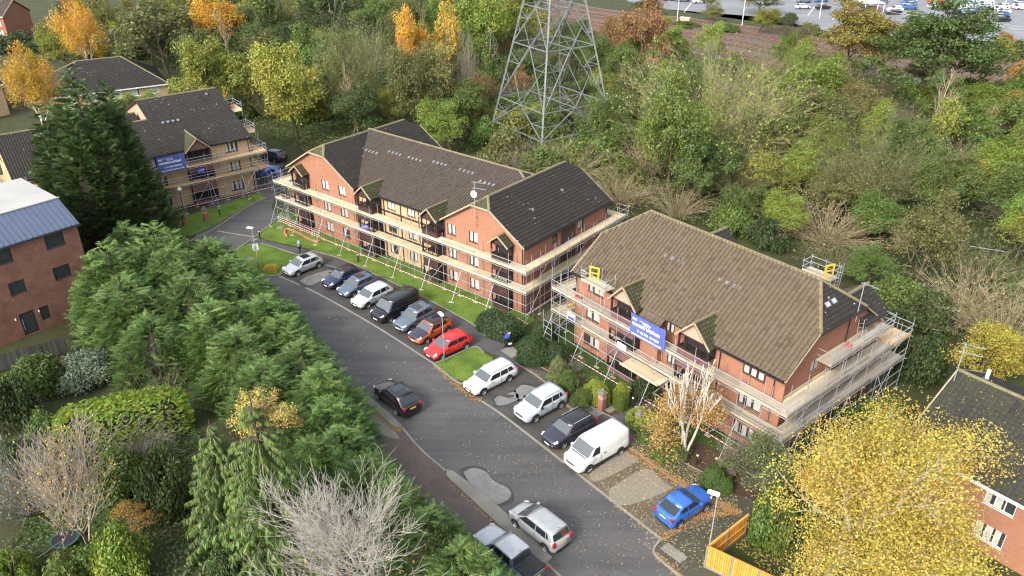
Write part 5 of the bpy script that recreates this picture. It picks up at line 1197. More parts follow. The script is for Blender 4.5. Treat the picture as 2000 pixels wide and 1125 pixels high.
car_px('silver hatchback parked beside the black van', (718, 604), (760, 582), True, 'pale_silver', 229, L=4.36, H=1.48)
car_px('black crew van with long roof parked in the row', (757, 632), (812, 605), True, 'black', 229, L=4.97, W=1.98, H=1.95, kind='van', wb=2.93, zb=1.12, hood=1.02, nose=.82, front=.95, wr=.34, dark_rear=True, name='van', cat='van')
car_px('slate blue compact SUV with open dark sunroof next to the black van', (801, 650), (845, 626), True, 'slate', 229, L=4.2, H=1.6, kind='suv', wb=2.5, zb=1.02, hood=.96, nose=.74, sunroof=True, rails=True)
car_px('orange crossover with black roof parked beside the red hatchback', (832, 673), (877, 649), True, 'orange', 227, L=4.12, H=1.56, kind='suv', wb=2.6, zb=1.0, hood=.92, nose=.72, roofc='black', cladding=True, hoodc='midnight')
car_px('bright red hatchback at the end of the row by the grass strip', (862.5, 701), (912.5, 684), True, 'red', 222, L=4.36, H=1.48, wb=2.65)
car_px('white estate car with roof rails parked just past the grass strip', (943, 770), (996, 748), True, 'white', 222, L=4.77, W=1.83, H=1.50, kind='estate', wb=2.79, rails=True)
car_px('pale grey SUV between the puddle and the dark crossover', (1049, 825), (1092, 799), True, 'light_grey', 221, L=4.43, W=1.87, H=1.65, kind='suv', wb=2.7, zb=1.06, hood=1.0, nose=.78, wr=.36, cladding=True, rails=True)
car_px('dark midnight crossover with silver rails next to the white van', (1101, 877), (1151, 849), True, 'midnight', 219, L=4.39, W=1.82, H=1.59, kind='suv', wb=2.65, zb=1.02, hood=.95, nose=.74, wr=.36, rails=True, roofc='black')
car_px('white panel van parked at the lower end of the row', (1146, 926), (1214.5, 886), True, 'white', 218, L=5.08, W=1.96, H=1.97, kind='van', wb=3.1, zb=1.15, hood=1.05, nose=.86, front=.95, wr=.34, name='van', cat='van')
car_px('bright blue crossover parked nose in on the leaf strewn paving', (1378, 1000), (1325.5, 1032), False, 'blue', 37, L=4.13, W=1.77, H=1.57, kind='coupe_suv', wb=2.53, zb=1.05, hood=1.0, nose=.78, wr=.35)
car_px('dark maroon SUV with panoramic roof standing at the left kerb', (735, 777), (778, 815), True, 'maroon', 131, L=4.6, W=1.88, H=1.62, kind='coupe_suv', wb=2.72, zb=1.06, hood=1.0, nose=.78, wr=.37, sunroof=True, roofc='black')
car_px('silver people carrier standing at the left kerb near the puddle', (1005, 1029), (1066, 1079), True, 'grey_silver', 132, L=4.36, W=1.78, H=1.62, kind='mpv', wb=2.75, zb=1.0, hood=.95, nose=.72)
p = g(1002, 1102); make_car('dark pickup with ribbed load cover half under the hedge', (p.x - .3, p.y + .2, .006), R(132), 'slate', L=5.2, W=1.85, H=1.75, kind='pickup', wb=3.1, zb=1.1, hood=1.05, nose=.8, wr=.38, roofc='silver', hoodc='silver', name='pickup_truck', cat='pickup')
p = g(566, 672); make_car('white car mostly hidden behind the hedge', (p.x, p.y, .006), R(42), 'white', L=4.2)
p = g(598, 704); make_car('black car with its front showing beyond the hedge', (p.x, p.y, .006), R(42), 'midnight', L=4.2)
p = g(622, 742); make_car('pink red car barely showing past the hedge edge', (p.x, p.y, .006), R(42), 'pink', L=4.1)
p = g(533, 312); make_car('dark blue car behind the left end of the middle block', (p.x, p.y, .006), R(150), 'navy', L=4.5, H=1.6, kind='suv', zb=1.02, hood=.95)
p = g(523, 346); make_car('mid blue car in front of the dark blue one at the far turning', (p.x, p.y, .006), R(165), 'mid_blue', L=4.6, H=1.6, kind='suv', zb=1.02, hood=.95)
# small cars of the distant car park
def far_car(col):
    mb = MB(); P = [(-2.1, .3), (-2.15, .85), (-1.75, .95), (-1.35, 1.42), (.15, 1.46), (.85, .98), (1.9, .82), (2.1, .55), (2.1, .3)]
    for sg in (1, -1): mb.poly([(x, sg * (.85 if z < 1.1 else .7), z) for x, z in (P if sg < 0 else P[::-1])])
    for (x0, z0), (x1, z1) in zip(P, P[1:]):
        y0, y1 = (.85 if z0 < 1.1 else .7), (.85 if z1 < 1.1 else .7); mb.poly([(x0, -y0, z0), (x0, y0, z0), (x1, y1, z1), (x1, -y1, z1)], 1 if max(z0, z1) > 1.2 and min(z0, z1) < 1.3 else 0)
    for sg in (1, -1): mb.poly([(-1.5, sg * .83, 1.0), (-1.25, sg * .74, 1.36), (.1, sg * .74, 1.38), (.65, sg * .83, 1.0)][::sg], 1)
    for x in (-1.3, 1.3):
        for sg in (1, -1): mb.tube((x, sg * .70, .32), (x, sg * .88, .32), .32, 8, m=2)
    return mb.mesh('far_car', [PAINT[col], M['car_glass'], M['tyre']])
FARC = {c: far_car(c) for c in ('white', 'silver', 'black', 'red', 'mid_blue', 'slate', 'pale_silver')}
FNAME = {'white': 'white', 'silver': 'silver', 'black': 'black', 'red': 'red', 'mid_blue': 'blue', 'slate': 'grey', 'pale_silver': 'pale silver'}
rows = [(1305, 1, 3, 6), (1335, 3, 4, 8), (1365, 6, 3, 5), (1568, 17, 1, 5), (1606, 18, 1, 5), (1570, 5, 3, 6), (1602, 4, 3, 6), (1500, 8, 2, 6), (1680, 2, 2, 6), (1690, 24, 2, 7), (1775, 18, 6, 5), (1826, 16, 5, 5), (1745, 28, 2, 6), (1890, 30, 7, 5), (1925, 22, 6, 5), (1955, 42, 6, 5), (1992, 18, 5, 5), (1885, 8, 3, 5), (1860, 28, 3, 5), (1720, 8, 3, 5)]
for (x, y, n, dy) in rows:
    for k in range(n):
        c = random.choice(['white', 'white', 'silver', 'black', 'red', 'mid_blue', 'slate', 'pale_silver', 'white']); p = g(x + random.uniform(-2, 2), y - k * dy)
        o = obj('parked_car', FARC[c], None, (p.x, p.y, .01), (0, 0, R(8 + random.choice((0, 180))) + random.uniform(-.04, .04)))
        tag(o, f'tiny {FNAME[c]} car in the distant car park beyond the railway', 'car', f'{FNAME[c]} cars in the distant car park')
# ------------------------------------------------------------------ vegetation: builders
def unit(a): return a / np.maximum(np.linalg.norm(a, axis=-1, keepdims=True), 1e-9)
def stamp(T, TF, pos, axis, nrm, scale, r=None):
    """copies the template T (k,3) to every position; x follows axis, z follows nrm"""
    x = unit(axis); z = unit(nrm - x * (nrm * x).sum(-1, keepdims=True)); y = np.cross(z, x)
    s = np.asarray(scale).reshape(-1, 1, 1) if np.ndim(scale) else scale
    V = pos[:, None] + s * (T[None, :, 0:1] * x[:, None] + T[None, :, 1:2] * y[:, None] + T[None, :, 2:3] * z[:, None])
    n, k = len(pos), len(T); F = (TF[None] + (np.arange(n) * k)[:, None, None]).reshape(-1, TF.shape[1])
    return V.reshape(-1, 3), F
LEAF_T = np.array([(0, 0, 0), (.45, .30, .06), (1, 0, -.05), (.45, -.30, .06)]); LEAF_F = np.array([(0, 3, 2, 1)])
def spray_T(pairs=4, side=.5, droop=.10, w=.05):
    V = [(0, -w, 0), (0, w, 0), (1, 0, -droop)]; F = [(0, 1, 2)]
    for i in range(pairs):
        x = .08 + .72 * i / pairs; L = side * (1 - .55 * i / pairs)
        for s in (-1, 1):
            b = len(V); V += [(x, 0, -droop * x * x), (x + .11, 0, -droop * x * x + .02), (x + L * .75, s * L * .75, -droop * x - .04 - .03 * i)]; F.append((b, b + 1, b + 2) if s > 0 else (b + 1, b, b + 2))
    return np.array(V, float), np.array(F)
def leaf_mesh(name, pos, out, size, r, mat=None, up=.5, wild=.8, droop=.2, jit=.35, var=None, T=LEAF_T, F=LEAF_F):
    n = len(pos); rnd = r.normal(size=(n, 3)); nr = unit(out * .6 + np.array([0, 0, up]) + rnd * wild)
    ax = np.cross(nr, unit(r.normal(size=(n, 3)))); ax[:, 2] -= droop; sc_ = size * (1 + r.uniform(-jit, jit, n))
    V, Fc = stamp(T, F, pos, ax, nr, sc_); v = r.random(n) if var is None else np.clip(.55 * var + .45 * r.random(n), 0, 1)
    return mesh_np(name, V, Fc, mat or M['leaf'], var=np.repeat(v, len(T)))
def tubes_np(name, segs, sides, mat):
    """segs (n, 8): p0, p1, r0, r1"""
    S = np.array(segs, float); p0, p1, r0, r1 = S[:, 0:3], S[:, 3:6], S[:, 6], S[:, 7]
    d = unit(p1 - p0); h = np.where(np.abs(d[:, 2:3]) < .9, np.array([[0, 0, 1.]]), np.array([[1., 0, 0]])); x = unit(np.cross(d, h)); y = np.cross(d, x)
    a = np.arange(sides) * 2 * np.pi / sides; ca, sa_ = np.cos(a), np.sin(a)
    ringv = x[:, None] * ca[None, :, None] + y[:, None] * sa_[None, :, None]
    V = np.concatenate([p0[:, None] + ringv * r0[:, None, None], p1[:, None] + ringv * r1[:, None, None]], 1).reshape(-1, 3)
    k = np.arange(sides); f = np.stack([k, (k + 1) % sides, sides + (k + 1) % sides, sides + k], -1)
    F = (f[None] + (np.arange(len(S)) * 2 * sides)[:, None, None]).reshape(-1, 4)
    return mesh_np(name, V, F, mat, smooth=True)
def grow(seed, height, trunk=.3, limbs=5, levels=3, spread=.9, kids=4, ratio=.62, r0=.16, wig=.12, lift=.25, stems=1, taper=.55, up_trunk=.0, minr=.008):
    """branching skeleton: segments, tips (point, direction)"""
    rr = np.random.default_rng(seed); segs = []; tips = []
    def branch(p, d, L, r, lev):
        n = 4 if lev < 2 else 3; q = p.copy(); dd = d.copy(); pts = [q.copy()]
        for i in range(n):
            dd = dd + rr.normal(0, wig, 3) + np.array([0, 0, lift * .25 * (1 if lev else .3)]); dd /= np.linalg.norm(dd); q2 = q + dd * L / n
            ra = r * (1 - (1 - taper) * i / n); rb = r * (1 - (1 - taper) * (i + 1) / n); segs.append((*q, *q2, max(ra, minr), max(rb, minr))); q = q2; pts.append(q.copy())
        if lev >= levels: tips.append((*q, *dd)); tips.append((*pts[-2], *dd)); return
        m = limbs if lev == 0 else kids
        for k in range(m):
            f = (trunk + (1 - trunk) * (k + .5) / m) if lev == 0 else .35 + .65 * (k + rr.random()) / m
            fi = min(f, .999) * n; i = int(fi); bp = pts[i] + (pts[i + 1] - pts[i]) * (fi - i)
            az = 2.4 * k + rr.uniform(0, 1.2) + lev; perp = np.array([math.cos(az), math.sin(az), 0.]); perp -= dd * perp.dot(dd); perp /= np.linalg.norm(perp)
            sp = spread * rr.uniform(.65, 1.25); nd = dd * math.cos(sp) + perp * math.sin(sp); nd[2] += lift * .5; nd /= np.linalg.norm(nd)
            branch(bp, nd, L * ratio * rr.uniform(.75, 1.2) * (1.15 - .45 * f if lev == 0 else 1), r * (taper + .05) * rr.uniform(.6, .85), lev + 1)
        branch(q, dd, L * ratio * .8, r * taper, lev + 1)
    for s in range(stems):
        a = 2 * math.pi * s / stems + rr.uniform(-.4, .4); d = np.array([math.cos(a) * .28, math.sin(a) * .28, 1.]) if stems > 1 else np.array([rr.normal(0, .05), rr.normal(0, .05), 1.])
        branch(np.array([.12 * math.cos(a), .12 * math.sin(a), 0.]) * (stems > 1), d / np.linalg.norm(d), height * .55 * rr.uniform(.85, 1.1), r0 * (1 if stems == 1 else .7), 0)
    return segs, np.array(tips)
def fit(segs, tips, height, radius):
    """scales a skeleton to its height and crown radius"""
    S = np.array(segs); zmax = max(S[:, 5].max(), 1e-3); rad = np.percentile(np.hypot(tips[:, 0], tips[:, 1]), 92); kz = height / zmax; kr = radius / max(rad, .1)
    for c in (0, 1, 3, 4): S[:, c] *= kr
    S[:, 2] *= kz; S[:, 5] *= kz; t = tips.copy(); t[:, :2] *= kr; t[:, 2] *= kz; return S, t
def leafy(seed, height, radius, per=50, clump=.75, size=.26, levels=2, kids=5, limbs=7, trunk=.25, minz=.15, keep=1.0, droop=.2, flat=.75, **kw):
    r = np.random.default_rng(seed + 500); segs, tips = grow(seed, height, trunk, limbs, levels, kids=kids, **kw); S, t = fit(segs, tips, height * .93, radius * .88)
    t = t[t[:, 2] > height * minz]
    if keep < 1: t = t[r.random(len(t)) < keep]
    n = len(t); cv = r.random(n); c = np.repeat(t[:, :3], per, 0); off = unit(r.normal(size=(n * per, 3))) * (r.random((n * per, 1)) ** .45) * 1.55 * clump * np.array([1, 1, flat]) * r.uniform(.5, 1.3, (n, 1)).repeat(per, 0)
    pos = c + off; pos[:, 2] = np.maximum(pos[:, 2], .25); cen = np.array([0, 0, height * .5]); out = unit(unit(pos - cen) + unit(off))
    return tubes_np('trunk', S, 5, M['bark']), leaf_mesh('crown', pos, out, size, r, var=np.repeat(cv, per), droop=droop)
def bush_pts(r, n, rx, ry, rz, lumps=26, lump=.33, base=.0):
    """points on a lumpy dome"""
    d = unit(r.normal(size=(lumps, 3))); d[:, 2] = np.abs(d[:, 2]) * .9 + .02; C = d * r.uniform(.55, .82, (lumps, 1)); w = r.integers(0, lumps, n); q = unit(r.normal(size=(n, 3))); q[:, 2] = np.where(r.random(n) < .75, np.abs(q[:, 2]), q[:, 2])
    p = C[w] + q * lump * r.uniform(.55, 1.05, (n, 1)); p[:, 2] = np.maximum(p[:, 2], 0.0); return p * np.array([rx, ry, rz]) + np.array([0, 0, base]), unit(q + C[w] * .5), r.random(lumps)[w]
def bush(seed, rx=2.0, rz=2.0, n=5000, size=.22, lumps=30, lump=.34, wild=.8, stems=True):
    r = np.random.default_rng(seed); p, o, v = bush_pts(r, n, rx, rx, rz, lumps, lump); me = leaf_mesh('foliage', p, o, size, r, var=v, wild=wild)
    segs = []
    for k in range(9):
        a = r.uniform(0, 6.28); e = np.array([math.cos(a) * rx * .55, math.sin(a) * rx * .55, rz * .8]); b = e * np.array([.15, .15, 0]); m = (b + e) / 2 + r.normal(0, .12, 3); segs += [(*b, *m, .05, .035), (*m, *e, .035, .015)]
    return tubes_np('stem', segs, 4, M['bark']), me
def clipped(seed, n=5200, size=.085, p=2.6, low=.0):
    """closely clipped bush, unit size: half extents 1, 1 and height 1"""
    r = np.random.default_rng(seed); d = unit(r.normal(size=(n, 3))); d[:, 2] = np.abs(d[:, 2]); k = (np.abs(d) ** p).sum(1) ** (-1 / p); q = d * k[:, None]
    lump = 1 + .045 * np.sin(q[:, 0] * 5 + 1) * np.sin(q[:, 1] * 6 + seed) + .03 * np.sin(q[:, 2] * 9 + q[:, 0] * 3); q = q * lump[:, None] * r.uniform(.93, 1.02, (n, 1))
    me = leaf_mesh('foliage', q, d, size, r, up=.15, wild=.55, droop=-.3)
    c = MB(); m, l = 10, 4
    for i in range(l):
        for j in range(m):
            P = []
            for (a, b) in ((i, j), (i, j + 1), (i + 1, j + 1), (i + 1, j)):
                th = math.pi / 2 * a / l; ph = 2 * math.pi * b / m; e = np.array([math.cos(th) * math.cos(ph), math.cos(th) * math.sin(ph), math.sin(th)]); e = e * (np.abs(e) ** p).sum() ** (-1 / p) * .9; P.append(tuple(e))
            c.poly(P)
    return c.mesh('inner_twigs', M['bark']), me
def twiggy(seed, h=4.0, rad=2.2, stems=150, up=.9, leafn=500, leafsize=.16, side=2, thick=.022):
    """thicket of long thin shoots fanning from the ground"""
    r = np.random.default_rng(seed); segs = []; tp = []
    for s in range(stems):
        a = r.uniform(0, 2 * math.pi); q = math.sqrt(r.random()); b = np.array([math.cos(a), math.sin(a), 0]) * rad * .35 * q; d = np.array([math.cos(a) * q * .9, math.sin(a) * q * .9, up]) + r.normal(0, .14, 3); d /= np.linalg.norm(d); L = h * r.uniform(.55, 1.1); n = 4; p = b; rr_ = thick * r.uniform(.6, 1.4)
        for i in range(n):
            d = d + r.normal(0, .10, 3) + np.array([0, 0, -.07 * i]); d /= np.linalg.norm(d); p2 = p + d * L / n; segs.append((*p, *p2, rr_ * (1 - .2 * i), rr_ * (1 - .2 * (i + 1)))); tp.append((*p2, *d))
            if i >= 1:
                for k in range(side):
                    e = d + r.normal(0, .45, 3); e /= np.linalg.norm(e); p3 = p2 + e * L * r.uniform(.10, .24); segs.append((*p2, *p3, rr_ * .45, rr_ * .2)); tp.append((*p3, *e))
            p = p2
    t = np.array(tp); i = r.integers(0, len(t), leafn); pos = t[i, :3] + r.normal(0, .12, (leafn, 3)); return tubes_np('stem', segs, 3, M['twig']), (leaf_mesh('foliage', pos, t[i, 3:], leafsize, r) if leafn else None)
def conifer(seed, h, rad, n=4200, spray=.75, power=1.25, up=.35, leaders=4, pairs=4, droop=.12, core=True, base=.0, lump=.16, fan=.4, side=.5):
    """dense cypress: feathery sprays over a lumpy spire"""
    r = np.random.default_rng(seed); T, F = spray_T(pairs, side, droop); Ls = [(0, 0, h, rad)]
    for k in range(leaders): a = r.uniform(0, 6.28); q = r.uniform(.35, .62) * rad; Ls.append((math.cos(a) * q, math.sin(a) * q, h * r.uniform(.68, .92), rad * r.uniform(.45, .62)))
    P, O, VV = [], [], []; tot = sum(l[2] * l[3] for l in Ls)
    for (lx, ly, lh, lr) in Ls:
        m = int(n * lh * lr / tot); t = 1 - np.sqrt(r.random(m) * (1 - .0)); t = np.clip(t + r.normal(0, .01, m), 0, .995); ph = r.uniform(0, 2 * np.pi, m)
        rr_ = lr * (1 - t ** power) ** .9 * (1 + lump * np.sin(ph * 5 + t * 17 + seed) * np.cos(t * 23 + ph * 2)) * (1 - .42 * r.random(m) ** 2.2)
        low = np.clip(t / .10, .75, 1); rr_ = rr_ * low; o = np.stack([np.cos(ph), np.sin(ph), np.full(m, .25 + .5 * 1)], -1) * np.array([1, 1, up])
        P.append(np.stack([lx + np.cos(ph) * rr_, ly + np.sin(ph) * rr_, base + t * lh], -1)); O.append(o); VV.append(.5 + .5 * np.sin(ph * 5 + t * 17 + seed))
    P = np.concatenate(P); O = np.concatenate(O); VV = np.concatenate(VV); m = len(P); ax = unit(O + r.normal(0, fan, (m, 3)) * np.array([1, 1, .6])); nr = unit(np.array([0, 0, 1.]) + O * .5 + r.normal(0, .35, (m, 3)))
    V, Fc = stamp(T, F, P - ax * spray * .35, ax, nr, spray * r.uniform(.6, 1.3, m)); crown = mesh_np('crown', V, Fc, M['needle'], var=np.repeat(np.clip(.4 * VV + .6 * r.random(m), 0, 1), len(T)))
    mb = MB(); mb.tube((0, 0, 0), (0, 0, h * .9), rad * .05 + .06, 7, .03)
    for (lx, ly, lh, lr) in Ls:                                   # brown twiggy heart that stops one looking through
        N, K = 9, 6
        f = lambda i, k: (lx + .60 * lr * (1 - (k / K) ** power) ** .9 * math.cos(2 * math.pi * i / N), ly + .60 * lr * (1 - (k / K) ** power) ** .9 * math.sin(2 * math.pi * i / N), base + .05 * lh + .62 * lh * k / K)
        for i in range(N):
            for k in range(K): mb.poly([f(i, k), f(i + 1, k), f(i + 1, k + 1), f(i, k + 1)])
    return mb.mesh('trunk', M['bark'], True), crown
def spruce(seed, h, rad, whorls=22, per=11):
    """drooping branches hung with sprays"""
    r = np.random.default_rng(seed); T, F = spray_T(5, .42, .45, .05); segs = [(0, 0, 0, 0, 0, h, .2, .03)]; P, AX, SC = [], [], []
    for w in range(whorls):
        t = (w + r.random() * .6) / whorls; z0 = h * (.06 + .92 * t); L = rad * (1 - t) ** .8 * 1.05 + .25
        for k in range(per if t < .8 else 6):
            a = 2 * math.pi * (k + r.random() * .7) / per + w; d = np.array([math.cos(a), math.sin(a), .15]); q = np.array([0, 0, z0]); n = 6; l = L * r.uniform(.75, 1.1)
            for i in range(n):
                d = d + np.array([0, 0, -.16 if i < 4 else .10]); d /= np.linalg.norm(d); q2 = q + d * l / n; segs.append((*q, *q2, .035 * (1 - i / n) + .008, .035 * (1 - (i + 1) / n) + .006))
                if i >= 1:
                    for s in range(7):
                        f = r.random(); pp = q + (q2 - q) * f; sidev = np.array([-d[1], d[0], 0]) * r.choice((-1, 1)); ax = d * .55 + sidev * r.uniform(.2, .9) + np.array([0, 0, -r.uniform(.35, .95)]); P.append(pp); AX.append(ax); SC.append(r.uniform(.4, .75) * (.55 + .45 * (1 - t)))
                q = q2
    P, AX, SC = np.array(P), unit(np.array(AX)), np.array(SC); m = len(P); nr = unit(np.array([0, 0, 1.]) + AX * np.array([1, 1, 0]) + r.normal(0, .3, (m, 3)))
    V, Fc = stamp(T, F, P, AX, nr, SC); return tubes_np('trunk', segs, 5, M['bark']), mesh_np('crown', V, Fc, M['needle'], var=np.repeat(r.random(m), len(T)))
def plant(name, label, cat, meshes, loc, scale=(1, 1, 1), rz=None, bark=(.11, .09, .065), leafc=(.06, .11, .02), group=None, parts=('trunk', 'crown')):
    t = thing(name, label, cat, loc, random.uniform(0, 6.28) if rz is None else rz, group); t.scale = scale
    for me, nm, c in zip(meshes, parts, (bark, leafc)):
        if me: obj(nm, me, t, color=c)
    return t
def at_px(base, top, wpx, h0, w0, zoff=0.0):
    """place and scale of a plant of own height h0 and width w0 from its foot, top and width in the photograph"""
    p = g(*base); h = max(1.0, zat(base[0], top, p.y)); w = wpx * depth(p.y, h * .5) / FPX; return p, (w / w0, w / w0, h / h0)
GREENS = dict(dark=(.055, .082, .018), mid=(.105, .152, .025), fresh=(.19, .25, .032), yg=(.23, .235, .032), yellow=(.46, .335, .04), gold=(.47, .29, .03), orange=(.54, .29, .032), rust=(.27, .155, .055), olive=(.165, .165, .045), grey=(.10, .125, .075), lime=(.21, .285, .03), tan=(.36, .25, .10))
BARKS = dict(brown=(.10, .08, .055), grey=(.21, .185, .15), pale=(.42, .39, .34), green=(.16, .16, .08), tan=(.31, .255, .16), silver=(.50, .48, .44))
PROTO = {
    'broad0': leafy(1, 10, 4, per=135, size=.22), 'broad1': leafy(2, 10, 4, per=135, size=.22, trunk=.35), 'broad2': leafy(3, 10, 4, per=120, clump=.65, size=.22, limbs=9),
    'sparse0': leafy(4, 10, 4, per=16, levels=3, kids=4, clump=.5, size=.26, keep=.5, r0=.15), 'sparse1': leafy(5, 10, 4, per=13, levels=3, kids=4, clump=.55, size=.26, keep=.5, r0=.16, trunk=.4),
    'weep0': leafy(6, 12, 3.6, per=140, clump=.6, size=.18, flat=1.9, droop=1.2, trunk=.15, limbs=9), 'oak': leafy(7, 11, 5.6, per=150, clump=.62, size=.20, limbs=8, levels=3, kids=4, keep=.36, flat=.5, spread=1.0),
    'bush0': bush(10, n=8000, size=.18), 'bush1': bush(11, lumps=18, lump=.42, n=8000, size=.18), 'bush2': bush(12, n=11000, size=.14, lumps=40, lump=.28),
    'twig0': twiggy(20), 'twig1': twiggy(21, stems=190, up=.7, leafn=1400), 'twig2': twiggy(22, stems=120, up=1.3, rad=1.8, leafn=300), 'twig3': twiggy(23, h=7, rad=4.6, stems=520, up=1.0, leafn=9500, leafsize=.15, thick=.017, side=3)}
for i in range(3):
    s_, t_ = grow(40 + i, 10, .3, 6, 3, kids=4, wig=.14, r0=.17 if i < 2 else .11, stems=(1, 1, 4)[i], minr=.012); S_, t_ = fit(s_, t_, 10, 3.4); PROTO['bare%d' % i] = (tubes_np('trunk', S_, 4, M['bark']), None)
def ivy(seed):
    r = np.random.default_rng(seed); n = 3600; t = r.random(n); ph = r.uniform(0, 6.28, n); lean = np.array([.05, .03]); rad = (.55 + .45 * np.sin(t * 11 + ph * 2) * .6 + .25 * np.sin(t * 23)) * (1 - .45 * t) + .15; pos = np.stack([np.cos(ph) * rad + lean[0] * t * 10, np.sin(ph) * rad, .4 + t * 9], -1) + r.normal(0, .15, (n, 3)); out = np.stack([np.cos(ph), np.sin(ph), .3 + 0 * ph], -1)
    s_, t_ = grow(seed, 10, .5, 5, 2, kids=3, r0=.16, minr=.015); S_, t_ = fit(s_, t_, 11, 1.9); return tubes_np('trunk', S_, 5, M['bark']), leaf_mesh('crown', pos, out, .28, r, var=.5 + .5 * np.sin(t * 13 + ph))
PROTO['ivy0'] = ivy(60); PROTO['ivy1'] = ivy(61)
SIZE = {'broad': (10, 8), 'sparse': (10, 8), 'weep': (12, 7), 'oak': (11, 11), 'bush': (2.0, 4.2), 'twig': (3.7, 4.6), 'twig3': (7.6, 9.4), 'bare': (10, 7), 'ivy': (11, 3)}
def T(kind, base, top, wpx, leafc, bark, label, group=None, rz=None, cat=None):
    key = kind if kind in SIZE else kind.rstrip('0123456789'); h0, w0 = SIZE[key]; p, s = at_px(base, top, wpx, h0, w0); low = key in ('bush',) or (key == 'twig')
    nm = {'broad': 'tree', 'sparse': 'tree', 'weep': 'birch_tree', 'oak': 'oak_tree', 'bush': 'bush', 'twig': 'bare_shrub', 'twig3': 'willow_thicket', 'bare': 'bare_tree', 'ivy': 'ivy_covered_tree'}[key]
    c = leafc if isinstance(leafc, tuple) else GREENS[leafc]; kk = random.uniform(.85, 1.18); c = tuple(x * kk * random.uniform(.95, 1.05) for x in c)
    return plant(nm, label, cat or ('bush' if low else 'tree'), PROTO[kind], p, s, rz, BARKS[bark], c, group, ('stem', 'foliage') if low or key == 'twig3' else ('trunk', 'crown'))
PLACED = []
def TT(*a, **k):
    o = T(*a, **k); PLACED.append((o.location.x, o.location.y)); return o
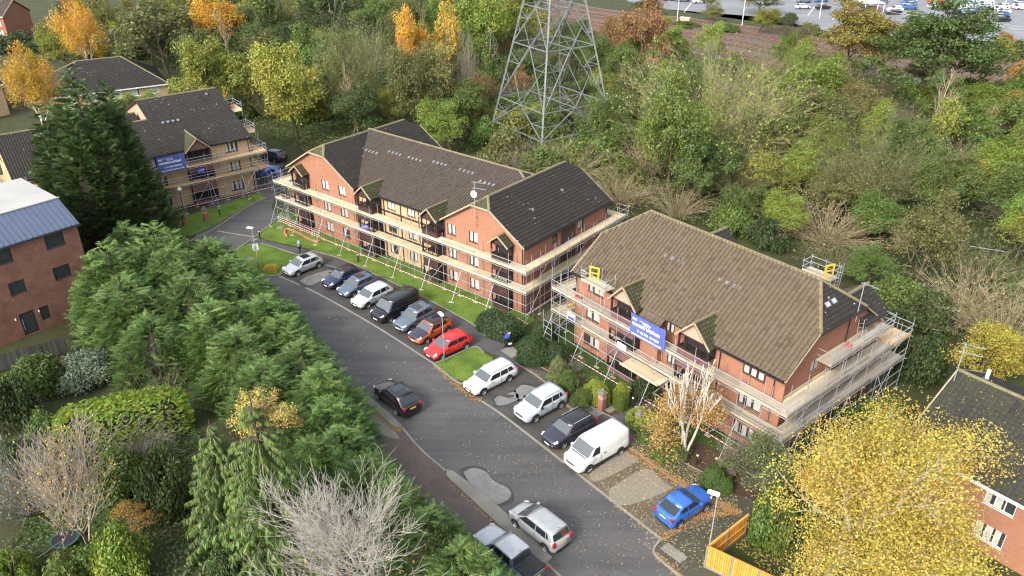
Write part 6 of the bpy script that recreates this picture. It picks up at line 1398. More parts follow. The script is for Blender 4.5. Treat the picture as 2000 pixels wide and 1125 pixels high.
# ------------------------------------------------------------------ woodland: trees one can tell apart
W = [
 ('broad2', (1440, 440), 345, 110, 'mid', 'brown', 'green tree standing close behind the middle of the right-hand ridge'),
 ('broad1', (1545, 470), 375, 110, 'fresh', 'brown', 'fresh green tree close behind the right-hand ridge'),
 ('sparse0', (1500, 420), 300, 120, 'yg', 'brown', 'thin yellow green tree behind the right-hand ridge'),
 ('broad0', (1620, 430), 330, 120, 'olive', 'brown', 'olive tree beyond the stair tower'),
 ('broad1', (1720, 480), 385, 120, 'mid', 'brown', 'green tree between the thicket and the pale shrub'),
 ('broad2', (1700, 560), 480, 100, 'mid', 'brown', 'green tree right of the stair tower'),
 ('broad0', (1400, 245), 140, 110, 'fresh', 'brown', 'fresh green tree rising behind the huge thicket'),
 ('broad1', (1560, 300), 200, 120, 'mid', 'brown', 'mid green tree right of the huge thicket'),
 ('bush0', (1058, 345), 282, 110, 'mid', 'brown', 'green bush hiding the front foot of the pylon'),
 ('bush2', (985, 322), 245, 120, 'olive', 'brown', 'olive bush at the left foot of the pylon'),
 ('bush1', (1150, 330), 258, 130, 'mid', 'brown', 'green bush at the right foot of the pylon'),
 ('broad1', (1215, 330), 235, 100, 'mid', 'brown', 'green tree right of the pylon foot'),
 ('twig1', (1110, 350), 282, 120, 'olive', 'tan', 'pale twiggy shrub before the pylon'),
 ('twig2', (1020, 345), 290, 80, 'olive', 'grey', 'grey shoots beside the front foot of the pylon'),
 ('broad0', (1090, 215), 120, 90, 'dark', 'brown', 'dark tree standing inside the view of the pylon legs'),
 ('broad2', (1215, 250), 150, 80, (.10, .10, .03), 'brown', 'brownish tree right of the pylon waist'),
 ('broad1', (945, 270), 190, 70, 'olive', 'brown', 'olive tree left of the pylon foot'),
 ('weep0', (92, 262), 78, 105, 'gold', 'silver', 'golden weeping birch with white trunk at the left edge beside the hipped roof'),
 ('weep0', (182, 150), -12, 92, 'gold', 'silver', 'tall yellow birch with pale forked trunk in the upper left'),
 ('broad1', (140, 140), 40, 85, 'yg', 'brown', 'yellow green round tree just left of the tall yellow birch'),
 ('bare2', (22, 70), -5, 60, 'yg', 'pale', 'pale bare fan-shaped shrub in front of the corner brick house'),
 ('bush1', (35, 100), 60, 90, 'dark', 'brown', 'dark evergreen bush below the pale bare shrub in the top left'),
 ('broad0', (85, 120), 70, 70, 'dark', 'brown', 'dark green tree between the two golden birches'),
 ('sparse0', (330, 145), -25, 175, 'olive', 'brown', 'large dark-limbed oak losing its leaves behind the hipped roof'),
 ('broad0', (440, 118), -30, 105, 'orange', 'brown', 'orange brown tree at the top left of the woodland'),
 ('broad2', (445, 240), 62, 150, 'yg', 'green', 'pale yellow green tree beyond the ridge of the buff block'),
 ('broad1', (582, 270), 68, 150, (.30, .27, .04), 'brown', 'yellow leaved tree with a bare dark trunk between the blocks'),
 ('ivy0', (540, 130), -40, 70, 'mid', 'brown', 'ivy clad trunk at the top left of the yellow leaved tree'),
 ('ivy1', (622, 128), -35, 75, 'mid', 'brown', 'bright ivy clad trunk right of the yellow leaved tree'),
 ('ivy0', (655, 110), -40, 60, 'dark', 'grey', 'dark ivy clad trunk beside the tall pale twiggy willow'),
 ('twig3', (712, 235), 22, 120, 'olive', 'green', 'tall fan of grey green shoots in the middle of the upper woodland'),
 ('bare0', (760, 230), 60, 130, 'olive', 'grey', 'grey bare tree with tangled limbs left of the bright orange tree'),
 ('broad2', (815, 190), 2, 82, 'orange', 'brown', 'brilliant orange tree at the top of the woodland'),
 ('broad1', (842, 225), 85, 72, 'yellow', 'brown', 'golden yellow tree directly below the brilliant orange one'),
 ('sparse1', (872, 175), -15, 90, 'yellow', 'grey', 'thin yellow tree just right of the brilliant orange one'),
 ('broad0', (935, 150), -45, 130, 'fresh', 'brown', 'fresh green tree with yellow top left of the pylon'),
 ('broad1', (1010, 130), -40, 130, (.22, .24, .035), 'brown', 'lime yellow tree seen through the left side of the pylon'),
 ('bare2', (915, 245), 40, 60, 'olive', 'grey', 'cluster of grey dead stems left of the pylon'),
 ('ivy1', (962, 190), 45, 45, 'mid', 'grey', 'slim ivy covered stem beside the pylon left leg'),
 ('broad2', (768, 255), 165, 62, 'yg', 'green', 'small yellow green tree behind the middle block ridge'),
 ('broad1', (882, 300), 190, 115, 'fresh', 'green', 'fresh green small tree behind the rear wing of the middle block'),
 ('bare1', (700, 260), 120, 70, 'olive', 'tan', 'tan bare sapling behind the middle block ridge'),
 ('broad0', (1240, 150), -15, 115, 'rust', 'brown', 'rust brown oak right of the pylon top'),
 ('broad2', (1262, 200), 100, 105, (.33, .16, .045), 'brown', 'orange tinted tree below the rust brown oak'),
 ('broad1', (1195, 110), 25, 60, 'rust', 'brown', 'small rusty tree beside the railway right of the pylon'),
 ('broad1', (1130, 130), 30, 90, 'dark', 'brown', 'dark tree seen through the right side of the pylon'),
 ('twig3', (1375, 330), 92, 260, 'fresh', 'tan', 'huge tan and green willow thicket with wind-combed shoots'),
 ('broad0', (1300, 395), 140, 150, (.135, .185, .03), 'brown', 'bright green leaning tree at the left of the willow thicket'),
 ('broad2', (1370, 400), 230, 150, (.10, .15, .028), 'brown', 'green tree in front of the willow thicket'),
 ('twig3', (1500, 230), 92, 200, 'olive', 'green', 'olive grey willow thicket right of the huge one'),
 ('broad1', (1440, 340), 200, 110, 'mid', 'brown', 'mid green tree under the combed willow shoots'),
 ('oak', (1660, 185), -22, 235, (.20, .165, .03), 'brown', 'golden olive oak in front of the distant car park'),
 ('oak', (1835, 240), -30, 335, (.075, .125, .022), 'brown', 'big spreading green oak in front of the distant car park'),
 ('bush1', (1640, 150), 102, 66, 'lime', 'brown', 'bright lime bush under the golden olive oak'),
 ('twig1', (1665, 215), 130, 105, 'olive', 'grey', 'grey twiggy shrub below the bright lime bush'),
 ('bare1', (1795, 290), 130, 110, 'olive', 'tan', 'tan leaning bare tree below the spreading green oak'),
 ('bare0', (1905, 290), 200, 90, 'olive', 'tan', 'bare pale tree right of the tan leaning one'),
 ('broad0', (1985, 275), 180, 90, (.40, .20, .04), 'brown', 'right edge orange tree'),
 ('bush0', (1990, 165), 115, 60, (.40, .20, .04), 'brown', 'small orange bush beside the railway at the right edge'),
 ('broad1', (1960, 400), 280, 130, 'fresh', 'brown', 'right edge green tree'),
 ('twig3', (1690, 400), 240, 190, 'olive', 'green', 'broad olive twiggy thicket in the right-hand wood'),
 ('broad2', (1850, 400), 300, 110, (.30, .25, .04), 'brown', 'yellow flecked shrub tree in the right-hand wood'),
 ('bare2', (1778, 510), 430, 100, 'olive', 'tan', 'bare pale many-stemmed shrub beside the wire fence'),
 ('twig1', (1610, 470), 405, 150, (.27, .22, .09), 'tan', 'tan twiggy mound behind the stair tower'),
 ('twig0', (1880, 630), 530, 150, (.27, .22, .09), 'tan', 'pale tan mound of shoots in the right-hand wood'),
 ('twig1', (1950, 680), 575, 140, 'olive', 'tan', 'olive tan mound of shoots at the right edge'),
 ('broad1', (1880, 760), 620, 150, (.30, .27, .035), 'brown', 'yellow green hedge tree behind the mossy roofed house'),
 ('broad2', (1960, 720), 640, 120, (.36, .29, .035), 'brown', 'yellow leaved tree beyond the mossy ridge'),
 ('bush2', (1800, 640), 560, 120, 'dark', 'brown', 'dark green bush beyond the right-hand block corner'),
 ('bush1', (1790, 740), 650, 110, 'dark', 'brown', 'dark bush in the gap beside the gable scaffolding'),
 ('twig1', (1210, 395), 340, 95, (.24, .21, .07), 'tan', 'tan feathery shrub between the two front blocks'),
 ('twig0', (1320, 420), 360, 100, (.22, .2, .06), 'tan', 'tan feathery shrub behind the right-hand ridge'),
 ('bush0', (1430, 455), 395, 100, 'mid', 'brown', 'green bush behind the right-hand ridge'),
 ('bush2', (1500, 480), 420, 100, 'dark', 'brown', 'dark bush behind the right-hand ridge near the stair tower'),
]
for k, b, tp, w, lc, bk, lab in W: TT(k, b, tp, w, lc, bk, lab)
# lime conifers beside the hipped house
con_s = conifer(70, 5, 1.7, n=900, spray=.6, leaders=2)
for (b, tp, w, lab) in (((255, 215), 178, 60, 'lime green conifer beside the hipped house'), ((300, 205), 172, 50, 'small lime conifer under the white windows'), ((345, 195), 150, 34, 'pointed yellow lime conifer right of the hipped house'), ((225, 225), 185, 60, 'lime conifer half behind the tall cypress')):
    p, s = at_px(b, tp, w, 5, 3.4); plant('conifer_tree', lab, 'tree', con_s, p, s, None, BARKS['brown'], (.16, .26, .03))
# small growth beside the railway and car park
for (x, y, tp, w, c, kd) in ((1275, 48, 32, 30, 'lime', 'bush0'), (1300, 48, 30, 26, 'lime', 'bush1'), (1340, 52, 40, 60, 'mid', 'bush2'), (1420, 62, 45, 60, 'mid', 'bush0'), (1480, 66, 12, 70, 'yg', 'broad1'), (1545, 75, 40, 60, 'olive', 'twig0'), (1580, 68, 42, 44, 'olive', 'bush1'), (1260, 30, -5, 60, 'dark', 'broad0'), (1390, 45, 10, 50, 'olive', 'broad2'), (1540, 45, 22, 40, 'dark', 'bush2'), (1950, 115, 70, 70, 'yg', 'bush0'), (1990, 110, 75, 40, 'olive', 'bush1'), (1960, 90, 60, 50, 'rust', 'bush2'), (1380, 30, -20, 60, 'yg', 'sparse0'), (1480, 30, -30, 90, 'olive', 'broad0'), (1700, 62, 40, 50, 'olive', 'twig1')):
    TT(kd, (x, y), tp, w, c, 'brown', {'lime': ('left' if x < 1290 else 'right') + ' one of two small lime bushes on the far railway verge', 'mid': 'green shrub on the far railway verge', 'yg': {'broad1': 'round yellow green tree on the far railway verge', 'bush0': 'yellow green bush near the right edge beyond the railway', 'sparse0': 'thin yellow green tree at the left of the distant car park'}.get(kd), 'olive': 'olive ' + ('twiggy shrub' if 'twig' in kd else 'bush' if 'bush' in kd else 'tree') + (' left' if x < 1500 else ' right') + ' of the pair of parked white cars, ' + ('nearer' if y > 66 else 'farther') + ' the railway', 'dark': 'dark evergreen beside the distant car park', 'rust': 'rusty shrub beside the distant car park'}[c], 'growth beyond the railway')
# fill between them
def in_poly(x, y, P):
    c = False
    for (x0, y0), (x1, y1) in zip(P, P[1:] + P[:1]):
        if (y0 > y) != (y1 > y) and x < (x1 - x0) * (y - y0) / (y1 - y0) + x0: c = not c
    return c
def to_px(X, Y):
    d = depth(Y); v = (-Y * math.sin(TILT) + CAM_H * math.cos(TILT)) / d; return (1000 + FPX * X / d, 562.5 + FPX * v)
WOOD = [(-150, -40), (1000, -40), (1010, 20), (1120, 50), (1290, 78), (1450, 100), (1600, 130), (1800, 158), (2200, 210), (2200, 800), (1990, 720), (1830, 720), (1790, 640), (1700, 575), (1560, 480), (1430, 470), (1280, 415), (1190, 370), (1000, 300), (900, 300), (790, 262), (720, 268), (590, 300), (505, 262), (440, 190), (360, 175), (320, 140), (225, 105), (120, 130), (100, 60), (-150, 60)]
FOOT = [(-29, 88, 6), (fA2[0], fA2[1], 9)]
def blocked(X, Y):
    for fr, (u0, u1, v0, v1) in ((FB, (-37.5, 2.5, -4, 16.5)), (FC, (-24, 2.5, -4, 17.5)), (FA, (-19, 2.5, -4, 22)), (fG, (-5, 12, -3, 14))):
        dx, dy = X - fr[0], Y - fr[1]; u, v = dx * fr[2] + dy * fr[3], -dx * fr[3] + dy * fr[2]
        if u0 < u < u1 and v0 < v < v1: return True
    return math.hypot(X - 5.8, Y - 114.5) < 4 or min((X - q.x) ** 2 + (Y - q.y) ** 2 for q in rc) < 480 or (-84 < X < -58 and 132 < Y < 165) or (-34 < X < -24 and 78 < Y < 104)
LANDMARKS = [(92, 180, 'golden weeping birch'), (182, 70, 'tall yellow birch'), (225, 150, 'hipped roof house'), (330, 80, 'large dark limbed oak'), (440, 50, 'top left orange tree'), (445, 160, 'pale yellow green tree'), (575, 160, 'yellow tree between blocks'), (620, 60, 'bright ivy clad trunk'), (710, 130, 'grey green fan of shoots'), (810, 80, 'brilliant orange tree'), (930, 60, 'fresh green tree'), (920, 150, 'grey dead stems'), (880, 250, 'rear wing tree'), (980, 250, 'pylon left leg'), (1060, 320, 'pylon front leg'), (1190, 250, 'pylon right leg'), (1240, 70, 'rust brown oak'), (1330, 220, 'huge willow thicket'), (1500, 160, 'olive grey willow thicket'), (1660, 80, 'golden olive oak'), (1845, 110, 'big spreading green oak'), (1640, 130, 'bright lime bush'), (1800, 210, 'tan leaning bare tree'), (1985, 225, 'right edge orange tree'), (1960, 340, 'right edge green tree'), (1690, 320, 'broad olive thicket'), (1850, 350, 'yellow flecked shrub tree'), (1778, 470, 'pale many stemmed shrub'), (1610, 440, 'stair tower tan mound'), (1880, 480, 'leaning wire fence'), (1880, 580, 'pale tan mound'), (1950, 630, 'right edge olive mound'), (1800, 600, 'block corner dark bush'), (1300, 400, 'right-hand block ridge'), (1450, 450, 'long right-hand ridge end'), (640, 280, 'middle block left gable'), (500, 280, 'buff block corner')]
fill = []; tries = 0; rf = random.Random(21)
while tries < 16000 and len(fill) < 480:
    tries += 1; X, Y = rf.uniform(-100, 110), 60 + 222 * rf.random() ** .9; x, y = to_px(X, Y)
    if not in_poly(x, y, WOOD) or blocked(X, Y): continue
    md = 3.5 if Y < 150 else 4.8
    if any((X - a) ** 2 + (Y - b) ** 2 < md * md for a, b in PLACED): continue
    PLACED.append((X, Y)); fill.append((X, Y, x, y))
for (X, Y, x, y) in fill:
    q = rf.random(); near_pylon = 900 < x < 1220
    if x < 900: opts = [('bush0', 'olive', .10), ('bush2', 'mid', .16), ('twig1', 'olive', .08), ('broad0', 'dark', .16), ('broad2', 'mid', .18), ('broad1', 'olive', .12), ('sparse0', 'yg', .1), ('bare0', 'olive', .08), ('ivy0', 'mid', .06), ('twig2', 'olive', .08), ('bush1', 'yg', .06)]
    elif near_pylon: opts = [('bush0', 'mid', .26), ('bush2', 'mid', .22), ('twig1', 'olive', .12), ('twig2', 'olive', .08), ('broad1', 'mid', .14), ('bush1', 'yg', .1), ('sparse1', 'rust', .1)]
    else: opts = [('twig1', 'olive', .13), ('twig0', 'tan', .08), ('bush0', 'mid', .18), ('bush2', 'mid', .16), ('broad2', 'mid', .16), ('broad1', 'fresh', .10), ('broad0', 'olive', .10), ('bush1', 'fresh', .09), ('sparse1', 'yg', .06), ('bare2', 'olive', .05), ('broad0', 'olive', .03)]
    tot = sum(o[2] for o in opts); r_ = q * tot; kd, lc, _ = opts[-1]
    for o in opts:
        r_ -= o[2]
        if r_ <= 0: kd, lc, _ = o; break
    key = kd.rstrip('0123456789'); h0, w0 = SIZE[key]; dr = math.sqrt(min((X - q.x) ** 2 + (Y - q.y) ** 2 for q in rc))
    h, w = {'bush': (rf.uniform(3, 5.5), rf.uniform(5.5, 8.5)), 'twig': (rf.uniform(3.2, 6), rf.uniform(4.5, 7.5)), 'broad': (rf.uniform(7, 11.5), rf.uniform(6, 9)), 'sparse': (rf.uniform(6, 9), rf.uniform(5, 7)), 'bare': (rf.uniform(6, 10), rf.uniform(4, 6)), 'ivy': (rf.uniform(7, 11), rf.uniform(2, 3))}[key]
    k_ = (.95 if y > 380 else 1.0) if (y > 330 or near_pylon) else (.95 if y < 60 else 1.28)
    if x > 1180 and dr < 62: k_ *= .62 + .009 * max(dr - 22, 0)
    kk = rf.uniform(.75, 1.25); c = tuple(v * kk * rf.uniform(.93, 1.07) for v in GREENS[lc])
    nm, txt = {'bush': ('bush', 'leafy bush'), 'twig': ('bare_shrub', 'twiggy shrub'), 'broad': ('tree', 'full crowned tree'), 'sparse': ('tree', 'thin leaved tree'), 'bare': ('bare_tree', 'bare branching tree'), 'ivy': ('ivy_covered_tree', 'ivy clad trunk')}[key]
    adj = {'olive': 'olive', 'mid': 'green', 'dark': 'dark green', 'yg': 'yellow green', 'rust': 'rusty', 'tan': 'tan', 'fresh': 'fresh green'}[lc]
    mx, my, mn = min(LANDMARKS, key=lambda q: math.hypot(q[0] - x, (q[1] - y) * 1.6)); dx, dy = x - mx, (y - my) * 1.6; far = 'just ' if math.hypot(dx, dy) < 70 else ('' if math.hypot(dx, dy) < 130 else 'well ')
    rel = far + (('left of' if dx < 0 else 'right of') if abs(dx) > abs(dy) else ('beyond' if dy < 0 else 'in front of'))
    sz = 'low ' if h * k_ < 4.2 else ('tall ' if h * k_ > 8.5 else '')
    lab = f'{sz}{adj} {txt} {rel} the {mn}'
    low = key in ('bush', 'twig')
    plant(nm, lab, 'bush' if low else 'tree', PROTO[kd], (X, Y, 0), (w / w0 * k_, w / w0 * k_, h / h0 * k_), rf.uniform(0, 6.28), BARKS[rf.choice(('grey', 'green', 'tan', 'grey')) if key in ('twig', 'bare') else 'brown'], c, lab + 's', ('stem', 'foliage') if low else ('trunk', 'crown'))
# low bramble and ivy over the woodland floor: one mass
def undergrowth(n):
    r = np.random.default_rng(99); X = []; 
    while len(X) < n:
        a = r.uniform(-100, 110, 4000); b = r.uniform(60, 262, 4000)
        d = b * math.cos(TILT) + CAM_H * math.sin(TILT); px_ = 1000 + FPX * a / d; py_ = 562.5 + FPX * (-b * math.sin(TILT) + CAM_H * math.cos(TILT)) / d
        for i in range(4000):
            if in_poly(px_[i], py_[i], WOOD) and not blocked(a[i], b[i]): X.append((a[i], b[i]))
    X = np.array(X[:n]); hgt = .25 + .9 * np.abs(np.sin(X[:, 0] * .55 + np.sin(X[:, 1] * .4) * 2) * np.cos(X[:, 1] * .47 + 1)) * r.random(n); pos = np.stack([X[:, 0], X[:, 1], hgt], -1)
    return leaf_mesh('undergrowth', pos, np.tile([0, 0, 1.], (n, 1)), .36, r, up=.9, wild=.7, var=.5 + .5 * np.sin(X[:, 0] * .35) * np.cos(X[:, 1] * .3))
o = obj('undergrowth', undergrowth(120000), color=(.095, .135, .03)); o['kind'] = 'stuff'
# wire fence and leaning rails in the right-hand wood
t = thing('wire_fence', 'galvanised mesh fence with leaning rail in the right-hand wood', 'fence', g(1840, 492), R(-18)); mb = MB()
mb.tube((0, 0, 1.9), (1.9, 0, 1.6), .04, 5).tube((1.9, 0, 1.6), (1.5, 0, .1), .03, 5).tube((-.3, 0, 1.0), (2.2, 0, .9), .03, 5).tube((2.6, .2, 1.0), (6.0, .3, .8), .05, 5).tube((0, 0, 0), (0, 0, 1.9), .04, 5); mb.build('rail', M['galv'], t)
mb = MB()
for i in range(12): mb.tube((i * .16, 0, .1), (i * .16, 0, 1.8 - i * .02), .008, 3)
mb.build('mesh_panel', M['fitting'], t)
# ------------------------------------------------------------------ conifers along the left of the road, gardens in front
HC = [conifer(80, 7.5, 2.6, n=5600, spray=.82, leaders=7, power=1.7, lump=.26, up=.6, side=.36), conifer(81, 7.5, 2.6, n=5600, spray=.82, leaders=9, lump=.3, power=1.6, up=.7, side=.36), conifer(82, 7.5, 2.6, n=5600, spray=.76, leaders=8, power=1.9, lump=.26, up=.55, side=.36)]
HCOL = (.098, .166, .034)
hedge = [  # ground point, height, width, words
 ((-29.6, 69.5), 6.4, 5.6, 'leafy conifer at the far end of the hedge beside the junction'), ((-26.6, 66.0), 6.2, 5.8, 'second conifer from the junction end of the roadside hedge'),
 ((-24.0, 62.6), 6.0, 5.8, 'third conifer from the junction end of the roadside hedge'), ((-21.2, 59.2), 5.9, 5.6, 'roadside hedge conifer across from the navy car'),
 ((-18.8, 55.6), 5.9, 5.6, 'roadside hedge conifer across from the black van'), ((-16.4, 52.0), 5.8, 5.4, 'roadside hedge conifer above the half hidden white car'),
 ((-14.2, 48.6), 5.8, 5.2, 'roadside hedge conifer above the half hidden black car'), ((-12.9, 44.9), 5.6, 4.9, 'roadside hedge conifer beside the pink red car'),
 ((-11.3, 42.0), 5.5, 4.7, 'roadside hedge conifer next to the pale paving patch'), ((-9.3, 39.2), 5.3, 4.6, 'roadside hedge conifer across from the maroon SUV'),
 ((-7.1, 36.9), 5.2, 4.5, 'roadside hedge conifer behind the silver bare tree'), ((-4.9, 34.6), 5.1, 4.4, 'roadside hedge conifer beyond the silver bare tree twigs'), ((-2.9, 32.2), 4.9, 4.2, 'roadside hedge conifer beside the dark pickup'), ((-1.1, 30.0), 4.6, 4.0, 'nearest roadside hedge conifer at the lower picture edge'),
 ((-34.0, 68.5), 8.6, 6.4, 'tall leafy conifer behind the junction end of the hedge'), ((-31.0, 64.6), 8.2, 6.4, 'tall leafy conifer in the thick of the hedge'), ((-36.0, 63.6), 8.8, 6.6, 'tall bright conifer beside the modern brick house'), ((-33.4, 59.6), 7.8, 6.6, 'tall bright conifer above the dark board fence'),
 ((-28.0, 60.4), 7.4, 6.2, 'inner hedge conifer below the tall ones'), ((-25.0, 56.6), 6.8, 6.0, 'inner hedge conifer above the lime clipped hedge'), ((-29.6, 55.4), 6.2, 5.4, 'lower conifer beside the lime clipped hedge'), ((-21.8, 53.0), 6.4, 5.8, 'inner hedge conifer left of the yellow tree'), ((-18.6, 49.0), 6.0, 5.2, 'inner hedge conifer below the yellow tree'), ((-15.6, 44.4), 5.4, 4.8, 'inner hedge conifer right of the spruce'), ((-13.4, 41.2), 5.0, 4.4, 'inner hedge conifer in front of the spruce'), ((-37.8, 71.0), 7.5, 5, 'conifer tucked against the modern brick house corner')]
for i, ((X, Y), h, w, lab) in enumerate(hedge):
    kk = random.uniform(.85, 1.15); c = tuple(v * kk * random.uniform(.96, 1.04) for v in HCOL); k = w / 5.2 * 1.18
    plant('conifer_tree', lab, 'tree', HC[i % 3], (X, Y, 0), (k, k, h / 7.5), random.uniform(0, 6.28), (.035, .03, .02), c, 'leafy conifers of the roadside hedge')
big = conifer(90, 17.5, 6.4, n=15000, spray=1.05, power=1.05, leaders=9, lump=.22, pairs=5, up=.9, fan=.35)
plant('cypress_tree', 'tall dark cypress towering in front of the buff block', 'tree', big, (-44.4, 80.5, 0), (1.08, 1.08, 1.17), .4, (.03, .026, .018), (.055, .094, .022))
plant('spruce_tree', 'drooping spruce at the lower left in front of the hedge', 'tree', spruce(91, 13.5, 4.3), (-13.9, 34.2, 0), (1, 1, 1), 0, (.07, .055, .04), (.115, .18, .03))
plant('spruce_tree', 'smaller spruce beside the drooping spruce', 'tree', spruce(92, 9.5, 3.2, 18), (-17.8, 37.2, 0), (1, 1, 1), 0, (.07, .055, .04), (.11, .17, .03))
# yellow tree in the hedge
yt = leafy(95, 8.6, 3.3, per=46, clump=.42, size=.15, levels=3, kids=4, keep=.42, trunk=.4)
plant('tree', 'yellow leaved tree growing up through the roadside hedge', 'tree', yt, (g(555, 935).x, g(555, 935).y, 0), (.95, .95, .85), .5, BARKS['grey'], (.50, .39, .11))
# silver bare tree, bottom centre
s_, t_ = grow(101, 11, .35, 13, 4, kids=5, spread=.62, ratio=.62, r0=.15, wig=.11, lift=.24, taper=.5, minr=.0085); S_, t_ = fit(s_, t_, 10.6, 5.4)
r_ = np.random.default_rng(5); ii = r_.integers(0, len(t_), 110); few = leaf_mesh('crown', t_[ii, :3] * np.array([1, 1, .72]), t_[ii, 3:], .2, r_)
plant('bare_tree', 'large silver bare tree spreading at the lower centre', 'tree', (tubes_np('trunk', S_, 5, M['bark']), few), (-7.0, 30.6, 0), (1, 1, 1), 1.0, (.33, .31, .275), (.42, .20, .07))
# bare tree with the last yellow leaves, lower left
s_, t_ = grow(104, 10, .2, 8, 3, kids=5, spread=.55, ratio=.66, r0=.13, wig=.10, lift=.35, stems=3, minr=.012); S_, t_ = fit(s_, t_, 9.6, 4.3)
ii = r_.integers(0, len(t_), 150); cc = t_[ii, :3]; pos = np.repeat(cc, 7, 0) + r_.normal(0, .2, (len(cc) * 7, 3)); last = leaf_mesh('crown', pos, np.tile([0, 0, 1.], (len(pos), 1)), .125, r_)
plant('bare_tree', 'grey bare tree keeping its last yellow leaves at the lower left', 'tree', (tubes_np('trunk', S_, 5, M['bark']), last), (g(172, 1060).x, g(172, 1060).y, 0), (1, 1, 1), .3, (.30, .26, .21), (.50, .31, .05))
# garden at the lower left
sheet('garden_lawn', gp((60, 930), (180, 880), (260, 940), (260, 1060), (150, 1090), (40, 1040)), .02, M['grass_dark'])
CL = [clipped(1), clipped(2, p=5.0, n=6500), clipped(3, p=2.2)]
def clip_bush(label, px, w, d, h, col, k=0, rz=0.0, name='clipped_bush', cat='bush', group=None):
    p = g(*px) if len(px) == 2 else Vector(px); t = plant(name, label, cat, CL[k], (p.x, p.y, 0), (w / 2, d / 2, h), R(rz), (.03, .03, .015), col, group, ('inner_twigs', 'foliage')); return t
clip_bush('lime clipped hedge running across the lower left garden', (245, 868), 9.5, 2.4, 3.9, (.20, .28, .03), 1, 28, 'hedge', 'hedge')
for (b, tp, w, c, kd, lab) in (((75, 760), 690, 120, 'mid', 'bush0', 'green shrub below the dark board fence'), ((175, 740), 680, 150, (.12, .16, .10), 'bush2', 'grey green broadleaf shrub beside the lime hedge'), ((30, 830), 720, 110, 'dark', 'bush1', 'dark shrub at the left edge under the fence'), ((60, 1000), 880, 110, (.13, .17, .15), 'twig1', 'blue grey feathery shrub at the lower left edge'), ((20, 1140), 1070, 110, 'lime', 'bush2', 'lime green bush in the bottom left corner'), ((250, 1130), 1030, 130, 'fresh', 'bush0', 'fresh green shrub at the bottom left'), ((110, 900), 800, 130, 'mid', 'bush2', 'green shrub behind the last yellow leaves'), ((330, 830), 740, 80, 'fresh', 'twig2', 'green shooting shrub at the end of the lime hedge'), ((150, 1150), 1080, 120, 'mid', 'bush1', 'green shrub at the bottom edge'), ((255, 1040), 985, 90, (.45, .28, .05), 'sparse0', 'small golden shrub beneath the bare tree'), ((560, 1140), 1020, 170, 'mid', 'bush0', 'dark shrub under the silver bare tree'), ((880, 1150), 1040, 120, 'dark', 'bush1', 'dark shrub right of the silver bare tree'), ((470, 1150), 1060, 120, 'dark', 'bush2', 'dark shrub between spruce and silver tree'), ((250, 960), 880, 130, 'mid', 'bush0', 'leafy shrub at the foot of the lime hedge'), ((330, 990), 880, 120, 'dark', 'bush1', 'dark evergreen shrub left of the spruce'), ((60, 940), 850, 130, (.05, .08, .03), 'bush2', 'dark green shrub at the left edge of the garden'), ((270, 900), 830, 110, (.05, .08, .03), 'twig1', 'twiggy dark shrub before the lime hedge'), ((600, 1080), 960, 140, 'dark', 'bush2', 'dark shrub hidden among the silver twigs')):
    T(kd, b, tp, w, c, 'grey', lab)
r9 = np.random.default_rng(77); P9 = []
while len(P9) < 9000:
    a, b = r9.uniform(-32, -4), r9.uniform(30, 62); x, y = to_px(a, b)
    if in_poly(x, y, [(-60, 740), (180, 700), (330, 760), (420, 900), (620, 1000), (740, 1130), (-60, 1200)]): P9.append((a, b, .15 + .55 * abs(math.sin(a * .9) * math.cos(b * .8)) * r9.random()))
o = obj('garden_ground_cover', leaf_mesh('garden_ground_cover', np.array(P9), np.tile([0, 0, 1.], (len(P9), 1)), .24, r9, up=.9, wild=.7, var=r9.random(len(P9))), color=(.075, .11, .025)); o['kind'] = 'stuff'
p = g(130, 1062); t = thing('trampoline', 'dark green round garden trampoline beneath the bare tree', 'trampoline', (p.x, p.y, 0), R(20)); t.scale = (.62, .62, .6); M['green_pad'] = plain('green_plastic_pad', (.02, .07, .05), .5)
mb = MB(); n = 20
for k in range(n): a, b = 2 * math.pi * k / n, 2 * math.pi * (k + 1) / n; mb.bar((1.3 * math.cos(a), 1.3 * math.sin(a), .8), (1.3 * math.cos(b), 1.3 * math.sin(b), .8), .26, .05)
mb.build('pad', M['green_pad'], t); MB().tube((0, 0, .77), (0, 0, .78), 1.2, 20).build('mat', M['black_plastic'], t)
for k in range(4): a = k * math.pi / 2; MB().tube((1.25 * math.cos(a), 1.25 * math.sin(a), 0), (1.25 * math.cos(a), 1.25 * math.sin(a), .8), .03, 6).build('leg', M['galv'], t)

# ------------------------------------------------------------------ beds and bushes in front of the blocks
HG = (.038, .070, .016)
clip_bush('wide rounded clipped hedge behind the blue jacketed person', (975, 650), 4.4, 2.5, 1.75, HG, 1, -40, 'hedge', 'hedge')
clip_bush('big rounded clipped bush at the path corner', (1042, 702), 3.0, 2.7, 2.2, (.045, .085, .018), 2, 10)
clip_bush('smaller dark bush behind the big rounded one', (1085, 705), 2.2, 2.0, 1.7, HG, 0)
clip_bush('rounded bush against the scaffolding corner', (1062, 662), 2.2, 1.9, 1.7, (.05, .085, .02), 2)
YH = (.24, .29, .03)
clip_bush('yellow green clipped arch bush behind the brick pillar', (1165, 783), 2.4, 1.5, 1.85, YH, 2, -45)
clip_bush('right-hand yellow green clipped dome beside the pillar', (1212, 785), 1.4, 1.3, 1.75, YH, 2, -45)
clip_bush('small square yellow green clipped bush by the drain', (1212, 798), .95, .95, 1.3, (.13, .19, .022), 1, -45)
clip_bush('yellow green hedge beside the second brick pillar', (1262, 838), 3.2, 1.6, 1.3, YH, 1, -45, 'hedge', 'hedge')
clip_bush('round bright green bush by the lower footpath', (1393, 950), 1.75, 1.7, 1.75, (.085, .15, .025), 2)
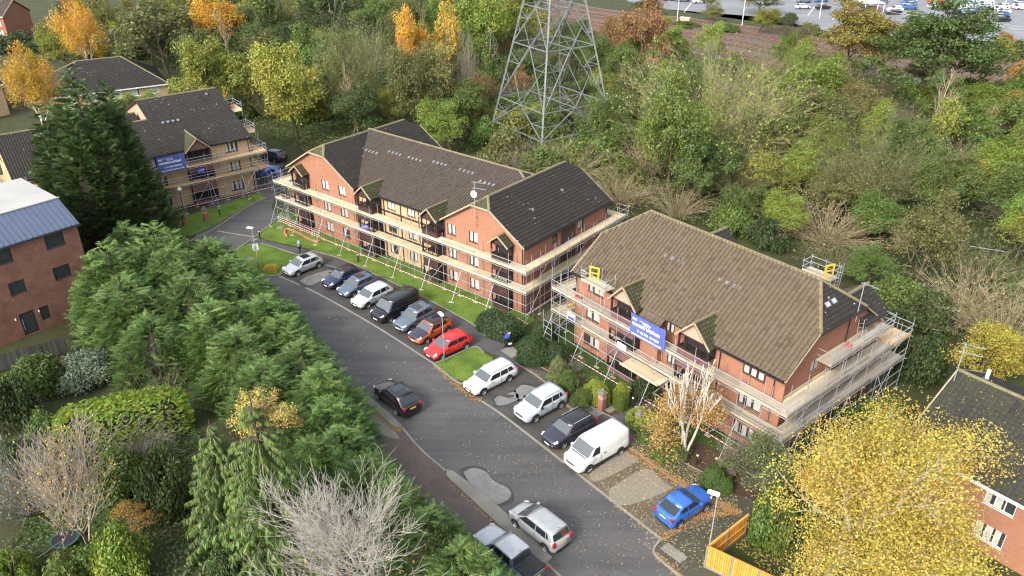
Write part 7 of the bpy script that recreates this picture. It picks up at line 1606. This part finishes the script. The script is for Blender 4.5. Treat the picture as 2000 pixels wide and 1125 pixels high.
clip_bush('little green bush in front of the round bright one', (1415, 958), 1.15, 1.1, 1.1, (.085, .15, .025), 2)
clip_bush('golden clipped shrub on the grass island', (530, 529), 1.7, 1.2, .75, (.60, .52, .07), 2)
for (b, tp, w, c, kd, lab) in (((1090, 740), 695, 55, (.16, .19, .06), 'bush2', 'pale pink green shrub in the bed'), ((1110, 765), 725, 50, 'mid', 'bush0', 'green shrub in the bed by the pale shrub'), ((1125, 730), 700, 28, (.2, .2, .19), 'twig2', 'grey wispy shrub beside the lawn'), ((1135, 790), 755, 48, 'mid', 'bush2', 'green shrub left of the yellow bush'), ((1150, 775), 752, 34, 'lime', 'bush1', 'yellow spiky shrub in the bed'), ((1260, 775), 735, 62, 'dark', 'bush0', 'dark shrub behind the clipped domes'), ((1310, 885), 850, 105, 'mid', 'bush2', 'low green ground shrub below the white stems'), ((1268, 855), 832, 60, 'mid', 'bush1', 'low green ground shrub next to the second pillar'), ((1075, 640), 610, 40, (.07, .09, .06), 'twig2', 'grey green shrub between the scaffoldings'), ((1490, 990), 870, 140, (.135, .165, .06), 'broad2', 'feathery pale green tree beside the yellow birch'), ((1465, 930), 855, 60, (.13, .16, .06), 'twig1', 'pale twiggy shrub at the scaffolding foot'), ((1660, 850), 790, 110, 'dark', 'bush0', 'dark bush under the gable scaffolding'), ((1730, 830), 770, 100, 'mid', 'bush2', 'green bush between gable scaffolding and mossy roof'), ((1500, 1060), 960, 100, 'mid', 'bush1', 'dark shrub behind the orange fence'), ((1420, 940), 840, 44, 'rust', 'twig2', 'thin brown sapling in the bed'), ((1570, 1060), 985, 110, 'dark', 'bush2', 'dark ivy mound under the yellow birch')):
    T(kd, b, tp, w, c, 'grey', lab)
# white stemmed tree
s_, t_ = grow(111, 8.4, .5, 4, 3, kids=3, spread=.42, ratio=.58, r0=.15, wig=.10, lift=.4, stems=4, taper=.6, minr=.016); S_, t_ = fit(s_, t_, 8.2, 1.8); S_[:, 6:8] *= 1.1
ii = r_.integers(0, len(t_), 240); cc = t_[ii, :3] * np.array([1.15, 1.15, .78]); cc = np.concatenate([cc, np.stack([-1.6 + r_.normal(0, .7, 90), r_.normal(0, .9, 90), r_.uniform(1.0, 4.6, 90)], -1)]); pos = np.repeat(cc, 17, 0) + r_.normal(0, .30, (len(cc) * 17, 3)); lv = leaf_mesh('crown', pos, np.tile([0, 0, 1.], (len(pos), 1)), .15, r_)
plant('tree', 'white many-stemmed tree with tan leaves in front of the right-hand block', 'tree', (tubes_np('trunk', S_, 6, M['bark']), lv), (g(1336, 893).x, g(1336, 893).y, 0), (1, 1, 1), 0, (.50, .46, .40), (.42, .27, .085))
# yellow birch, lower right
by = leafy(115, 17.0, 6.1, per=190, clump=.80, size=.115, levels=3, kids=5, limbs=9, keep=.62, trunk=.2, minz=.12, flat=.9, r0=.24, lift=.3)
plant('birch_tree', 'big golden yellow birch in front of the mossy roofed house', 'tree', by, (18.0, 32.3, 0), (1.12, 1.12, 1), .6, (.36, .33, .27), (.45, .35, .06))
# ------------------------------------------------------------------ lamps, posts, pillars, people, small things
def lamp(label, foot, h, rz, sign=False):
    p = g(*foot); t = thing('street_lamp', label, 'street lamp', (p.x, p.y, 0), R(rz), 'street lamps along the road')
    MB().tube((0, 0, 0), (0, 0, 1.1), .075, 10).build('base', M['fitting'], t); MB().tube((0, 0, 1.1), (0, 0, h), .045, 8, .035).build('pole', M['galv'], t)
    hd = MB().box(-.12, .62, -.13, .13, h - .02, h + .07); hd.box(-.08, .55, -.16, .16, h + .07, h + .10); hd.build('lamp_head', M['white'], t); MB().box(.05, .55, -.1, .1, h - .045, h - .022).build('lens', M['lamp_clear'], t)
    return t
lamp('street lamp standing on the grass island by the junction', (506, 528), 4.85, 160); lamp('street lamp in front of the red hatchback', (868, 711), 4.85, 120); lamp('street lamp at the corner of the orange fence', (1382, 1087), 5.1, 150)
p = g(507, 527); t = thing('notice_sign', 'white notice plate with small print on the island lamp post', 'sign', (p.x, p.y - .1, 2.35), R(10)); MB().box(-.3, .3, -.012, .012, 0, .75).build('plate', M['white'], t)
mb = MB()
for i in range(6): mb.box(-.24, .24 - .05 * (i % 3), -.02, -.013, .08 + i * .075, .105 + i * .075)
mb.box(-.3, .3, -.02, -.013, .60, .66); mb.build('print', M['frame_grey'], t); mb = MB(); mb.box(-.04, .04, -.05, .0, -.55, -.05); mb.build('yellow_tag', M['yellow'], t)
def pillar(label, px, h):
    p = g(*px); t = thing('gate_pillar', label, 'pillar', (p.x, p.y, 0), R(-48), 'brick gate pillars'); MB().box(-.23, .23, -.23, .23, 0, h).build('shaft', M['brick_red_and_shaded'], t)
    MB().box(-.25, .25, -.25, .25, h * .72, h * .76).box(-.25, .25, -.25, .25, h * .84, h * .88).build('pale_band', M['render_pale'], t); MB().box(-.29, .29, -.29, .29, h, h + .08).box(-.2, .2, -.2, .2, h + .08, h + .2).build('cap', M['concrete'], t)
    mb = MB(); n = 8
    for i in range(5):
        for k in range(n):
            f = lambda a, b: (.14 * math.sin(math.pi * a / 5) * math.cos(2 * math.pi * b / n), .14 * math.sin(math.pi * a / 5) * math.sin(2 * math.pi * b / n), h + .32 - .14 * math.cos(math.pi * a / 5))
            mb.poly([f(i, k), f(i, k + 1), f(i + 1, k + 1), f(i + 1, k)])
    mb.build('ball', M['concrete'], t, smooth=True)
pillar('brick gate pillar with ball cap in front of the clipped arch', (1175, 800), 1.6); pillar('second brick gate pillar beside the yellow hedge', (1247, 836), 1.3)
pillar('brick gate pillar on the grass before the buff block', (403, 432), 1.5); pillar('brick gate pillar half under the tall cypress', (362, 440), 1.5)
def bollard(label, px, col='galv'):
    p = g(*px); t = thing('bollard_light', label, 'bollard', (p.x, p.y, 0), 0); MB().tube((0, 0, 0), (0, 0, .85), .08, 10).build('post', M['fascia'], t); MB().tube((0, 0, .851), (0, 0, 1.02), .085, 10).build('lamp_glass', M['white'], t); MB().tube((0, 0, 1.021), (0, 0, 1.08), .10, 10).build('cap', M['fascia'], t)
bollard('dark bollard light at the entrance by the clipped domes', (1235, 795)); bollard('bollard light on the lawn below the middle block', (700, 512)); bollard('bollard light near the lower round bush', (1360, 908)); bollard('bollard light on the grass before the buff block', (430, 420)); bollard('bollard light at the junction corner of the lawn', (508, 466))
t = thing('globe_lamp', 'white globe lamp on a post by the buff block entrance', 'lamp', (g(362, 425).x, g(362, 425).y, 0), 0); MB().tube((0, 0, 0), (0, 0, 3.4), .05, 8).build('post', M['fascia'], t)
bm = bmesh.new(); bmesh.ops.create_uvsphere(bm, u_segments=12, v_segments=8, radius=.26); me = bpy.data.meshes.new('globe'); bm.to_mesh(me); bm.free(); me.materials.append(M['white']); me.polygons.foreach_set('use_smooth', [True] * len(me.polygons)); obj('globe', me, t, (0, 0, 3.65))
for i, (px, w, d, z, lab) in enumerate((((997, 688), 1.0, 1.6, .02, 'pale rectangular cover in the footpath by the blue jacketed person'), ((1163, 808), 1.3, .8, .02, 'rectangular cover in the footpath by the first brick pillar'), ((1316, 1080), .75, 1.6, .026, 'mossy rectangular cover in the lower footpath'), ((1193, 800), .9, .6, .02, 'rusty drain cover beside the clipped domes'), ((496, 468), .9, .5, .025, 'small pale cover in the junction footpath'), ((690, 771), .6, .4, .014, 'drain grate at the left kerb'), ((707, 785), .6, .5, .016, 'drain grate in the paving by the pavement island'))):
    o = cover(px, w, d, R(40), z, M['rust'] if 'rusty' in lab else (M['fitting'] if 'grate' in lab else M['concrete'])); tag(o, lab, 'cover')
t = thing('raised_bed_edge', 'curved red brick garden edging on the lawn before the left wing', 'edging', (0, 0, 0), 0); pts = smooth_line(gp((560, 463), (556, 455), (562, 449), (580, 455), (600, 466), (618, 473), (624, 472)), 5); bk = MB().box(-.14, .14, -.09, .09, 0, .2).mesh('brick', M['stripe_red'] if False else plain('red_edging_brick', (.48, .17, .11), .8))
for a, b in zip(pts, pts[1:]):
    n = max(1, int((b - a).length / .30))
    for i in range(n): q = a.lerp(b, i / n); obj('brick', bk, t, (q.x, q.y, random.uniform(-.02, .03)), (0, 0, math.atan2((b - a).y, (b - a).x) + random.uniform(-.1, .1)))
for px, lab in (((548, 445), 'pale round slab on the lawn corner'), ((488, 507), 'bare round patch cover on the grass island'), ((563, 427), 'pale stone slab by the barrier')):
    p = g(*px); t = thing('stone_slab', lab, 'slab', (p.x, p.y, .03), .3); MB().tube((0, 0, 0), (0, 0, .075), .45, 11, .42).build('slab', M['concrete'], t)
# people: one continuous body grown from a skeleton, clothes as further skins
def skin(name, verts, edges, radii, mat, parent, sub=2, z=0):
    me = bpy.data.meshes.new(name); me.from_pydata(verts, edges, []); o = bpy.data.objects.new(name, me); COL.objects.link(o)
    sk = o.modifiers.new('skin', 'SKIN')
    for i, r_ in enumerate(radii): me.skin_vertices[0].data[i].radius = (r_, r_) if not isinstance(r_, tuple) else r_
    me.skin_vertices[0].data[0].use_root = True; s = o.modifiers.new('sub', 'SUBSURF'); s.levels = s.render_levels = sub
    dg = bpy.context.evaluated_depsgraph_get(); m2 = bpy.data.meshes.new_from_object(o.evaluated_get(dg)); COL.objects.unlink(o); bpy.data.objects.remove(o); m2.materials.clear(); m2.materials.append(mat); m2.polygons.foreach_set('use_smooth', [True] * len(m2.polygons)); return obj(name, m2, parent)
M['skin'] = plain('skin', (.52, .33, .25), .6, var=.06); M['cloth_navy'] = plain('dark_trousers', (.018, .019, .028), .85); M['cloth_grey'] = plain('blue_grey_jacket', (.10, .15, .19), .8); M['cloth_pale'] = plain('pale_grey_hood', (.30, .38, .40), .8); M['cloth_blue'] = plain('bright_blue_jacket', (.02, .045, .55), .7); M['hair'] = plain('dark_hair', (.03, .022, .018), .8)
def person(label, loc, rz, bend, jacket, hood, step):
    t = thing('person', label, 'person', loc, rz); c, s = math.cos(bend), math.sin(bend)
    hipz = .93; T_ = lambda x, y, z: (x + (z - hipz) * s if z > hipz else x, y, hipz + (z - hipz) * c if z > hipz else z)
    V = [(0, 0, hipz), T_(0, 0, 1.15), T_(0, 0, 1.38), T_(.01, 0, 1.5), T_(.02, 0, 1.58), T_(.03, 0, 1.68), (0, .10, .88), (step * .5 + .03, .11, .50), (step * .9, .11, .09), (step * .9 + .13, .12, .045), (0, -.10, .88), (-step * .3 + .06, -.11, .50), (-step * .9, -.11, .09), (-step * .9 + .13, -.12, .045),
         T_(0, .20, 1.42), T_(.02, .27, 1.16), T_(.20, .25, .98), T_(.27, .24, .93), T_(0, -.20, 1.42), T_(.02, -.27, 1.16), T_(.22, -.20, 1.0), T_(.30, -.18, .96)]
    E_ = [(0, 1), (1, 2), (2, 3), (3, 4), (4, 5), (0, 6), (6, 7), (7, 8), (8, 9), (0, 10), (10, 11), (11, 12), (12, 13), (2, 14), (14, 15), (15, 16), (16, 17), (2, 18), (18, 19), (19, 20), (20, 21)]
    skin('body', V, E_, [.12, .12, .13, .06, .07, .085, .085, .06, .042, .035, .085, .06, .042, .035, .055, .042, .034, .03, .055, .042, .034, .03], M['skin'], t)
    skin('trousers', [V[0], V[6], V[7], V[8], V[10], V[11], V[12]], [(0, 1), (1, 2), (2, 3), (0, 4), (4, 5), (5, 6)], [.15, .105, .08, .07, .105, .08, .07], M['cloth_navy'], t)
    skin('jacket', [T_(0, 0, .88), T_(0, 0, 1.15), T_(0, 0, 1.40), V[14], V[15], V[16], V[18], V[19], V[20]], [(0, 1), (1, 2), (2, 3), (3, 4), (4, 5), (2, 6), (6, 7), (7, 8)], [.185, .175, .165, .085, .072, .06, .085, .072, .06], jacket, t)
    if hood: skin('hood', [T_(-.02, 0, 1.46), T_(-.01, 0, 1.60), T_(0, 0, 1.70)], [(0, 1), (1, 2)], [.11, .125, .095], hood, t)
    else: skin('hair', [T_(-.02, 0, 1.62), T_(-.005, 0, 1.73)], [(0, 1)], [.095, .085], M['hair'], t)
    for k in (8, 12): MB().box(-.09, .19, -.05, .05, -.085, .0).build('shoe', M['white'] if hood else M['black_plastic'], t, loc=V[k])
    for k in (17, 21):                                             # five fingers curl from each hand
        for q in range(4): y = -.03 + .02 * q; skin('finger', [(0, y, 0), (.035 - .004 * abs(q - 1), y, -.03), (.03, y, -.07 + .008 * abs(q - 1))], [(0, 1), (1, 2)], [.010, .009, .007], M['skin'], t, 1).location = V[k]
        skin('thumb', [(0, .03, .0), (.03, .05, -.02), (.05, .045, -.045)], [(0, 1), (1, 2)], [.011, .010, .008], M['skin'], t, 1).location = V[k]
    f = T_(.12, 0, 1.665); MB().box(-.008, .02, -.012, .012, -.025, .015).build('nose', M['skin'], t, loc=f)
    return t
p = g(586, 497); person('person in blue grey hooded jacket and dark trousers walking along the path', (p.x, p.y, .012), R(60), .08, M['cloth_grey'], M['cloth_pale'], .22)
p = g(987, 678); person('person in bright blue jacket bending over beside the clipped hedge', (p.x, p.y, .012), R(20), .75, M['cloth_blue'], None, .14)
p = g(996, 677); t = thing('carry_bag', 'small pale and dark bag on the path at the feet of the blue jacketed person', 'bag', (p.x, p.y, .01), .4); MB().box(-.22, .22, -.14, .14, 0, .26).build('bag_body', M['black_plastic'], t); MB().box(-.16, .16, -.1, .1, .262, .34).build('contents', M['white'], t)
t = thing('power_cable', 'pair of thin overhead wires crossing the top right corner', 'cable', (0, 0, 0), 0)
for dy in (0, 6): 
    a, b = g(1740, 18 + dy, 17), g(2060, 60 + dy, 15); MB().tube(a, b, .03, 4).build('wire', M['galv'], t)
def car_park_lamp(px, h=9):
    p = g(*px); t = thing('car_park_lamp', 'white lamp post beside the distant car park', 'street lamp', (p.x, p.y, 0), R(10), 'lamp posts of the distant car park'); MB().tube((0, 0, 0), (0, 0, h), .11, 6, .07).build('pole', M['white'], t); MB().box(-.2, 1.3, -.15, .15, h, h + .14).build('lamp_head', M['white'], t)
for px in ((1279, 40), (1322, 45), (1449, 50), (1600, 36), (1960, 20), (1712, 25)): car_park_lamp(px)
p = g(1700, 22); t = thing('trolley_shelter', 'white framed shelter in the distant car park', 'shelter', (p.x, p.y, 0), R(6)); MB().box(-3, 3, -2, 9, 2.3, 2.5).build('roof', M['white'], t)
for x in (-2.8, 2.8):
    for y in (-1.8, 3.5, 8.8): MB().box(x - .08, x + .08, y - .08, y + .08, 0, 2.3).build('post', M['white'], t)
MB().box(-2.2, 2.2, -1.5, 1.5, .1, 1.2).build('trolleys', M['rust'], t)
ln = MB()
for (x, y, n, s) in ((1592, 12, 1, 1), (1640, 20, 1, 1), (1690, 10, 1, 1), (1860, 15, 1, 1), (1975, 10, 1, 1), (1350, 6, 1, 1), (1760, 10, 1, 1)):
    a, b = g(x, y), g(x - 14, y + 18); ln.bar((a.x, a.y, .01), (b.x, b.y, .01), .2, .012)
ln.build('bay_markings', M['white'])['kind'] = 'structure'
p = g(1337, 46); t = thing('equipment_box', 'pale pink cabinet on the far railway verge', 'cabinet', (p.x, p.y, 0), R(-20)); MB().box(-1.2, 1.2, -.5, .5, 0, 1.5).build('cabinet_body', M['render_pale'], t); MB().box(-1.3, 1.3, -.6, .6, 1.5, 1.6).build('lid', M['white'], t)
# fallen leaves: nobody could count them
def fallen(name, n, pts, z, size, col, seed, edge=None):
    r = np.random.default_rng(seed); P = []
    poly = [tuple(g(*p)[:2]) for p in pts]; xs = [p[0] for p in poly]; ys = [p[1] for p in poly]
    while len(P) < n:
        a, b = r.uniform(min(xs), max(xs)), r.uniform(min(ys), max(ys))
        if in_poly(a, b, poly): P.append((a, b, z + r.uniform(0, .02)))
    P = np.array(P); me = leaf_mesh(name, P, np.tile([0, 0, 1.], (n, 1)), size, r, up=1.5, wild=.25, droop=0); o = obj(name, me, color=col); o['kind'] = 'stuff'
def along(name, n, px, w, z, size, col, seed):
    r = np.random.default_rng(seed); L = smooth_line([g(*p) for p in px], 4); P = []
    for i in range(n): k = r.integers(0, len(L) - 1); q = L[k].lerp(L[k + 1], r.random()); P.append((q.x + r.normal(0, w), q.y + r.normal(0, w), z + r.uniform(0, .03)))
    o = obj(name, leaf_mesh(name, np.array(P), np.tile([0, 0, 1.], (n, 1)), size, r, up=1.5, wild=.3, droop=0), color=col); o['kind'] = 'stuff'
YL, TL = (.55, .42, .18), (.42, .24, .09)
fallen('fallen_leaves', 520, [(900, 760), (1060, 870), (1291, 1052), (1330, 1125), (1150, 1125), (900, 900)], .008, .085, YL, 1)
fallen('fallen_leaves', 1500, [(1130, 930), (1240, 860), (1450, 1000), (1400, 1100), (1330, 1125), (1276, 1078), (1200, 990)], .03, .10, YL, 2)
fallen('fallen_leaves', 900, [(1240, 850), (1340, 905), (1440, 970), (1440, 1000), (1330, 945), (1230, 875)], .03, .10, YL, 3)
fallen('fallen_leaves', 120, [(640, 600), (900, 760), (860, 900), (640, 720)], .008, .12, YL, 4)
fallen('fallen_leaves', 1500, [(1430, 1060), (1600, 1000), (1750, 1125), (1560, 1180)], .02, .15, (.5, .4, .1), 5)
fallen('fallen_leaves', 500, [(1085, 705), (1130, 760), (1300, 850), (1400, 930), (1500, 960), (1520, 900), (1240, 740)], .03, .12, (.45, .3, .12), 6)
along('fallen_leaves', 1500, [(1230, 878), (1330, 945), (1445, 1003)], .22, .03, .13, TL, 7); along('fallen_leaves', 500, [(850, 716), (900, 760), (940, 785)], .14, .02, .12, TL, 8); along('fallen_leaves', 700, [(1291, 1055), (1365, 1010), (1440, 1002)], .16, .03, .13, TL, 9)
along('fallen_leaves', 500, [(1278, 1080), (1330, 1127), (1380, 1170)], .12, .03, .13, TL, 10); along('fallen_leaves', 700, [(718, 792), (770, 838), (785, 836)], .09, .02, .1, (.40, .26, .08), 11); along('fallen_leaves', 500, [(880, 940), (980, 1035), (1060, 1100)], .12, .02, .1, TL, 12); along('fallen_leaves', 300, [(1010, 706), (1060, 742), (1118, 802), (1170, 840)], .15, .03, .12, TL, 13)

r = np.random.default_rng(31); n = 420; uu, vv = r.uniform(-3.6, 8, n), r.uniform(-.2, 5.6, n); q = [at_uv(fG, a, b, 5.0 + .489 * (b + .3) + .11) for a, b in zip(uu, vv)]
o = obj('roof_leaves', leaf_mesh('roof_leaves', np.array(q), np.tile([0, 0, 1.], (n, 1)), .11, r, up=1.5, wild=.3, droop=0), color=(.50, .38, .08)); o['kind'] = 'stuff'
